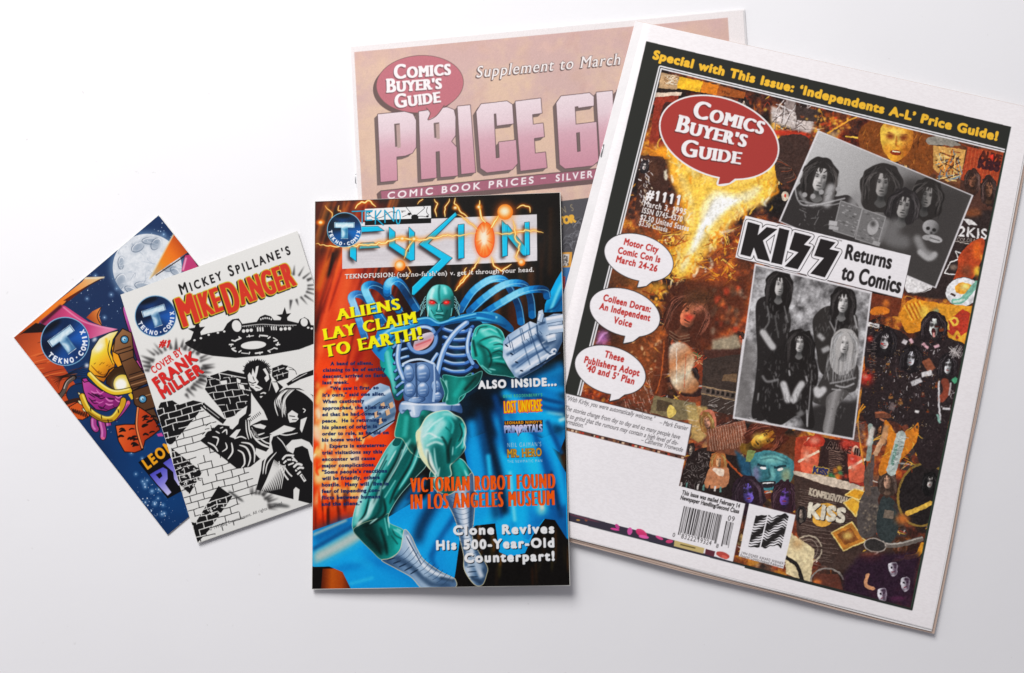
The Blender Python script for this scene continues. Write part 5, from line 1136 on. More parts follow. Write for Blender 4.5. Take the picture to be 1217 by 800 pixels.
def art_md(c):
    rs = np.random.RandomState(9); K = '#131112'; W = '#f0efea'
    c.img[:] = C(W)
    # saucer
    c.view(140, 260, 4)
    c.part('ink_drawing')
    hull = [(318, 590), (350, 572), (372, 560), (430, 545), (500, 532), (520, 498), (545, 478), (575, 474), (592, 500), (660, 490), (676, 466), (700, 456), (728, 464), (742, 482), (800, 482), (858, 496), (866, 478), (888, 468), (908, 480), (918, 505), (960, 512), (1000, 530), (980, 580), (930, 596), (860, 622), (700, 650), (560, 662), (450, 652), (395, 640), (330, 604)]
    c.fill(hull, K, smooth=False)
    for x, y, r in ((375, 528, 50), (790, 462, 42)): c.fill([(x - r * .2, y - r * .2), (x + r * .1, y - r), (x + r * .3, y - r * .25), (x + r * .8, y - r * .3), (x + r * .35, y + r * .2), (x + r * .5, y + r), (x - r * .6, y + r), (x - r * .3, y + r * .2), (x - r * .85, y - r * .1)], K)
    c.fill(ell(565, 510, 22, 28, -15), W); c.fill(ell(886, 492, 17, 20, -10), W)
    c.fill(ell(645, 601, 60, 19, -4), W); ring = ell(650, 598, 112, 42, -5, 60)
    for i in range(0, 60, 6): c.line(ring[i:i + 4], 4 + 3 * (i % 12 == 0), W)
    for i in range(14): a = 2 * pi * i / 14; c.line([(650 + 100 * cos(a), 598 + 36 * sin(a)), (650 + 122 * cos(a), 598 + 48 * sin(a))], 6, W)
    for x, y in ((598, 534), (616, 532), (634, 530), (776, 525), (796, 523), (816, 522)): c.fill(ell(x, y, 8, 8, n=14), W)
    for x in (664, 676, 688): c.line([(x, 516), (x + 2, 536)], 7, W)
    for x in (730, 741, 752): c.line([(x, 512), (x + 2, 530)], 6, W)
    c.line([(590, 512), (680, 502), (760, 506), (850, 506)], 3, W, a=.9)
    for k in range(22): c.line([(600 + k * 11, 508 - (k > 8) * 2), (602 + k * 11, 516 - (k > 8) * 2)], 2.5, W, a=.8)
    for x, y in ((365, 578), (395, 568), (432, 552), (476, 542), (506, 536), (905, 518), (922, 522)): c.fill(ell(x, y, 6, 5, n=12), W)
    for k in range(6): c.fill(ell(680 + k * 10, 478 - 6 * sin(k / 5 * pi), 3.5, 5, n=10), W)
    # bursts
    spikes(c, 278, 720, 120, 215, 22, 180, 395, '#2a2828', 20, 2, 4); spikes(c, 830, 325, 70, 150, 15, -150, 110, '#2a2828', 15, 3, 3)
    # alley: black walls with white mortar, white wall with black mortar
    c.view(180, 440, 3.636)
    dark = [[(235, 30), (330, 0), (420, 20), (440, 120), (370, 150), (300, 110), (240, 60)], [(20, 180), (40, 140), (90, 130), (120, 150), (180, 130), (232, 142), (200, 190), (85, 325), (40, 300), (20, 240)], [(85, 335), (220, 440), (165, 535), (108, 480), (95, 410)], [(165, 655), (190, 660), (290, 500), (350, 545), (250, 690), (200, 745), (178, 700)]]
    white = [(200, 190), (240, 140), (330, 300), (460, 500), (400, 650), (205, 745), (140, 600), (90, 420), (85, 325)]
    whole = [(30, 130), (250, 130), (480, 500), (520, 650), (205, 745), (150, 620), (85, 420)]
    bricks(c, white, (20, 200), (62, -17), (7, 30), 9, 22, K, 3.2, 1.6, 4, .1)
    for i, d in enumerate(dark):
        c.fill(d, K); bricks(c, d, (d[0][0] - 80, d[0][1] - 40), (48, -14) if i else (46, 8), (6, 26), 9, 18, W, 3.4, 2, 5 + i, .12)
    for k in range(60): x, y = rs.uniform(110, 210), rs.uniform(400, 510); c.line([(x, y), (x + rs.randn() * 8, y + rs.randn() * 8)], 3, W if k % 3 else K)
    for k in range(24): x, y = rs.uniform(205, 300), rs.uniform(560, 640); c.line([(x, y), (x + rs.randn() * 12, y + rs.randn() * 5)], 4, W, taper='both')
    # wall and roofs behind the figures
    c.view(230, 420, 4.444)
    wall = [(75, 140), (110, 128), (130, 150), (160, 128), (226, 122), (240, 160), (268, 165), (290, 250), (286, 300), (200, 336), (168, 344), (140, 290), (95, 236), (60, 190)]
    c.fill(wall, K); bricks(c, wall, (30, 150), (52, -8), (10, 34), 7, 8, W, 3.4, 2.5, 12, .15)
    for q in ([(138, 146), (176, 140), (180, 164), (146, 168)], [(236, 160), (264, 166), (276, 196), (246, 190)], [(226, 128), (250, 140), (248, 160), (228, 156)]): c.fill(q, W); c.line(q + [q[0]], 2.4, K, smooth=False)
    for q in ([(416, 78), (470, 58), (486, 84), (502, 92), (500, 130), (440, 150), (414, 120)], [(490, 160), (560, 112), (640, 84), (640, 112), (560, 140), (500, 172)], [(470, 60), (500, 66), (486, 84)]): c.fill(q, K)
    for ln in ([(420, 96), (480, 76)], [(424, 122), (500, 100)], [(446, 72), (452, 98)], [(470, 100), (474, 122)], [(440, 110), (444, 136)], [(520, 146), (600, 104)]): c.line(ln, 3.4, W)
    for ln in ([(505, 85), (535, 90), (545, 112)], [(500, 72), (520, 78), (535, 90)]): c.line(ln, 2.5, K)
    # the man: head
    c.fill([(264, 92), (276, 60), (310, 40), (350, 36), (384, 60), (398, 100), (412, 138), (398, 196), (376, 226), (352, 226), (340, 240), (310, 206), (288, 170), (276, 130)], K)
    for k in range(26): t_ = radians(170 + k * 8); c.line([(335 + 62 * cos(t_), 96 + 54 * sin(t_)), (335 + 76 * cos(t_) + rs.randn() * 3, 94 + 66 * sin(t_) + rs.randn() * 3)], 9, K, taper='end')
    c.fill([(286, 116), (296, 100), (306, 116), (312, 78), (324, 108), (330, 70), (344, 66), (338, 100), (330, 130), (344, 150), (334, 166), (352, 176), (366, 186), (352, 196), (330, 200), (316, 186), (300, 176), (290, 150)], W)
    c.fill([(366, 84), (380, 78), (396, 108), (400, 136), (384, 152), (374, 130), (386, 116)], W); c.line([(352, 214), (372, 208), (386, 220), (372, 240), (352, 232)], 8, W, taper='both')
    c.line([(292, 150), (312, 158), (330, 152)], 5, K); c.line([(300, 166), (322, 170)], 4, K, taper='both'); c.line([(312, 120), (322, 146)], 4, K, taper='both'); c.line([(326, 178), (350, 186)], 4, K)
    # coat
    c.fill([(286, 250), (296, 200), (330, 210), (356, 236), (400, 196), (412, 150), (440, 148), (474, 178), (450, 204), (426, 250), (436, 310), (480, 370), (476, 410), (404, 432), (400, 500), (350, 560), (300, 600), (230, 610), (180, 570), (120, 525), (36, 462), (70, 412), (130, 376), (190, 384), (240, 330)], K)
    for q in ([(304, 206), (316, 226), (370, 302), (392, 352), (360, 352), (318, 372), (298, 384), (304, 300)], [(188, 372), (232, 312), (284, 276), (276, 318), (242, 346), (236, 372), (206, 402), (192, 396)], [(412, 150), (440, 154), (452, 186), (436, 210), (424, 180)], [(310, 380), (352, 372), (384, 384), (372, 400), (330, 392)], [(330, 500), (384, 520), (392, 540), (350, 556), (326, 530)], [(190, 440), (226, 404), (250, 400), (220, 450)]): c.fill(q, W)
    for ln, w in (([(292, 330), (320, 312), (350, 306)], 9), ([(290, 340), (294, 400), (306, 450)], 8), ([(276, 350), (280, 410), (292, 456)], 6), ([(306, 390), (330, 430), (376, 420)], 8), ([(300, 404), (330, 452), (400, 440)], 7), ([(322, 450), (360, 480), (410, 500)], 10), ([(340, 440), (380, 470), (420, 480)], 7), ([(250, 470), (300, 480), (322, 520), (320, 580)], 9), ([(240, 484), (280, 500), (300, 550), (286, 600)], 9), ([(232, 510), (262, 530), (270, 580), (252, 606)], 9), ([(214, 452), (250, 440), (280, 452)], 7), ([(200, 470), (206, 520), (180, 560)], 9), ([(168, 470), (176, 500), (150, 520)], 7), ([(150, 420), (172, 404), (176, 430)], 8), ([(98, 440), (130, 450), (120, 490)], 8), ([(74, 470), (110, 490), (130, 520)], 8), ([(116, 410), (140, 424)], 6), ([(410, 440), (420, 480), (450, 500)], 9)): c.line(ln, w, W, taper='both')
    c.line([(286, 352), (356, 306)], 13, W)
    for k in range(8): c.line([(290 + k * 8, 350 - k * 6), (300 + k * 8, 364 - k * 6)], 3.4, K)
    for k in range(9): c.line([(306 + k * 3, 392 + k * 3), (322 + k * 4, 440 + k * 2)], 3, W if k % 2 else K, taper='both')
    # pistol hand
    c.line([(46, 272), (164, 362)], 30, K); c.line([(60, 262), (166, 346)], 5, W); c.line([(38, 284), (140, 372)], 5, W); c.line([(70, 290), (136, 342)], 4, W, a=.8); c.line([(52, 276), (66, 292)], 5, W)
    for ln, w in (([(66, 372), (80, 352), (100, 346)], 10), ([(70, 392), (96, 372), (112, 380)], 9), ([(52, 440), (70, 412), (92, 404)], 8), ([(40, 452), (60, 436)], 6), ([(106, 392), (130, 372), (150, 372)], 7), ([(112, 350), (130, 366)], 6), ([(140, 396), (156, 390)], 5)): c.line(ln, w, W)
    for ln in ([(64, 384), (90, 366)], [(60, 402), (84, 396)], [(46, 430), (62, 416)]): c.line(ln, 3.4, K)
    # second figure: hair, profile, big collar, gown
    c.fill([(420, 250), (440, 210), (490, 182), (560, 184), (640, 226), (640, 800), (330, 720), (356, 620), (362, 570), (420, 520), (410, 470), (420, 440), (480, 420), (470, 370), (436, 310)], K)
    for k in range(26):
        x = 428 + k * 4.4; c.line([(470 + k * 4, 196 - 8 * sin(k / 25 * pi)), (436 + k * 3.2 + rs.randn() * 4, 250 + rs.randn() * 6), (452 + k * 2.6 + rs.randn() * 5, 330 + rs.randn() * 16)], 6.5, W if k % 2 == 0 and k < 17 else K, taper='both')
    for k in range(7): c.line([(540 + k * 8, 190 + k * 3), (600 + k * 6, 206 + k * 9), (640, 240 + k * 10)], 5, W, taper='both')
    c.fill([(498, 320), (520, 300), (552, 320), (548, 336), (556, 346), (540, 362), (508, 366), (500, 344)], W); c.line([(506, 330), (536, 334)], 5, K); c.line([(520, 350), (546, 350)], 4, K); c.line([(578, 292), (590, 300), (582, 312)], 5, W)
    for q in ([(566, 350), (600, 336), (588, 372), (572, 420), (562, 400)], [(478, 380), (540, 396), (520, 410), (424, 430), (400, 426), (440, 404)], [(488, 490), (520, 458), (570, 452), (612, 470), (632, 500), (636, 590), (618, 560), (604, 506), (574, 488), (536, 500), (526, 530), (500, 516)], [(528, 720), (540, 706), (560, 720), (552, 790), (528, 790)]): c.fill(q, W)
    c.line([(440, 440), (470, 470), (500, 520)], 5, W, taper='both'); c.line([(446, 424), (490, 432), (552, 420)], 6, W, taper='both')
    for k in range(11): c.line([(352 + k * 11, 740 - k * 2), (392 + k * 9, 660 - k * 6), (428 + k * 5.5, 560 + k * 4)], 7.5 - k * .25, W, taper='both')
    c.line([(420, 520), (380, 560), (366, 640)], 8, W, taper='both'); c.line([(440, 520), (392, 580), (380, 640)], 6, W, taper='both')
    for ln, w in (([(470, 560), (490, 540), (530, 540)], 10), ([(476, 580), (500, 562), (540, 566)], 9), ([(462, 600), (480, 640), (500, 668)], 8), ([(480, 600), (500, 630), (520, 650)], 7), ([(500, 590), (530, 578)], 8), ([(530, 600), (550, 584), (572, 590)], 12), ([(540, 620), (560, 604), (580, 606)], 11), ([(548, 640), (566, 624)], 10), ([(566, 640), (590, 676)], 15), ([(520, 545), (548, 575)], 8), ([(452, 570), (456, 620)], 5)): c.line(ln, w, W)
    for ln in ([(484, 556), (500, 572)], [(536, 606), (552, 618)], [(520, 556), (512, 580)], [(572, 644), (586, 668)]): c.line(ln, 4, K)
    c.view(180, 440, 3.636)
    c.fill(ell(440, 588, 66, 50, -10), W, blur=4); spikes(c, 440, 588, 62, 130, 12, -100, 20, '#2a2828', 12, 6, 3)
    c.line([(330, 520), (400, 570)], 10, '#444', blur=3, taper='both'); c.line([(520, 580), (600, 590)], 14, '#555', blur=4, taper='both')
    c.view(140, 260, 4); spikes(c, 250, 730, 130, 190, 9, -10, 70, '#302e2e', 22, 8, 4); c.fill(ell(255, 735, 100, 84, -30), W, blur=10)
    # lettering
    c.part('badge'); roundel(c, 179, 463, 95, -18)
    c.part('issue_number'); c.text('#1', (196, 606), (238, 612), 34, '#d62a24', bold=.08, shear=.2, track=.1)
    c.part('artist_line')
    R_ = dict(bold=.03, track=.1, shadow=((2.5, 1.5), '#2a1a1a', .8))
    c.text('COVER BY', (172, 738), (312, 640), 34, '#e02a28', bold=.035, track=.08); c.text('FRANK', (190, 806), (378, 670), 50, '#e32824', bold=.08, track=.12, shadow=((3, 2), '#2a1414', .8))
    c.view(180, 440, 3.636); c.text('MILLER', (52, 122), (224, 8), 44, '#e32824', bold=.08, track=.12, shadow=((3, 2), '#2a1414', .8))
    c.view(140, 260, 4)
    c.part('author_line')
    c.text("Mickey Spillane's", (303, 361), (822, 168), 50, '#161415', caps=.8, track=.3, bold=.035)
    c.part('title_lettering')
    ST = dict(bold=.02, hb=.035, track=.13)
    def logo(s, a, b, h):
        c.text(s, (a[0] - 5, a[1] + 6), (b[0] - 5, b[1] + 6), h, '#1a1413', out=('#1a1413', 6), **ST); c.text(s, a, b, h, '#d8c22c', out=('#d8c22c', 4.5), **ST); c.text(s, a, b, h, '#df3522', **ST)
    logo('IKE', (392, 474), (500, 434), 112); logo('ANGER', (594, 408), (846, 314), 112); logo('M', (318, 512), (384, 488), 138); logo('D', (532, 448), (586, 428), 140)
    c.part('copyright_line')
    c.view(180, 440, 3.636); c.text('\u00a9 1995 Big Entertainment. All rights reserved.', (252, 694), (570, 578), 13, '#3a3838', track=.06)
    g = c.noise(1.2, 95, 2)[..., None]; c.img = c.img * .97 + .01; c.img *= .97 + .05 * g
# ------------------------------------------------------------------ cover art: glossy comic in the centre
def shape(c, pts, base, shades=(), rim=None, smooth=True):
    """a painted form: base colour, soft strokes kept inside it, optional rim light"""
    c.fill(pts, base, smooth=smooth)
    c.setclip(pts, smooth)
    for s in shades:
        ln, w, col = s[:3]; a = s[3] if len(s) > 3 else .8; b = s[4] if len(s) > 4 else w * .22
        c.strokes([ln], w, col, a=a, blur=b, taper='both' if len(s) > 5 else None)
    if rim:
        p = list(pts) + [pts[0]]
        if smooth: p = np.vstack([spline(pts), spline(pts)[:1]])
        c.strokes([p], rim[1] * 2, rim[0], smooth=False, a=rim[2] if len(rim) > 2 else 1, blur=rim[3] if len(rim) > 3 else rim[1] * .25)
    c.setclip(None)

def ribbon(c, mid, w, cols, edge='#0a2038'):
    w *= 1.45; m = spline(mid, False); k = len(m)
    c.line(mid, w, edge); c.line(mid, w * .9, cols[1])
    for i in range(0, k - 3, 3):
        q = sin(i / k * pi * 2.2 - .5); col = C(cols[1]) + (C(cols[2]) - C(cols[1])) * max(q, 0) + (C(cols[0]) * .7 - C(cols[1])) * max(-q, 0)
        c.line(m[i:i + 5], w * .9, col, smooth=False, blur=1)
    c.line(m + np.array([w * .4, w * .1]), w * .1, '#bfe4fa', smooth=False, a=.5)

def bolt(c, pts, w=5, seed=0, jit=6):
    rs = np.random.RandomState(seed); p = []
    pts = np.asarray(pts, float)
    for a, b in zip(pts[:-1], pts[1:]):
        n = max(2, int(np.hypot(*(b - a)) / 14))
        for i in range(n): p.append(a + (b - a) * i / n + rs.randn(2) * jit * .5 * (i > 0))
    p.append(pts[-1])
    c.line(p, w * 2.4, '#f08018', blur=w * 1.2, a=.75, taper='both', mark=False)
    c.line(p, w * 1.1, '#f8a030', taper='both', mark=False); c.line(p, w * .5, '#fff0b0', taper='both', mark=False)

def roundel(c, cx, cy, r, rot=0, cols=('#0b1c3e', '#1a5cc0')):
    """blue disc badge with a chrome T and lettering round its lower edge"""
    ca, sa = cos(radians(rot)), sin(radians(rot))
    def P(x, y): return (cx + r * (x * ca - y * sa), cy + r * (x * sa + y * ca))
    c.fill(ell(cx, cy, r * 1.04, r * 1.04), '#7fb4d8'); c.fill(ell(cx, cy, r, r), '#0a1a38')
    c.setclip(ell(cx, cy, r * .98, r * .98))
    for a in range(0, 360, 8):
        q = .5 + .5 * sin(radians(a * 2 + 50)) * cos(radians(a))
        col = C('#071026') * (1 - q) + C('#1f6ad0') * q
        c.fill([(cx, cy), P(1.1 * cos(radians(a)), 1.1 * sin(radians(a))), P(1.1 * cos(radians(a + 9)), 1.1 * sin(radians(a + 9)))], col, blur=r * .04)
    c.blob(*P(-.1, -.85), r * .5, r * .16, '#05080f', rot=rot, a=.9)
    c.setclip(None)
    T = [(-.56, -.42), (.56, -.42), (.56, -.12), (.2, -.12), (.2, .5), (-.2, .5), (-.2, -.12), (-.56, -.12)]
    big = [P(x * 1.07, y * 1.07) for x, y in T]
    c.fill(big, '#dff0f8'); tp = [P(x, y) for x, y in T]
    c.fill(tp, (P(0, -.5), P(0, .5), ['#9cc4da', '#d8ecf4', '#5d93bb', '#9fcbe2', '#3e78a8']))
    c.setclip(tp, False)
    for k in range(6): c.blob(*P(-.5 + .2 * k, -.3 + .06 * (k % 3)), r * .12, r * .05, '#eefafe', rot=rot - 30, a=.6)
    c.line([P(-.16, 0), P(-.05, .2), (P(-.12, .45))], r * .08, '#e8f6fc', blur=r * .04); c.line([P(.13, -.1), P(.1, .45)], r * .1, '#2a5c8e', blur=r * .05)
    c.setclip(None)
    c.line(tp + [tp[0]], r * .03, '#36618c', smooth=False)
    word = 'TEKNO\u00b7COMIX'
    for i, ch in enumerate(word):
        a = radians(172 - 164 * i / (len(word) - 1) + rot)
        u = np.array([cos(a), sin(a)]); tdir = np.array([sin(a), -cos(a)])
        b = np.array([cx, cy]) + u * r * .94
        hw = r * (.075 if ch not in 'M' else .1)
        if ch in 'I': hw = r * .02
        if ch == '\u00b7': c.fill(ell(*(np.array([cx, cy]) + u * r * .84), r * .035, r * .035, n=10), '#fff'); continue
        c.text(ch, b - tdir * hw, b + tdir * hw, r * .2, '#f4f8ff', bold=.07)

def art_fu(c):
    rs = np.random.RandomState(7)
    # -- background: brown dark with beams, flames at the left
    c.view(0, 0, 1)
    c.img[:] = C('#15100b')
    n1 = c.noise((5, 60), 3); n2 = c.noise(14, 5)
    c.fill([(371, 235), (520, 235), (520, 360), (420, 705), (368, 705)], ((372, 400), (520, 380), ['#c8431a', '#d2502a', '#8a2a12', '#2a120a', '#15100b']), blur=6)
    c.fill([(370, 235), (430, 235), (415, 250), (372, 330)], '#22160d', blur=8)
    for (x0, y0, x1, y1, w, col, a) in [(378, 345, 415, 232, 7, '#c06a28', .8), (372, 300, 392, 236, 6, '#8a5a2c', .8), (390, 330, 428, 236, 8, '#6b3a18', .8),
            (374, 395, 402, 290, 6, '#1c0e08', .8), (384, 372, 396, 300, 3, '#140a06', .9), (404, 372, 420, 300, 12, '#e0673a', .8), (430, 370, 452, 312, 7, '#1d0f0a', .85),
            (445, 360, 462, 312, 4, '#7a4020', .9), (380, 420, 392, 330, 9, '#e2643a', .7), (395, 400, 430, 330, 8, '#d85c38', .7), (436, 300, 447, 236, 5, '#5a2f14', .7),
            (420, 440, 436, 400, 8, '#8d1f16', .8), (408, 452, 424, 380, 3, '#7a1d12', .7), (468, 250, 474, 236, 4, '#58401f', .6), (376, 445, 382, 410, 6, '#ef6a3a', .7)]:
        c.line([(x0, y0), (x1, y1)], w, col, a=a, blur=w * .3)
    for k in range(46):
        x = rs.uniform(372, 470); y = rs.uniform(236, 420); L = rs.uniform(40, 110); t_ = np.clip((y - 240) / 150, 0, 1)
        col = [C('#0f0a06'), C('#7a4a20'), C('#c8843c'), C('#2a160a')][k % 4] * (1 - t_) + [C('#7a1a10'), C('#f07a44'), C('#e8562a'), C('#a83018')][k % 4] * t_
        c.line([(x, y), (x + L * .26, y - L * .8)], rs.uniform(1, 4.5), col, a=.6, blur=1.0, taper='both')
    # right side: dark with faint brown curtains
    for x in np.linspace(485, 680, 60):
        g = rs.rand(); x += rs.randn() * 2
        col = [C('#4a2a10'), C('#241a08'), C('#050403'), C('#30301a'), C('#6a3c14')][rs.randint(5)]
        y = rs.uniform(236, 330); c.line([(x, y), (x + rs.randn() * 3, y + rs.uniform(30, 120))], rs.uniform(1.5, 5), col, a=.45, blur=1.6)
    c.line([(592, 316), (590, 400)], 9, '#7a4a22', a=.7, blur=4); c.line([(615, 345), (612, 400)], 18, '#5a2c14', a=.8, blur=6)
    c.line([(632, 318), (630, 372)], 6, '#8a5426', a=.5, blur=3)
    # flames
    c.fill([(370, 450), (392, 430), (430, 470), (470, 520), (440, 570), (420, 640), (370, 650)], '#ee5320', smooth=True, blur=8)
    for k in range(130):
        x = 371 + abs(rs.randn()) * 30; y = rs.uniform(450, 610)
        if x > 455: continue
        q = rs.rand()
        col = ['#fff2b8', '#ffe08a', '#ffb050', '#f4661e', '#e8380c', '#fff6d8'][rs.randint(6)]
        L = rs.uniform(5, 15)
        c.line([(x, y), (x + rs.uniform(1, 6), y - L * .4), (x + rs.uniform(0, 6), y - L)], rs.uniform(2, 6), col, a=.55, blur=1.6, taper='both')
    for (x, y, rx, ry, col) in [(392, 508, 20, 26, '#ffe9a8'), (402, 482, 14, 9, '#ffd890'), (383, 478, 5, 10, '#f24a14'), (374, 524, 6, 14, '#ea3510'), (378, 540, 5, 7, '#ffdf90'), (386, 560, 14, 12, '#ffcf80'), (376, 550, 5, 8, '#f04a18'), (410, 545, 10, 22, '#ffe2a4'), (373, 492, 4, 8, '#ff9050')]:
        c.blob(x, y, rx, ry, col, a=.75, rot=10)
    for k in range(60):
        x = rs.uniform(372, 436); y = rs.uniform(455, 600)
        c.line([(x, y), (x + rs.uniform(-2, 5), y - rs.uniform(4, 12))], rs.uniform(.8, 2), ['#e0340c', '#fff8dc', '#ffca70'][rs.randint(3)], a=.6, blur=.5, taper='both')
    for k in range(26):
        x, y = 376 + abs(rs.randn()) * 22, rs.uniform(462, 600); c.blob(x, y, rs.uniform(3, 9), rs.uniform(5, 13), ['#fff8d8', '#fff0b4', '#ffe084'][k % 3], rot=rs.uniform(-25, 25), a=.7)
    for k in range(34):
        x, y = rs.uniform(371, 440), rs.uniform(440, 615); c.line([(x, y), (x + rs.uniform(-3, 5), y - rs.uniform(3, 8)), (x + rs.uniform(-3, 6), y - rs.uniform(8, 18))], rs.uniform(1.2, 3.4), ['#e4380c', '#f05a1c', '#fffbe8'][k % 3], a=.7, blur=.7, taper='both')
    # drips under the flames
    c.fill([(370, 596), (432, 590), (424, 640), (370, 660)], ((370, 590), (370, 640), ['#e86830', '#b83a10', '#6a1a08']), blur=5, a=.9)
    for k in range(26):
        x = rs.uniform(372, 422); y = rs.uniform(575, 612)
        c.line([(x, y), (x + 1, y + rs.uniform(15, 45))], rs.uniform(1.5, 4.5), ['#f24a10', '#ff6a20', '#3a0d06', '#7a1c0a', '#280a05', '#e23c0c'][rs.randint(6)], a=.75, blur=1, taper='both')
    # -- cape
    U = (365, 320, 3.803); Lw = (365, 505, 3.803)
    c.view(*Lw)
    # lower left sweep of the cape
    c.fill([(20, 480), (220, 410), (330, 440), (560, 300), (730, 180), (900, 120), (1165, 60), (1180, 520), (1130, 430), (1075, 425), (1020, 500), (985, 580), (915, 595), (868, 575), (850, 450), (760, 455), (690, 520), (660, 745), (190, 745), (110, 650), (20, 640)], ((560, 200), (640, 740), ['#0f6cc0', '#1f98ea', '#1a84d8']), smooth=False)
    c.fill([(680, -20), (740, 60), (900, 0), (1060, 60), (1165, 20), (1165, 200), (1175, 520), (1120, 430), (1070, 425), (1000, 520), (900, 480), (850, 430), (760, 455), (740, 250)], ((700, 100), (1170, 240), ['#0d5aac', '#1686de', '#26b0f4', '#187cd4', '#0c529c']))
    caps = [([(20, 520), (200, 430)], 50, '#0f4f98', .9), ([(20, 500), (180, 430)], 10, '#d8d8c0', .8), ([(20, 610), (120, 560), (260, 480)], 46, '#d9d2a6', .95),
            ([(40, 640), (200, 560), (280, 500)], 10, '#2a9ae4', .8), ([(20, 565), (220, 450)], 16, '#0a3f80', .9), ([(120, 660), (300, 620), (420, 640)], 30, '#0e62b8', .6), ([(190, 720), (300, 690)], 12, '#56bdf0', .6), ([(270, 560), (330, 620), (520, 720)], 50, '#0f6cc2', .6),
            ([(200, 600), (300, 640)], 30, '#2aa0ea', .6), ([(530, 250), (420, 380), (400, 430)], 40, '#1c8be0', .9), ([(620, 270), (520, 450), (500, 520)], 46, '#061f45', .95), ([(660, 330), (560, 520), (540, 560)], 20, '#1f90e0', .9),
            ([(690, 380), (600, 520), (560, 600)], 26, '#0b3f84', .9), ([(660, 480), (600, 600), (640, 730)], 40, '#1e82d8', .8), ([(560, 600), (600, 700)], 20, '#0a4a94', .8), ([(520, 250), (450, 340)], 18, '#062a58', .8)]
    for ln, w, col, a in caps: c.line(ln, w, col, a=a, blur=w * .4)
    c.setclip([(680, -20), (740, 60), (900, 0), (1060, 60), (1165, 20), (1165, 200), (1175, 520), (1120, 430), (1070, 425), (1000, 520), (985, 580), (915, 595), (868, 575), (850, 450), (760, 455), (740, 250)], False)
    for ln, w, col, a in [([(780, -20), (800, 100), (860, 430)], 40, '#07305f', .9), ([(740, 60), (770, 200), (780, 420)], 40, '#1b8ee0', .9), ([(830, 0), (880, 150), (940, 430)], 44, '#22a4ec', .9), ([(900, 20), (960, 180), (1000, 420)], 30, '#0f62b8', .9),
            ([(940, 0), (1020, 160), (1060, 400)], 40, '#2ab0f0', .9), ([(1030, 60), (1090, 200), (1140, 420)], 26, '#0b4c98', .9), ([(1055, 360), (1062, 400)], 26, '#dfe0b0', .9), ([(1110, 250), (1150, 420)], 20, '#0a3466', .8), ([(880, 430), (900, 590)], 40, '#1b98e4', .9), ([(930, 440), (970, 560)], 20, '#0e62b0', .8), ([(860, 300), (880, 420)], 12, '#0c4f9c', .9)]:
        c.line(ln, w, col, a=a, blur=w * .4)
    c.setclip(None)
    # dark gaps below the cape
    gaps = [[(20, 642), (100, 640), (160, 665), (198, 742), (20, 746)], [(690, 560), (760, 455), (850, 445), (868, 575), (915, 596), (985, 580), (1020, 500), (1075, 424), (1120, 430), (1180, 525), (1190, 750), (655, 750)], [(1105, 100), (1140, 125), (1165, 60), (1172, 220)]]
    for i, g in enumerate(gaps):
        c.fill(g, '#0c0805'); c.setclip(g, False)
        if i == 0: c.fill([(70, 650), (200, 650), (200, 750), (62, 750)], ((66, 700), (200, 700), ['#5a2408', '#b25a18', '#a04c14', '#4a1c08']))
        else:
            for k in range(34):
                x = rs.uniform(690, 1180) if i == 1 else rs.uniform(1105, 1170); y = rs.uniform(440, 640) if i == 1 else rs.uniform(60, 150)
                c.line([(x, y), (x + rs.randn() * 6, y + rs.uniform(60, 180))], rs.uniform(5, 16), ['#5a3a14', '#2a1a0a', '#3c3414', '#000', '#8a5a1c', '#402008'][rs.randint(6)], a=.7, blur=4, taper='both')
        c.setclip(None)
    c.line([(520, 160), (545, 200), (552, 260), (520, 330)], 26, '#02060c', blur=8, a=.9)
    # upper cape: right flare and the part behind the body
    c.view(*U)
    c.fill([(690, 500), (760, 480), (960, 500), (1165, 420), (1190, 700), (1100, 760), (860, 790), (740, 740), (690, 740)], ((760, 480), (1100, 760), ['#06203f', '#0a3a78', '#1273c4', '#1478cc']), blur=34)
    c.setclip([(690, 500), (800, 470), (960, 490), (1165, 400), (1180, 860), (690, 860)], False, soft=6)
    for ln, w, col, a in [([(700, 760), (760, 620), (800, 540)], 70, '#020814', .95), ([(880, 560), (980, 660), (1180, 740)], 44, '#1e9fea', .95), ([(960, 560), (1060, 620), (1180, 650)], 22, '#0a3b7c', .9), ([(1020, 580), (1180, 610)], 24, '#1a88da', .9), ([(800, 640), (860, 720), (880, 780)], 60, '#0d62b4', .9),
            ([(1080, 650), (1160, 660)], 16, '#bfe2e6', .8), ([(1110, 740), (1170, 690)], 50, '#061a38', .9), ([(1140, 420), (1160, 520)], 40, '#1a6cb8', .8), ([(1040, 500), (1160, 450)], 24, '#1c7cc4', .8), ([(800, 545), (900, 530)], 40, '#031022', .9), ([(850, 760), (800, 640)], 30, '#03142c', .8)]:
        c.line(ln, w, col, a=a, blur=w * .4)
    c.setclip(None)
    c.view(0, 0, 1)
    c.setclip([(545, 478), (600, 446), (640, 452), (674, 425), (675, 642), (664, 618), (648, 617), (634, 637), (617, 660), (605, 661), (593, 655), (588, 623), (565, 625), (552, 590)], False)
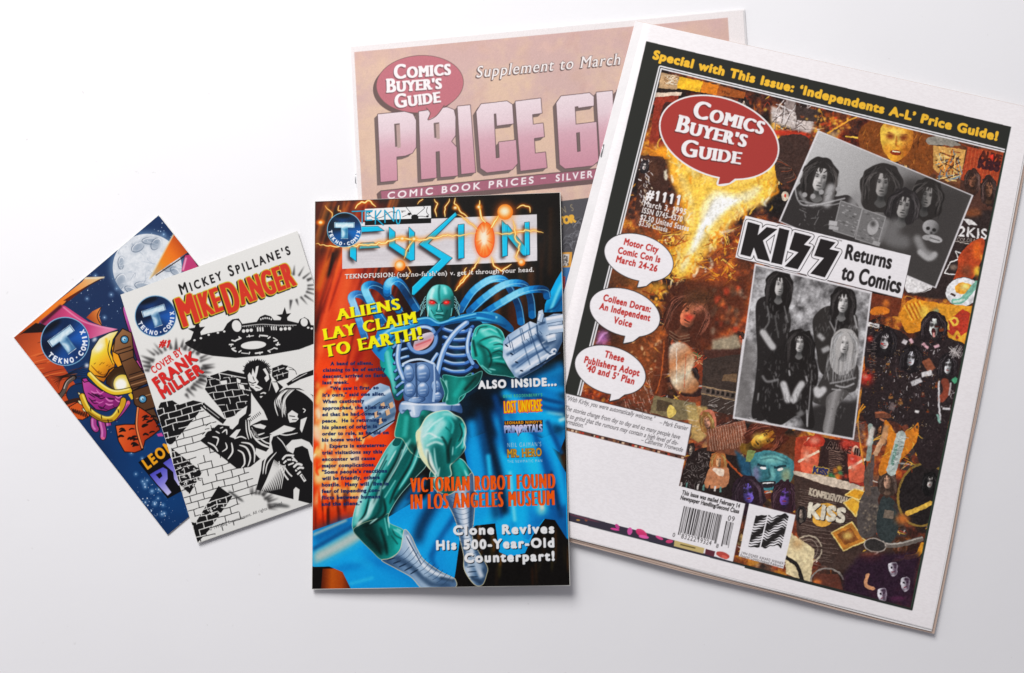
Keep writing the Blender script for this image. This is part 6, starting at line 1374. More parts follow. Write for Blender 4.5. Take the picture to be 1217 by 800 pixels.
    for ln, w, col in [([(560, 500), (566, 560), (574, 612)], 12, '#1b8ee0'), ([(596, 496), (612, 545), (622, 600), (612, 650)], 15, '#22a6f0'), ([(616, 500), (634, 556), (644, 605)], 13, '#2fb4f6'), ([(574, 462), (582, 520), (594, 570), (600, 610)], 10, '#03112a'), ([(562, 462), (576, 480), (600, 470)], 20, '#020a1a'), ([(588, 470), (596, 500), (604, 540)], 7, '#0a3a7c'),
            ([(598, 466), (634, 488), (674, 504)], 9, '#25a8f2'), ([(612, 462), (645, 474), (674, 480)], 5, '#0a3a78'), ([(640, 452), (660, 462), (676, 462)], 7, '#1c88d8'), ([(640, 500), (660, 545), (672, 600)], 9, '#1f9cea'), ([(632, 505), (650, 560), (657, 606)], 5, '#0b4a96'), ([(650, 500), (668, 540)], 5, '#0b4486'), ([(580, 540), (586, 600)], 5, '#3ab8f4'), ([(606, 560), (612, 620)], 4, '#7cd4f8'), ([(664, 500), (676, 496)], 4, '#c8ecf0'), ([(655, 560), (664, 606)], 3, '#0a3060'), ([(643, 598), (645, 606)], 5, '#e8e4b4')]:
        c.line(ln, w, col, blur=w * .3, a=.92)
    c.setclip(None); c.view(*U)
    shape(c, [(1152, 5), (1125, 50), (1095, 110), (1075, 160), (1072, 195), (1100, 195), (1156, 190)], ((1080, 60), (1160, 130), ['#1a8ada', '#1f9fe6', '#0d5a9c']), [([(1100, 190), (1130, 110), (1155, 60)], 14, '#8fdcf8', .8), ([(1085, 190), (1125, 170), (1155, 120)], 10, '#0a3f78', .9), ([(1125, 190), (1155, 150)], 8, '#0b4e8c', .9)], smooth=False)
    # -- ribbons behind the shoulders
    cb = ('#0b3f86', '#1a72c8', '#8fcdf2')
    ribbon(c, [(262, 312), (235, 230), (210, 160), (200, 125), (225, 112), (262, 128), (300, 180), (335, 250)], 24, ('#2a4fa0', '#4a7fd0', '#9cc4ee'))
    ribbon(c, [(345, 235), (300, 170), (262, 95), (275, 72), (310, 75), (350, 105), (420, 190)], 26, cb)
    ribbon(c, [(362, 110), (365, 70), (390, 50), (420, 65), (455, 115), (495, 180)], 28, cb)
    ribbon(c, [(690, 190), (745, 105), (810, 55), (860, 42), (895, 55), (930, 110), (955, 165), (968, 245)], 24, cb)
    ribbon(c, [(730, 195), (800, 130), (880, 75), (940, 62), (985, 75), (1010, 130), (1018, 215)], 24, cb)
    ribbon(c, [(800, 200), (880, 150), (960, 105), (1030, 90), (1075, 95), (1085, 125)], 24, cb)
    # -- figure: legs first
    c.view(*Lw)
    G0, G1, G2, G3 = '#04332e', '#0b6a58', '#1f9a80', '#a9e0c8'
    rimc = '#e4e8ae'
    # far (left) leg, thigh to knee
    thigh = [(425, 40), (370, 90), (310, 190), (255, 290), (215, 380), (205, 470), (262, 500), (330, 480), (365, 440), (372, 400), (420, 320), (490, 240), (545, 170), (540, 60), (480, 20)]
    shape(c, thigh, ((240, 250), (480, 330), ['#2aa085', '#12806c', '#0a5a4c', '#06352f']), [
        ([(410, 60), (330, 200), (250, 340), (225, 450)], 40, '#8fd8bc', .8), ([(455, 90), (380, 220), (320, 330), (300, 420)], 34, '#0b5f50', .9), ([(500, 120), (440, 240), (380, 320), (360, 420)], 34, '#159078', .9),
        ([(530, 120), (470, 240), (395, 340)], 16, '#04382f', .9), ([(430, 110), (400, 180), (340, 290)], 8, '#bfeccf', .8), ([(300, 330), (280, 400), (240, 450)], 20, '#d8f2d8', .8), ([(335, 300), (330, 380), (300, 430)], 16, '#05423a', .9),
        ([(310, 430), (250, 450), (215, 475)], 22, '#03251f', .9), ([(540, 200), (480, 290)], 12, '#c8f0dc', .7), ([(360, 160), (300, 270)], 6, '#03443a', .8), ([(470, 80), (420, 160)], 5, '#a8e4c4', .8), ([(400, 250), (350, 330)], 6, '#a8e4c4', .7)], rim=('#cfe9c4', 2.5, .8))
    # shin
    shin = [(208, 474), (240, 520), (290, 570), (335, 610), (380, 600), (430, 560), (445, 500), (430, 470), (370, 440), (368, 400), (330, 420), (260, 440)]
    shape(c, shin, ((230, 460), (430, 520), ['#063c34', '#0a5c4c', '#1f9a80']), [([(330, 400), (345, 480), (360, 580)], 30, '#0f7a66', .9), ([(270, 450), (300, 520), (330, 560)], 50, '#032620', .9), ([(380, 450), (420, 500), (410, 560)], 34, '#2cab90', .8), ([(385, 470), (400, 500), (440, 520)], 6, '#064a40', .8), ([(380, 500), (410, 540)], 6, '#064a40', .8), ([(350, 420), (365, 500)], 6, '#7ccfb0', .8), ([(405, 470), (425, 480)], 8, '#9fe0c4', .7)], rim=('#d8dc9a', 2.5, .7))
    # boot of the far leg
    boot = [(438, 474), (470, 500), (498, 560), (530, 610), (600, 660), (650, 685), (672, 700), (668, 735), (560, 745), (515, 738), (470, 690), (400, 650), (335, 612), (380, 600), (420, 560)]
    shape(c, boot, ((380, 640), (520, 560), ['#3d4a78', '#7a86b4', '#b8c0dc', '#5a6694']), [([(450, 500), (490, 590), (560, 660), (660, 700)], 16, '#eef2fa', .9), ([(400, 600), (470, 640), (560, 720), (640, 730)], 26, '#36406a', .85), ([(430, 540), (470, 600), (540, 680)], 20, '#aab4d8', .8), ([(600, 690), (665, 705)], 14, '#222b50', .8)], rim=('#e8e6b0', 2.5, .9))
    for k in range(11):
        x = 440 + k * 19; y = 575 + k * 13
        c.line([(x - 26, y + 22), (x - 4, y + 8), (x + 22, y - 24)], 2.4, '#2c3560', a=.7)
    for k in range(5): c.line([(360 + k * 26, 612 + k * 16), (400 + k * 26, 600 + k * 13)], 7, '#1c2448', a=.8, taper='both'); c.line([(446 + k * 14, 500 + k * 26), (470 + k * 12, 545 + k * 22)], 6, '#27305c', a=.7, taper='both')
    # near leg (right): calf & boot
    calf = [(555, 215), (560, 260), (585, 300), (630, 320), (700, 300), (748, 285), (752, 230), (730, 190), (690, 150), (600, 150)]
    shape(c, calf, ((560, 230), (750, 240), ['#0a5b4e', '#0c6e5c', '#1d9078', '#083f38']), [([(690, 160), (720, 220), (735, 280)], 20, '#2cae92', .9), ([(640, 180), (650, 250), (640, 300)], 30, '#053830', .9), ([(575, 230), (590, 290)], 14, '#d8ecc0', .9)], rim=('#d6ecc8', 2.5, .9))
    nboot = [(585, 300), (640, 315), (700, 270), (745, 215), (762, 290), (755, 420), (748, 500), (770, 560), (815, 640), (812, 680), (795, 722), (765, 728), (735, 700), (708, 650), (706, 590), (690, 520), (672, 440), (640, 370)]
    shape(c, nboot, ((650, 480), (780, 470), ['#4a5688', '#8a94bc', '#c8cee4', '#5c6896', '#3c466e']), [([(700, 320), (715, 430), (740, 560), (790, 690)], 20, '#e8ecf8', .8), ([(745, 300), (738, 430), (740, 500)], 14, '#2e3864', .8), ([(640, 340), (690, 470), (720, 640)], 16, '#3e4878', .8), ([(740, 610), (790, 650)], 30, '#aab2d0', .8), ([(740, 690), (790, 715)], 16, '#2a3358', .8), ([(755, 225), (758, 300)], 6, '#fff', .9)], rim=('#eee6a8', 2.5, .8))
    for k in range(13):
        y = 335 + k * 22; x = 668 + k * 3.0 + (k > 8) * (k - 8) * 8
        c.line([(x - 18, y - 8), (x + 26, y + 4), (x + 68, y - 14)], 2.2, '#2c3560', a=.6)
    for k in range(5): c.line([(712 + k * 4, 600 + k * 22), (750 + k * 6, 590 + k * 24)], 5, '#20284c', a=.8, taper='both')
    # -- torso (upper view)
    c.view(*U)
    # far arm, dropped, with a gauntlet weapon
    shape(c, [(330, 400), (350, 350), (420, 330), (440, 480), (430, 580), (400, 590), (385, 560), (372, 500), (335, 450)], ((340, 420), (430, 450), ['#1d9078', '#2ab296', '#0a5a4c']), [([(360, 370), (375, 450), (400, 560)], 20, '#8fe0c4', .7), ([(415, 400), (412, 560)], 18, '#053f36', .9)], rim=('#0a4a44', 2, .8))
    shape(c, [(430, 530), (440, 600), (420, 720), (385, 790), (420, 790), (440, 700), (452, 600)], '#0b5a4c', [])
    gun = [(240, 590), (300, 530), (330, 515), (372, 530), (392, 590), (402, 640), (392, 690), (350, 730), (300, 760), (270, 740), (262, 660)]
    shape(c, gun, ((260, 560), (390, 700), ['#b8c4e4', '#8290bc', '#5a6894', '#9aa4c4']), [([(258, 610), (380, 545)], 16, '#e2e8f6', .9), ([(262, 650), (392, 575)], 14, '#56648e', .9), ([(280, 680), (398, 610)], 14, '#c0cae6', .9), ([(285, 720), (402, 650)], 16, '#4c5880', .9), ([(290, 745), (390, 690)], 10, '#b0bada', .8)], smooth=False)
    for x, y in ((330, 610), (300, 650), (352, 640), (318, 680), (368, 608)): c.fill([(x, y), (x + 18, y - 10), (x + 24, y + 14), (x + 6, y + 24)], '#d8b08c'); c.line([(x, y), (x + 6, y + 24)], 3, '#39425e')
    c.line([(215, 675), (330, 600)], 3, '#2a2f48'); c.line([(250, 765), (400, 680)], 6, '#1c2338')
    # cape over the shoulders
    shape(c, [(285, 350), (310, 300), (330, 270), (420, 240), (500, 222), (600, 228), (700, 205), (800, 192), (870, 205), (930, 260), (922, 285), (860, 250), (800, 245), (700, 250), (600, 262), (500, 260), (420, 290), (380, 340), (350, 380), (345, 420)], ((300, 260), (900, 260), ['#1c6ab8', '#4aa4e4', '#1a5ea8', '#2a84d0', '#5ab4ec', '#12508e']), [([(300, 340), (380, 270), (500, 240)], 10, '#b8e0f6', .8), ([(320, 370), (400, 300)], 12, '#0a386e', .9), ([(640, 232), (760, 210), (860, 218)], 8, '#a8dcf8', .9), ([(640, 250), (780, 232), (900, 258)], 10, '#0b3c74', .9)])
    # chest armour dark ground and ribs
    chest = [(420, 300), (480, 262), (600, 255), (720, 238), (790, 240), (770, 300), (745, 360), (750, 420), (730, 480), (680, 500), (620, 480), (590, 500), (520, 420), (440, 430), (400, 420), (385, 380)]
    shape(c, chest, '#101c3a', [([(660, 300), (700, 460)], 30, '#1b4a62', .7)])
    V = ['#5a66b4', '#a8b4e6', '#e4eafc', '#3c4690']
    for k in range(7):
        y = 262 + k * 36
        c.line([(612, y + 8), (660, y + 24), (716, y + 22), (752, y - 4)], 17, '#1c2468'); c.line([(614, y + 6), (660, y + 20), (716, y + 18), (750, y - 6)], 12, '#5666c4'); c.line([(620, y + 4), (660, y + 16), (712, y + 14)], 4.5, '#dfe6fc', blur=1.5)
        x0 = 395 + k * 3
        c.line([(x0 + 60, y + 60), (x0 + 20, y + 72), (x0 - 10, y + 96)], 14, '#1f2a6c'); c.line([(x0 + 58, y + 58), (x0 + 20, y + 70), (x0 - 8, y + 92)], 9, '#7f90dc'); c.line([(x0 + 50, y + 58), (x0 + 16, y + 69)], 3.5, '#eef2ff', blur=1)
    # porthole in the chest
    c.line(ell(520, 318, 64, 56, -30), 24, '#2a3280', smooth=False); c.fill(ell(522, 318, 56, 48, -30), '#3d3238'); c.line(np.vstack([ell(520, 318, 64, 56, -30), ell(520, 318, 64, 56, -30)[:1]]), 15, '#7a86d0', smooth=False)
    c.line(ell(520, 318, 64, 56, -30)[22:39], 5, '#eef2ff', smooth=False, blur=1.5)
    shape(c, [(480, 350), (500, 305), (560, 285), (572, 310), (545, 350), (500, 368)], ((500, 300), (530, 370), ['#f0e8f0', '#b8a8b4', '#e89a98', '#f4d4c8']), [([(490, 345), (560, 318)], 8, '#c04a50', .6)])
    c.line([(575, 300), (620, 250)], 12, '#2c3484', a=.9)
    # long strap bands
    for ln, w in (([(725, 238), (670, 285), (625, 350), (600, 420), (585, 490)], 22), ([(420, 320), (410, 390), (415, 440), (438, 500)], 20), ([(590, 380), (560, 430), (575, 470)], 14)):
        c.line(ln, w * 1.25, '#232c74'); c.line(ln, w, '#7280cc'); c.line([(x - w * .15, y - w * .12) for x, y in ln], w * .35, '#eef2ff', blur=w * .1)
    # belly plates
    shape(c, [(440, 430), (480, 425), (520, 420), (570, 430), (600, 480), (620, 520), (618, 570), (595, 600), (560, 612), (470, 606), (436, 580), (440, 500)], ((440, 500), (610, 520), ['#4a4c94', '#7a7cc0', '#5a5aa4', '#3a3a80']))
    for (cx, cy, rx, ry) in ((460, 470, 24, 40), (522, 470, 34, 44), (464, 545, 27, 34), (524, 545, 28, 36), (582, 530, 22, 30), (590, 575, 22, 22), (495, 590, 40, 16)):
        e = ell(cx, cy, rx, ry, -6)
        shape(c, e, ((cx - rx, cy - ry), (cx + rx, cy + ry), ['#b6b8ea', '#8c8ed0', '#54549c', '#2f2f72']), [([(cx - rx * .5, cy - ry * .5), (cx + rx * .2, cy - ry * .65)], ry * .3, '#f6f6ff', .9), ([(cx - rx * .5, cy + ry * .1), (cx + rx * .5, cy)], ry * .16, '#e0e0f8', .6), ([(cx - rx * .5, cy + ry * .45), (cx + rx * .4, cy + ry * .4)], ry * .12, '#c8c8f0', .5)], rim=('#262660', 2, .8))
    c.line([(492, 425), (494, 500), (496, 580)], 7, '#23235c', blur=2); c.line([(430, 430), (470, 412), (520, 408), (575, 428)], 9, '#cfd4f6'); c.line([(575, 428), (578, 500), (570, 600)], 11, '#a8acdf'); c.line([(580, 440), (583, 560)], 4, '#3a3a84')
    # waist, green flank
    shape(c, [(600, 490), (640, 520), (690, 500), (745, 470), (720, 560), (690, 600), (650, 620), (612, 600), (620, 560)], ((610, 540), (730, 520), ['#0b5a40', '#18825c', '#2aa674', '#0a4c38']), [([(650, 520), (645, 600)], 14, '#bfeec4', .8), ([(720, 490), (690, 590)], 16, '#07402e', .9), ([(680, 510), (668, 590)], 14, '#33b07c', .8)], rim=('#b8e8c8', 2.5, .7))
    # pelvis
    shape(c, [(420, 640), (450, 630), (540, 630), (620, 650), (600, 700), (540, 780), (520, 850), (470, 830), (430, 770), (395, 755), (405, 690)], ((410, 700), (560, 700), ['#1a8a5c', '#0f6a48', '#28a06c', '#0a4a34']), [([(450, 660), (440, 760)], 22, '#4ac08c', .7), ([(520, 660), (520, 800)], 26, '#063c2a', .8), ([(470, 790), (500, 840)], 26, '#043424', .8)], rim=('#d8e4a0', 3, .8))
    shape(c, [(418, 610), (440, 595), (500, 605), (560, 605), (640, 600), (690, 605), (700, 650), (650, 640), (600, 650), (550, 640), (520, 640), (505, 668), (470, 668), (455, 635), (430, 655), (415, 640)], ((420, 610), (690, 640), ['#8a90c8', '#d4d8f4', '#7076b4', '#b4b8e0', '#6a70b0', '#3c4284']), [([(425, 608), (560, 612), (690, 612)], 7, '#f2f4ff', .9), ([(430, 640), (470, 640)], 8, '#3a3f80', .8), ([(655, 615), (650, 640)], 5, '#2d3270', .8), ([(480, 620), (485, 660)], 8, '#eef0ff', .8)], rim=('#2a2f68', 2, .9))
    # near thigh, foreshortened
    c.view(480, 470, 6.67)
    thigh2 = [(290, 120), (350, 118), (400, 150), (455, 180), (490, 240), (495, 300), (480, 360), (490, 420), (450, 480), (400, 530), (370, 560), (375, 640), (270, 660), (235, 620), (190, 570), (130, 490), (105, 400), (95, 300), (130, 250), (170, 180), (220, 140)]
    shape(c, thigh2, ((110, 300), (490, 340), ['#a8dcc0', '#7fd0b4', '#2a9e88', '#0c6456']), [
        ([(420, 190), (400, 320), (370, 500)], 80, '#0a584c', .9), ([(260, 420), (290, 560), (310, 650)], 130, '#0a5a4c', .95), ([(320, 200), (220, 320)], 60, '#b9e8d4', .8), ([(230, 240), (170, 300)], 50, '#5cc4a8', .8), ([(300, 330), (340, 400), (350, 540)], 22, '#053c34', .9),
        ([(460, 220), (480, 330), (460, 420)], 22, '#34b498', .9), ([(440, 340), (400, 470)], 26, '#148870', .9), ([(180, 430), (210, 540), (250, 620)], 34, '#e4f2d4', .95), ([(120, 380), (150, 480), (220, 580)], 26, '#ece8b4', .9), ([(120, 280), (110, 400)], 26, '#e8e4ae', .9), ([(180, 400), (250, 370), (310, 390)], 16, '#d8f0dc', .8), ([(330, 250), (380, 300)], 12, '#0c6a5a', .8), ([(150, 330), (200, 300), (260, 330)], 14, '#e8f6e4', .7), ([(400, 150), (450, 200)], 16, '#08483e', .9), ([(350, 170), (390, 230), (380, 300)], 18, '#46bca0', .7)], rim=('#f0ecb8', 7, .85))
    # anatomy: hard dark creases and thin lights
    c.view(*Lw)
    for ln, w in (([(440, 70), (400, 170), (330, 290), (300, 360)], 8), ([(500, 70), (470, 170), (400, 290), (372, 360)], 9), ([(365, 130), (300, 250), (262, 340)], 5), ([(345, 330), (352, 400), (300, 440), (250, 462)], 9), ([(280, 330), (262, 400), (232, 440)], 6), ([(330, 460), (352, 530), (362, 590)], 10), ([(260, 490), (310, 540), (336, 590)], 8), ([(430, 130), (396, 210), (350, 280)], 5)): c.line(ln, w * 1.3, '#021c18', blur=w * .4, taper='both', a=.9)
    for ln, w in (([(452, 76), (412, 176), (346, 290)], 5), ([(510, 90), (482, 180), (412, 296)], 5), ([(352, 140), (290, 260)], 5), ([(290, 340), (272, 410)], 6), ([(366, 410), (372, 470)], 5), ([(320, 420), (280, 450)], 5), ([(405, 110), (360, 190)], 6)): c.line(ln, w * 1.2, '#d4f6e0', blur=w * .3, taper='both', a=.85)
    for ln, w, cc, a in (([(300, 210), (248, 310), (222, 420)], 16, '#e6f4dc', .75), ([(340, 250), (318, 330), (280, 400)], 12, '#c8ecd8', .7), ([(500, 110), (470, 200), (420, 280)], 10, '#6ccab0', .8), ([(385, 470), (420, 490), (438, 520)], 8, '#a4e4cc', .8), ([(470, 60), (430, 130)], 10, '#c4ecd4', .7), ([(250, 430), (222, 460)], 12, '#f0f4da', .8), ([(600, 190), (590, 250), (610, 300)], 8, '#e8f0d0', .8), ([(710, 200), (735, 260)], 7, '#c8f0e0', .8)): c.line(ln, w, cc, a=a, blur=w * .3, taper='both')
    c.view(480, 470, 6.67)
    for ln, w, cc, a in (([(150, 240), (120, 330), (150, 470), (220, 580)], 34, '#f2eec0', .8), ([(230, 190), (180, 260), (150, 340)], 40, '#d2f0e2', .8), ([(300, 150), (370, 150), (420, 190)], 26, '#bfead8', .75), ([(480, 250), (486, 340), (470, 420)], 14, '#d8f4e8', .8), ([(200, 450), (225, 560), (260, 630)], 24, '#eef6e4', .85)): c.line(ln, w, cc, a=a, blur=w * .35, taper='both')
    for ln, w in (([(380, 330), (352, 430), (366, 540)], 18), ([(440, 220), (462, 300), (430, 370)], 9), ([(380, 540), (440, 490), (480, 420)], 10), ([(190, 440), (200, 540), (250, 620)], 10)): c.line(ln, w, '#03241e', blur=w * .35, taper='both', a=.9)
    for ln, w in (([(170, 300), (230, 230), (320, 170)], 12), ([(410, 420), (450, 380), (470, 330)], 8), ([(240, 410), (250, 520), (270, 600)], 12), ([(390, 400), (384, 480)], 8), ([(200, 350), (260, 330), (310, 350)], 9)): c.line(ln, w, '#dcfaea', blur=w * .4, taper='both', a=.8)
    # -- raised arm and steel gauntlet
    c.view(500, 340, 5)
    arm = [(310, 290), (330, 245), (380, 225), (430, 235), (480, 265), (500, 310), (510, 330), (495, 400), (515, 460), (560, 540), (500, 535), (450, 530), (400, 520), (350, 470), (330, 440), (305, 430), (298, 360)]
    shape(c, arm, ((330, 260), (480, 520), ['#2aa274', '#35b486', '#128060', '#0a5540']), [([(360, 260), (400, 290), (480, 320)], 34, '#8fe2b4', .75), ([(340, 340), (380, 400), (390, 500)], 30, '#0a5a42', .9), ([(390, 360), (450, 350), (500, 360)], 26, '#5ccc9c', .8), ([(400, 420), (450, 400), (500, 420)], 14, '#0c5f48', .9), ([(400, 470), (470, 470), (530, 510)], 26, '#0a4f3c', .9), ([(430, 440), (500, 450)], 14, '#48bc90', .8), ([(310, 320), (330, 420)], 16, '#05382a', .9), ([(450, 250), (490, 310)], 12, '#0a5a44', .8), ([(360, 470), (420, 515)], 8, '#a8ecc8', .7), ([(345, 250), (320, 300)], 8, '#a8ecc8', .7)], rim=('#bff0d4', 3, .75))
    for ln, w in (([(345, 330), (390, 310), (440, 300), (490, 320)], 9), ([(350, 350), (400, 380), (420, 440), (400, 500)], 10), ([(430, 350), (480, 345), (505, 370)], 7), ([(420, 400), (470, 385), (505, 410)], 7), ([(440, 460), (500, 470), (540, 510)], 8), ([(330, 290), (350, 250), (400, 240)], 6)): c.line(ln, w, '#032a1e', blur=w * .35, taper='both', a=.9)
    for ln, w in (([(360, 270), (410, 255), (460, 280)], 8), ([(400, 340), (450, 325), (490, 340)], 7), ([(430, 375), (480, 365)], 6), ([(420, 430), (480, 420)], 6), ([(400, 490), (450, 500)], 6)): c.line(ln, w, '#c8f8d8', blur=w * .4, taper='both', a=.85)
    c.line([(300, 250), (280, 330), (282, 400), (310, 460), (335, 480)], 26, '#262f7c'); c.line([(298, 252), (279, 330), (281, 400), (312, 464)], 19, '#8c98dc'); c.line([(292, 270), (276, 340), (280, 400)], 6, '#f2f5ff', blur=2)
    shape(c, [(130, 530), (230, 540), (300, 530), (365, 505), (350, 570), (300, 620), (235, 660), (220, 700), (150, 700), (160, 620)], ((130, 560), (350, 560), ['#0a5a40', '#1c8a60', '#0d6448', '#0a3f30']), [([(260, 560), (200, 660)], 30, '#2cae7c', .7), ([(150, 560), (155, 680)], 14, '#c4f0c8', .7), ([(330, 540), (260, 620)], 14, '#06301f', .9)], rim=('#a8e4c4', 3, .7))
    gaunt = [(490, 330), (520, 290), (590, 245), (650, 210), (690, 225), (700, 150), (725, 140), (735, 190), (790, 165), (842, 165), (842, 330), (800, 420), (700, 490), (590, 550), (560, 540), (520, 480), (488, 420)]
    shape(c, gaunt, ((520, 300), (760, 440), ['#9aa2d0', '#d8dcf4', '#8088b8', '#c8ccea', '#4c5484']), [
        ([(500, 370), (600, 310), (680, 260)], 30, '#eef0fc', .9), ([(510, 410), (620, 350), (700, 310)], 18, '#4a5288', .9), ([(520, 440), (640, 380), (740, 330)], 22, '#c8cdf0', .9), ([(540, 480), (660, 410), (760, 360)], 16, '#535b92', .9), ([(560, 510), (680, 450), (780, 400)], 22, '#d8dcf4', .9), ([(580, 545), (700, 480), (820, 400)], 20, '#2a3060', .95), ([(700, 300), (740, 340), (790, 320)], 34, '#3a4070', .9), ([(720, 160), (705, 215)], 16, '#f0f2fc', .9), ([(700, 230), (740, 215)], 12, '#2a3060', .9)], smooth=False)
    for k in range(6): c.line([(498 + k * 17, 352 + k * 38 * .9), (575 + k * 18, 300 + k * 36 * .9), (690 + k * 19, 235 + k * 33 * .9)], 7, ['#3c4480', '#f6f8ff'][k % 2], blur=1.5, a=.9, taper='both')
    for k in range(4): c.line([(500 + k * 30, 345 + k * 52), (520 + k * 30, 362 + k * 48)], 10, '#20264e', taper='both')
    c.line([(690, 230), (700, 300), (740, 380), (800, 420)], 9, '#2a3064', blur=2, a=.9); c.line([(640, 215), (660, 300), (700, 420), (720, 485)], 6, '#30386c', blur=1.5, a=.85); c.line([(590, 250), (610, 340), (650, 470)], 6, '#30386c', blur=1.5, a=.7)
    for ring in ((520, 300, 600, 250), (540, 330, 640, 270)): c.line([(ring[0], ring[1]), (ring[0] + 16, ring[1] + 70)], 4, '#3a4274'); c.line([(ring[2], ring[3]), (ring[2] + 20, ring[3] + 75)], 4, '#3a4274')
    for (x0, y0, x1, y1, r) in ((745, 205, 850, 185, 38), (760, 262, 850, 250, 44), (750, 315, 800, 300, 40)):
        c.line([(x0, y0), (x1, y1)], r * 1.15, '#39406e'); c.line([(x0, y0), (x1, y1)], r, '#b8bedf'); c.line([(x0, y0 - r * .2), (x1, y1 - r * .2)], r * .4, '#fafaff', blur=4)
    c.line([(706, 215), (720, 165)], 34, '#39406e'); c.line([(706, 212), (718, 165)], 27, '#b4bade'); c.line([(698, 200), (710, 165)], 9, '#fff', blur=2)
    c.line([(690, 470), (740, 450), (760, 420), (800, 400)], 8, '#e8ecfa'); c.line([(650, 500), (830, 395)], 10, '#20264c'); c.fill(ell(790, 385, 18, 14, -30), '#e6e9f6'); c.fill(ell(794, 388, 9, 7, -30), '#525a88')
    for k in range(5): c.line([(600 + k * 26, 330 - k * 16), (618 + k * 26, 350 - k * 16)], 3, '#2f366a')
    # -- head
    c.view(500, 220, 5)
    for s, xs in ((-1, 30), (1, 200)):
        for k in range(5):
            c.line([(xs, 660 + k * 16), (xs + s * (14 + 9 * (k % 3)), 690 + k * 14), (xs + s * (8 + 6 * k), 740 + k * 10), (xs + s * 4, 770 + k * 3)], 6, '#0d2c38'); c.line([(xs, 660 + k * 16), (xs + s * (14 + 9 * (k % 3)), 690 + k * 14), (xs + s * (8 + 6 * k), 740 + k * 10)], 3, '#9fd0d0')
    head = [(110, 590), (150, 594), (180, 615), (198, 660), (198, 715), (188, 760), (165, 800), (130, 830), (95, 828), (62, 800), (40, 760), (32, 710), (36, 655), (60, 612), (85, 595)]
    shape(c, head, ((40, 640), (200, 760), ['#9fe6d4', '#4cb8a4', '#1d7a6c', '#0c4a44']), [([(112, 595), (108, 640), (112, 690)], 12, '#0c5a50', .8), ([(75, 620), (62, 660), (66, 690)], 18, '#d8fcf0', .8), ([(140, 605), (150, 650)], 18, '#aef0e0', .8), ([(190, 660), (185, 760)], 18, '#0a4a44', .8), ([(50, 730), (75, 790), (110, 820)], 12, '#8fe0cc', .7), ([(160, 740), (140, 800)], 18, '#0a5048', .8), ([(90, 760), (135, 762)], 10, '#8fdccc', .8)], rim=('#0a3430', 2, .8))
    c.line([(52, 682), (78, 690), (100, 706)], 9, '#06332f', taper='both'); c.line([(178, 686), (150, 692), (120, 706)], 9, '#06332f', taper='both')
    for x in (68, 153): c.blob(x, 698, 26, 17, '#e0101c', a=.6); c.fill(ell(x, 698, 17, 9, 8 if x < 100 else -8), '#f01a1a'); c.blob(x - 2, 696, 8, 5, '#ff8a80')
    c.line([(104, 705), (98, 735), (92, 748), (110, 756), (130, 750), (122, 735), (117, 705)], 4, '#0a4a42'); c.line([(108, 705), (106, 742)], 7, '#c4f6e8', blur=2)
    c.line([(78, 776), (105, 768), (140, 776)], 5, '#05302c', taper='both'); c.line([(88, 786), (130, 786)], 5, '#7fd4c0', blur=2); c.line([(60, 740), (76, 765)], 4, '#0b4a44'); c.line([(160, 742), (148, 768)], 4, '#0b4a44'); c.line([(95, 800), (122, 800)], 5, '#0b5048', blur=1.5)
    c.line([(45, 720), (42, 790)], 5, '#bff0e6'); c.line([(186, 730), (180, 780)], 4, '#7fc8bc')
    # cape collar in front of the neck
    c.line([(-60, 815), (40, 795), (110, 826), (200, 800), (330, 770), (440, 790)], 26, '#1a62ae', blur=1); c.line([(-60, 808), (40, 790), (110, 820), (200, 794), (330, 764)], 8, '#8fd0f4', blur=2); c.line([(110, 834), (200, 815), (330, 790)], 8, '#0a386e', blur=2)
    # -- sparks and title
    c.view(360, 220, 5)
    for i, (ln, w) in enumerate([([(130, 120), (150, 145), (175, 170), (170, 200)], 4), ([(215, 120), (210, 150), (225, 160)], 4), ([(310, 140), (350, 100), (400, 95), (435, 130)], 10), ([(640 + 40, 115), (705, 90), (715, 85)], 5), ([(780, 82), (800, 110), (785, 150), (795, 190)], 7), ([(870, 80), (845, 130), (845, 190)], 7), ([(905, 75), (900, 110), (930, 150), (990, 200)], 8), ([(600, 400), (620, 350), (635, 320)], 5), ([(975, 490), (950, 560), (910, 620)], 8), ([(620, 470), (640, 520), (610, 560)], 4)]): bolt(c, ln, w, i)
    c.blob(105, 222, 26, 16, '#f08018', a=.9); c.blob(105, 222, 11, 8, '#fff4c0')
    tp_ = c.part('title_panel')
    c.fill([(234, 228), (640, 205), (1390, 174), (1392, 450), (1170, 462), (640, 482), (234, 498)], ((600, 220), (640, 480), ['#e6e2e4', '#dcd8da', '#cfcacc', '#dedadc']))
    c.setclip([(234, 228), (640, 205), (1390, 174), (1392, 450), (640, 482), (234, 498)], False)
    for k in range(90):
        y = rs.uniform(190, 490); x = rs.uniform(230, 1300); c.line([(x, y), (x + rs.uniform(60, 300), y - rs.uniform(2, 10))], rs.uniform(1, 3), ['#f2eef0', '#c4bec2'][k % 2], a=.5, blur=.6)
    c.setclip(None)
    c.fill([(368, 142), (760, 124), (762, 196), (368, 210)], '#f4f4f2'); c.fill([(368, 210), (762, 196), (762, 226), (368, 240)], '#0a0a0a')
    for ln in ([(380, 165), (420, 195), (470, 190), (520, 160), (560, 165)], [(530, 130), (545, 160), (535, 185)], [(610, 128), (640, 165), (660, 190), (700, 185), (740, 190)], [(740, 130), (735, 160), (750, 180)], [(655, 195), (720, 140), (715, 130)], [(590, 190), (632, 172)]): c.line(ln, 3, '#111')
    for x, y, r in ((395, 165, 6), (540, 162, 6), (632, 172, 10), (740, 186, 8), (665, 192, 22), (590, 160, 4)): c.fill(ell(x, y, r, r * .8, n=14), '#111')
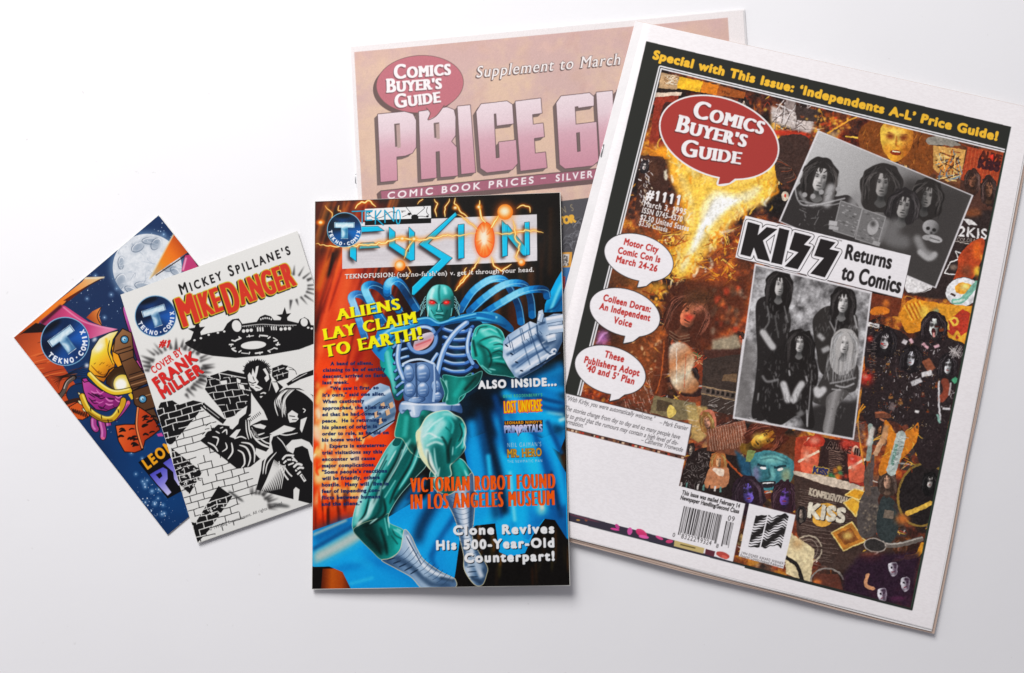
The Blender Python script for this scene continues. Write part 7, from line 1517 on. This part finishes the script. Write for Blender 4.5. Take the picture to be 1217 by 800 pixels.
    c.text('TM', (582, 162), (608, 160), 10, '#222')
    c.part('title_lettering', under=tp_)
    CY = '#12aee0'
    letters = [[(345, 248), (445, 245), (483, 272), (345, 280)], [(345, 345), (420, 340), (458, 372), (335, 378)], [(280, 365), (318, 365), (318, 455), (280, 425)],
               [(512, 250), (548, 280), (548, 345), (630, 400), (630, 250), (664, 282), (664, 445), (640, 450), (512, 362)],
               [(905, 162), (916, 178), (745, 348), (888, 434), (660, 655), (648, 650), (650, 605), (820, 440), (690, 352)], [(922, 236), (958, 232), (958, 434), (924, 438)],
               [(1182, 210), (1216, 245), (1216, 420), (1186, 426)], [(1192, 232), (1216, 236), (1332, 380), (1332, 414), (1310, 418), (1192, 275)], [(1318, 222), (1346, 220), (1348, 414), (1318, 420)]]
    for dx, dy, b in ((-14, 16, 8),):
        for q in letters: c.fill([(x + dx, y + dy) for x, y in q], '#1c1416', a=.75, blur=b, mark=False)
    for q in letters: c.line(q + [q[0], q[1]], 5, '#04202c', smooth=False)
    for q in letters: c.fill(q, CY); 
    for q in letters:
        c.setclip(q, False); c.line(q + [q[0]], 6, '#0a5878', smooth=False, a=.65); c.line([(x + 2.5, y + 2.5) for x, y in q] + [(q[0][0] + 2.5, q[0][1] + 2.5)], 3, '#7ce4fa', smooth=False, a=.8); c.setclip(None)
    tk = 8
    for ln in ([(290, 157), (415, 152)], [(352, 155), (352, 228)], [(375, 160), (375, 210)], [(375, 160), (412, 157)], [(375, 185), (405, 183)], [(375, 210), (412, 208)], [(432, 150), (430, 235)], [(466, 150), (432, 195), (480, 240)], [(488, 225), (486, 150), (540, 215), (540, 130)]):
        c.line(ln, tk, '#0d3448', smooth=False); c.line(ln, tk * .7, '#18a6d4', smooth=False)
    c.line(np.vstack([ell(566, 190, 12, 42), ell(566, 190, 12, 42)[:1]]), tk * .8, '#18a6d4', smooth=False)
    # fire egg for the O
    o = ell(1080, 325, 58, 106, 2)
    c.blob(1080, 325, 66, 112, '#e86018', a=.5, blur=14)
    c.fill(o, '#ee6a28'); c.setclip(o, False); c.blob(1080, 320, 46, 88, '#f89048', a=.9); c.blob(1075, 310, 30, 62, '#fff0d8', a=.95)
    for k in range(30):
        a = rs.uniform(0, 6.28); c.line([(1078 + 15 * cos(a), 318 + 35 * sin(a)), (1080 + 54 * cos(a), 325 + 100 * sin(a))], 5, ['#e04a14', '#ffd0a0', '#f07830'][k % 3], a=.45, blur=2, taper='both')
    c.setclip(None); c.line(np.vstack([o, o[:1]]), 4, '#c83c10', smooth=False, a=.7)
    c.part(None)
    for i, (ln, w) in enumerate([([(75, 350), (150, 362), (260, 366), (360, 356), (480, 345), (560, 318), (660, 322), (720, 325), (850, 300), (940, 300), (1030, 282)], 11), ([(915, 175), (960, 200), (1000, 230), (1040, 265)], 6), ([(1050, 90), (1045, 130), (1060, 190), (1085, 225)], 12), ([(1170, 170), (1150, 205), (1118, 255)], 14), ([(1270, 140), (1310, 120), (1345, 130), (1350, 165)], 8), ([(1136, 285), (1230, 290), (1290, 275), (1370, 268), (1430, 285)], 8), ([(1245, 205), (1260, 250), (1260, 310), (1290, 350), (1265, 430), (1300, 460)], 8), ([(1118, 425), (1135, 480), (1180, 510), (1240, 470)], 9), ([(1055, 425), (1020, 490), (980, 540), (900, 630)], 9), ([(600, 440), (615, 390), (640, 350), (660, 325)], 7)]): bolt(c, ln, w, 20 + i, 5)
    for (x, y, r) in ((577, 478, 32), (1202, 160, 46), (1300, 460, 20)):
        c.blob(x, y, r * 1.25, r * 1.25, '#f08020', a=.7); c.fill(ell(x, y, r, r), '#f0802a'); c.blob(x - 4, y - 4, r * .65, r * .6, '#fff0cc')
    for (x, y) in ((590, 318), (660, 320), (905, 135), (1045, 130)): c.blob(x, y, 20, 14, '#ff9a30', a=.8); c.blob(x, y, 9, 7, '#fff8d8')
    c.part('badge')
    roundel(c, 247, 266, 100, 0)
    c.part('tagline')
    sh = ((2.5, 2.5), '#0a0604', .8)
    c.text('TEKNOFUSION:', (250, 556), (546, 545), 26, '#f6f2ee', slab=(.07, .1), bold=.03, track=.16, shadow=sh)
    c.text("(tek'no-fu'sh'en) v.", (560, 546), (902, 534), 26, '#eeeae6', slab=(.07, .08), bold=.025, track=.06, shadow=sh)
    c.text('get it through your head.', (918, 534), (1372, 514), 26, '#eeeae6', slab=(.07, .08), bold=.025, track=.06, shadow=sh)
    # -- cover lines
    c.view(360, 340, 5)
    c.part('cover_headline')
    Y = dict(bold=.02, hb=.075, vt=.02, slab=(.13, .1), track=.16, shadow=((5, 6), '#1c1204', .95))
    for s, p0, p1, h in (('ALIENS', (200, 205), (576, 137), 66), ('LAY CLAIM', (125, 322), (680, 216), 68), ('TO EARTH!', (130, 424), (706, 312), 72)): c.text(s, p0, p1, h, '#f8e71c', **Y)
    c.part('story_text')
    body = [('A band of aliens,', 165, 413, 472), ('claiming to be of earthly', 120, 488, 510), ('descent, arrived on Earth', 118, 494, 547), ('last week.', 118, 270, 584), ('"We saw it first, so', 165, 448, 619), ("it's ours,\" said one alien.", 118, 488, 658), ('When cautiously', 118, 363, 697), ('approached, the alien stat-', 118, 516, 736), ('ed that he had come in', 116, 464, 774), ('peace.  He is returning to', 116, 496, 812), ('his planet of origin in', 116, 440, 850), ('order to rule, as he did on', 116, 508, 888), ('his home world."', 115, 362, 925), ('Experts in extraterres-', 160, 494, 962), ('trial visitations say this', 115, 470, 1001), ('encounter will cause', 115, 428, 1040), ('major complications.', 115, 428, 1078), ('"Some people\'s reactions', 115, 498, 1116), ('will be friendly, others', 115, 455, 1154), ('hostile.  Many will  live in', 114, 508, 1192), ('fear of impending con-', 113, 455, 1230), ('flicts between humans', 113, 458, 1268), ('and the aliens."', 113, 348, 1306)]
    for s, x0, x1, y in body: c.text(s, (x0, y), (x1, y - (x1 - x0) * .02), 21, '#17125e', bold=.045, hb=.05, track=.13)
    c.view(500, 340, 5)
    c.part('cover_lines')
    W = dict(bold=.06, track=.1, shadow=((4, 4), '#06101c', .9))
    c.text('ALSO INSIDE...', (345, 609), (804, 590), 44, '#f4f4f4', bold=.085, track=.16, shadow=((3, 3), '#06101c', .8))
    c.text("GENE RODDENBERRY'S", (490, 664), (722, 655), 17, '#58b848', track=.25, bold=.03)
    c.text('LOST UNIVERSE', (498, 756), (720, 744), 70, '#e84a18', hb=.04, bold=.03, track=.14, slab=(.04, .05))
    c.text('LOST UNIVERSE', (498, 754), (720, 742), 68, '#fbc81e', hb=.025, bold=.0, track=.14, slab=(.04, .05))
    for x, y in ((535, 750), (560, 744), (578, 742), (635, 752), (660, 742), (690, 748)): c.fill([(x, y - 5), (x + 5, y), (x, y + 5), (x - 5, y)], '#f0603a')
    c.view(470, 480, 5.53)
    c.fill([(714, 112), (968, 106), (968, 182), (835, 186), (820, 196), (806, 216), (796, 188), (714, 194)], '#0a0818')
    c.text("LEONARD NIMOY'S", (720, 134), (960, 128), 17, '#f0a028', bold=.06, track=.2)
    c.text('PRIMORTALS', (718, 192), (964, 184), 48, ((800, 138), (800, 192), ['#e8dcf8', '#9a78d8', '#6a40b0']), bold=.03, hb=.04, track=.02)
    c.fills([[(780, 150), (800, 150), (808, 214)], [(806, 150), (822, 150), (812, 200)], [(820, 150), (838, 150), (806, 212)]], '#c8b0ec')
    c.text("NEIL GAIMAN'S", (736, 285), (958, 278), 27, '#b8c8dc', track=.25)
    c.text('MR. HERO', (736, 354), (960, 344), 52, '#3a2a10', bold=.07, slab=(.05, .06), track=.05); c.text('MR. HERO', (736, 352), (960, 342), 50, '#c89a38', bold=.03, slab=(.07, .06), track=.05)
    c.text('THE NEWMATIC MAN', (736, 388), (964, 382), 17, '#c4d0e0', track=.2)
    c.part('cover_headline', 'orange condensed headline lettering')
    V_ = dict(hb=.058, bold=0, vt=.035, slab=(.1, .045), track=.22, shadow=((-3, -3), '#0a0810', .9))
    c.text('VICTORIAN ROBOT FOUND', (98, 584), (1046, 556), 96, '#ee6416', **V_)
    c.text('IN LOS ANGELES MUSEUM', (102, 695), (1046, 668), 98, '#ee6416', **V_)
    c.view(470, 600, 5.53)
    c.part('cover_lines', 'white bold lettering')
    for s, x0, y0, x1, y1 in (('Clone Revives', 384, 196, 1040, 184), ('His 500-Year-Old', 272, 294, 1040, 276), ('Counterpart!', 458, 378, 1042, 364)): c.text(s, (x0, y0), (x1, y1), 54, '#f2f2f2', bold=.085, track=.2, shadow=((5, 5), '#080c16', .9))
    # printing contrast, then fine grain
    x = np.clip(c.img, 0, 1)
    r_, g_, b_ = x[..., 0], x[..., 1], x[..., 2]
    gm = np.clip(g_ - np.maximum(r_, b_), 0, 1); b_ += gm * .75; r_ += gm * .08                  # sea green inks
    vm = np.clip(b_ - g_, 0, 1) * np.clip((r_ - g_ + .12) * 5, 0, 1) * np.clip((b_ - r_) * 6, 0, 1); g_ += vm * .42  # steel
    bm = np.clip(b_ - np.maximum(g_, r_), 0, 1) * (r_ < g_); g_ += bm * .2; b_ -= bm * .06          # process blue
    x = np.clip(x, 0, 1); x = x + .28 * (x - .46) * x * (1 - x) * 2.2
    g = x.mean(2, keepdims=True); c.img = np.clip(g + (x - g) * 1.14, 0, 1)
    c.img *= (0.96 + .08 * c.noise(1.2, 91, 2))[..., None]
    q = c.noise(9, 92)[..., None] - .5; c.img += q * .05
# ------------------------------------------------------------------ the five publications, bottom of the pile first
PGQ = [(417, 56), (883, 12.5), (921, 602), (446, 646)]
NPQ = [(755, 25), (1227.5, 129), (1107, 747.5), (599, 618)]
LEQ = [(16.5, 401.3), (188.5, 256), (373, 489), (199.2, 635.7)]
MDQ = [(143.5, 350.5), (353, 275), (448, 570.5), (235, 645)]
FUQ = [(374.6, 239.6), (665.2, 229), (677, 695.5), (371, 700)]
zLE = lambda px, py, s, t: .8 + 0 * s + .25 * sm((s - .9) / .1)
zMD = lambda px, py, s, t: 1.95 + .3 * sm((t - .85) / .15) + 0 * s
zPG = lambda px, py, s, t: 2.4 + .5 * sm((.06 - s) / .06) * 0 + .25 * np.sin(s * 5) * (1 - t) + .12 * np.sin(px / 33 + 1) * np.sin(py / 47)
def zNPb(px, py): return .25 + 2.45 * sm((1100 - px) / 170)
zNP = lambda px, py, s, t: zNPb(px, py) + 3.0 * (1 - .55 * sm((.045 - s) / .045)) + .5 * sm((s - .85) / .15) + .6 * sm((t - .9) / .1) * sm(s / .3) + .3 * np.sin(px / 41 + py / 90) * np.sin(py / 55 - px / 150) * sm(s / .2)
zFU = lambda px, py, s, t: 3.6 + .8 * sm(s / .16) + 3.4 * sm((s - .3) / .4) * sm(t / .3) + 1.2 * sm((s - .6) / .4) * sm((t - .75) / .25) + .5 * sm((.12 - t) / .12) * sm(s / .3) + .3 * np.sin(px / 30 + py / 70) + 1.3 * np.sin(3.14 * np.clip(s, 0, 1))

def price_guide():
    t = thing('newsprint_supplement', 'tan newsprint price supplement with big pink lettering lying under the other papers', 'magazine', 417, 56)
    cv = Cover(PGQ, 1.6, 2, '#d6b49c'); art_pg(cv)
    build_cover(cv, zPG, MAT['news'], t, INK_NEWS)
    for i in range(5):
        sheet('page', PGQ, (.8 - .3 * i, .6 + .25 * i, .8 + .5 * i, .5), zPG, .12 + .42 * i, .3, MAT['white_page'], t, wob=.6, seed=i)
    for y0, y1 in ((207, 218), (500, 511)):
        x = 422.3 + (y0 - 207) * .05
        P = [at(x + 1.2, y0, 1.9), at(x, y0, 2.2), at(x, (y0 + y1) / 2, 2.5), at(x + .3, y1, 2.2), at(x + 1.4, y1, 1.9)]
        wire('staple', P, .28, MAT['steel'], t)
def fanzine():
    t = thing('newsprint_magazine', 'large newsprint magazine with black border, photo collage cover and white speech balloons', 'magazine', 755, 25)
    cv = Cover(NPQ, 1.6, 2, '#e6e2e2'); art_np(cv)
    build_cover(cv, zNP, MAT['news'], t, INK_NEWS)
    for i in range(7):
        g = (-.5 * i, [0, .3, .2, .4, .6, .3, .2][i], [.5, 1.4, .6, 3.4, 4.0, 3.0, 1.8][i], [.5, 1.8, 1.0, 4.2, 5.2, 4.0, 2.4][i])
        sheet('page', NPQ, g, zNP, .12 + .4 * i, .28, MAT['tan_page' if i in (3, 4) else 'white_page'], t, wob=.9, seed=20 + i, sq=lambda s: 1 - .58 * sm((.045 - s) / .045))
    for (x0, y0, x1, y1) in ((717, 172, 714, 186), (640, 462, 637, 474)):
        P = [at(x0 + 1, y0, 4), at(x0, y0, 4.6), at((x0 + x1) / 2, (y0 + y1) / 2, 4.9), at(x1, y1, 4.6), at(x1 + 1, y1, 4)]
        wire('staple', P, .3, MAT['steel'], t)
def small_comics():
    t = thing('comic_book', 'small colour comic with a pale moon on night sky, partly under another comic', 'comic book', 16.5, 401.3, 'small format comics')
    cv = Cover(LEQ, 2.0, 2, '#123262'); art_le(cv)
    build_cover(cv, zLE, MAT['gloss'], t, INK)
    for i in range(2): sheet('page', LEQ, (.4, .3, .35, .3), zLE, .07 + .3 * i, .24, MAT['coated_edge'], t, wob=.2, seed=40 + i)
    t = thing('comic_book', 'small black and white comic with red title lettering, lying across the colour comic', 'comic book', 143.5, 350.5, 'small format comics')
    cv = Cover(MDQ, 2.0, 2, '#e6e5e0'); art_md(cv)
    build_cover(cv, zMD, MAT['gloss'], t, INK)
    for i in range(2): sheet('page', MDQ, (.3, .3, .3, .4), zMD, .07 + .3 * i, .24, MAT['coated_edge'], t, wob=.2, seed=50 + i)
def glossy_comic():
    t = thing('comic_book', 'glossy full size comic with green armoured alien in blue cape, on top in the centre', 'comic book', 371, 700)
    cv = Cover(FUQ, 2.0, 2, '#1a120c'); art_fu(cv)
    build_cover(cv, zFU, MAT['gloss'], t, INK)
    for i in range(4): sheet('page', FUQ, (.5, .3, .5, .5), zFU, .08 + .36 * i, .28, MAT['coated_edge'], t, wob=.25, seed=60 + i)
price_guide()
fanzine()
small_comics()
glossy_comic()
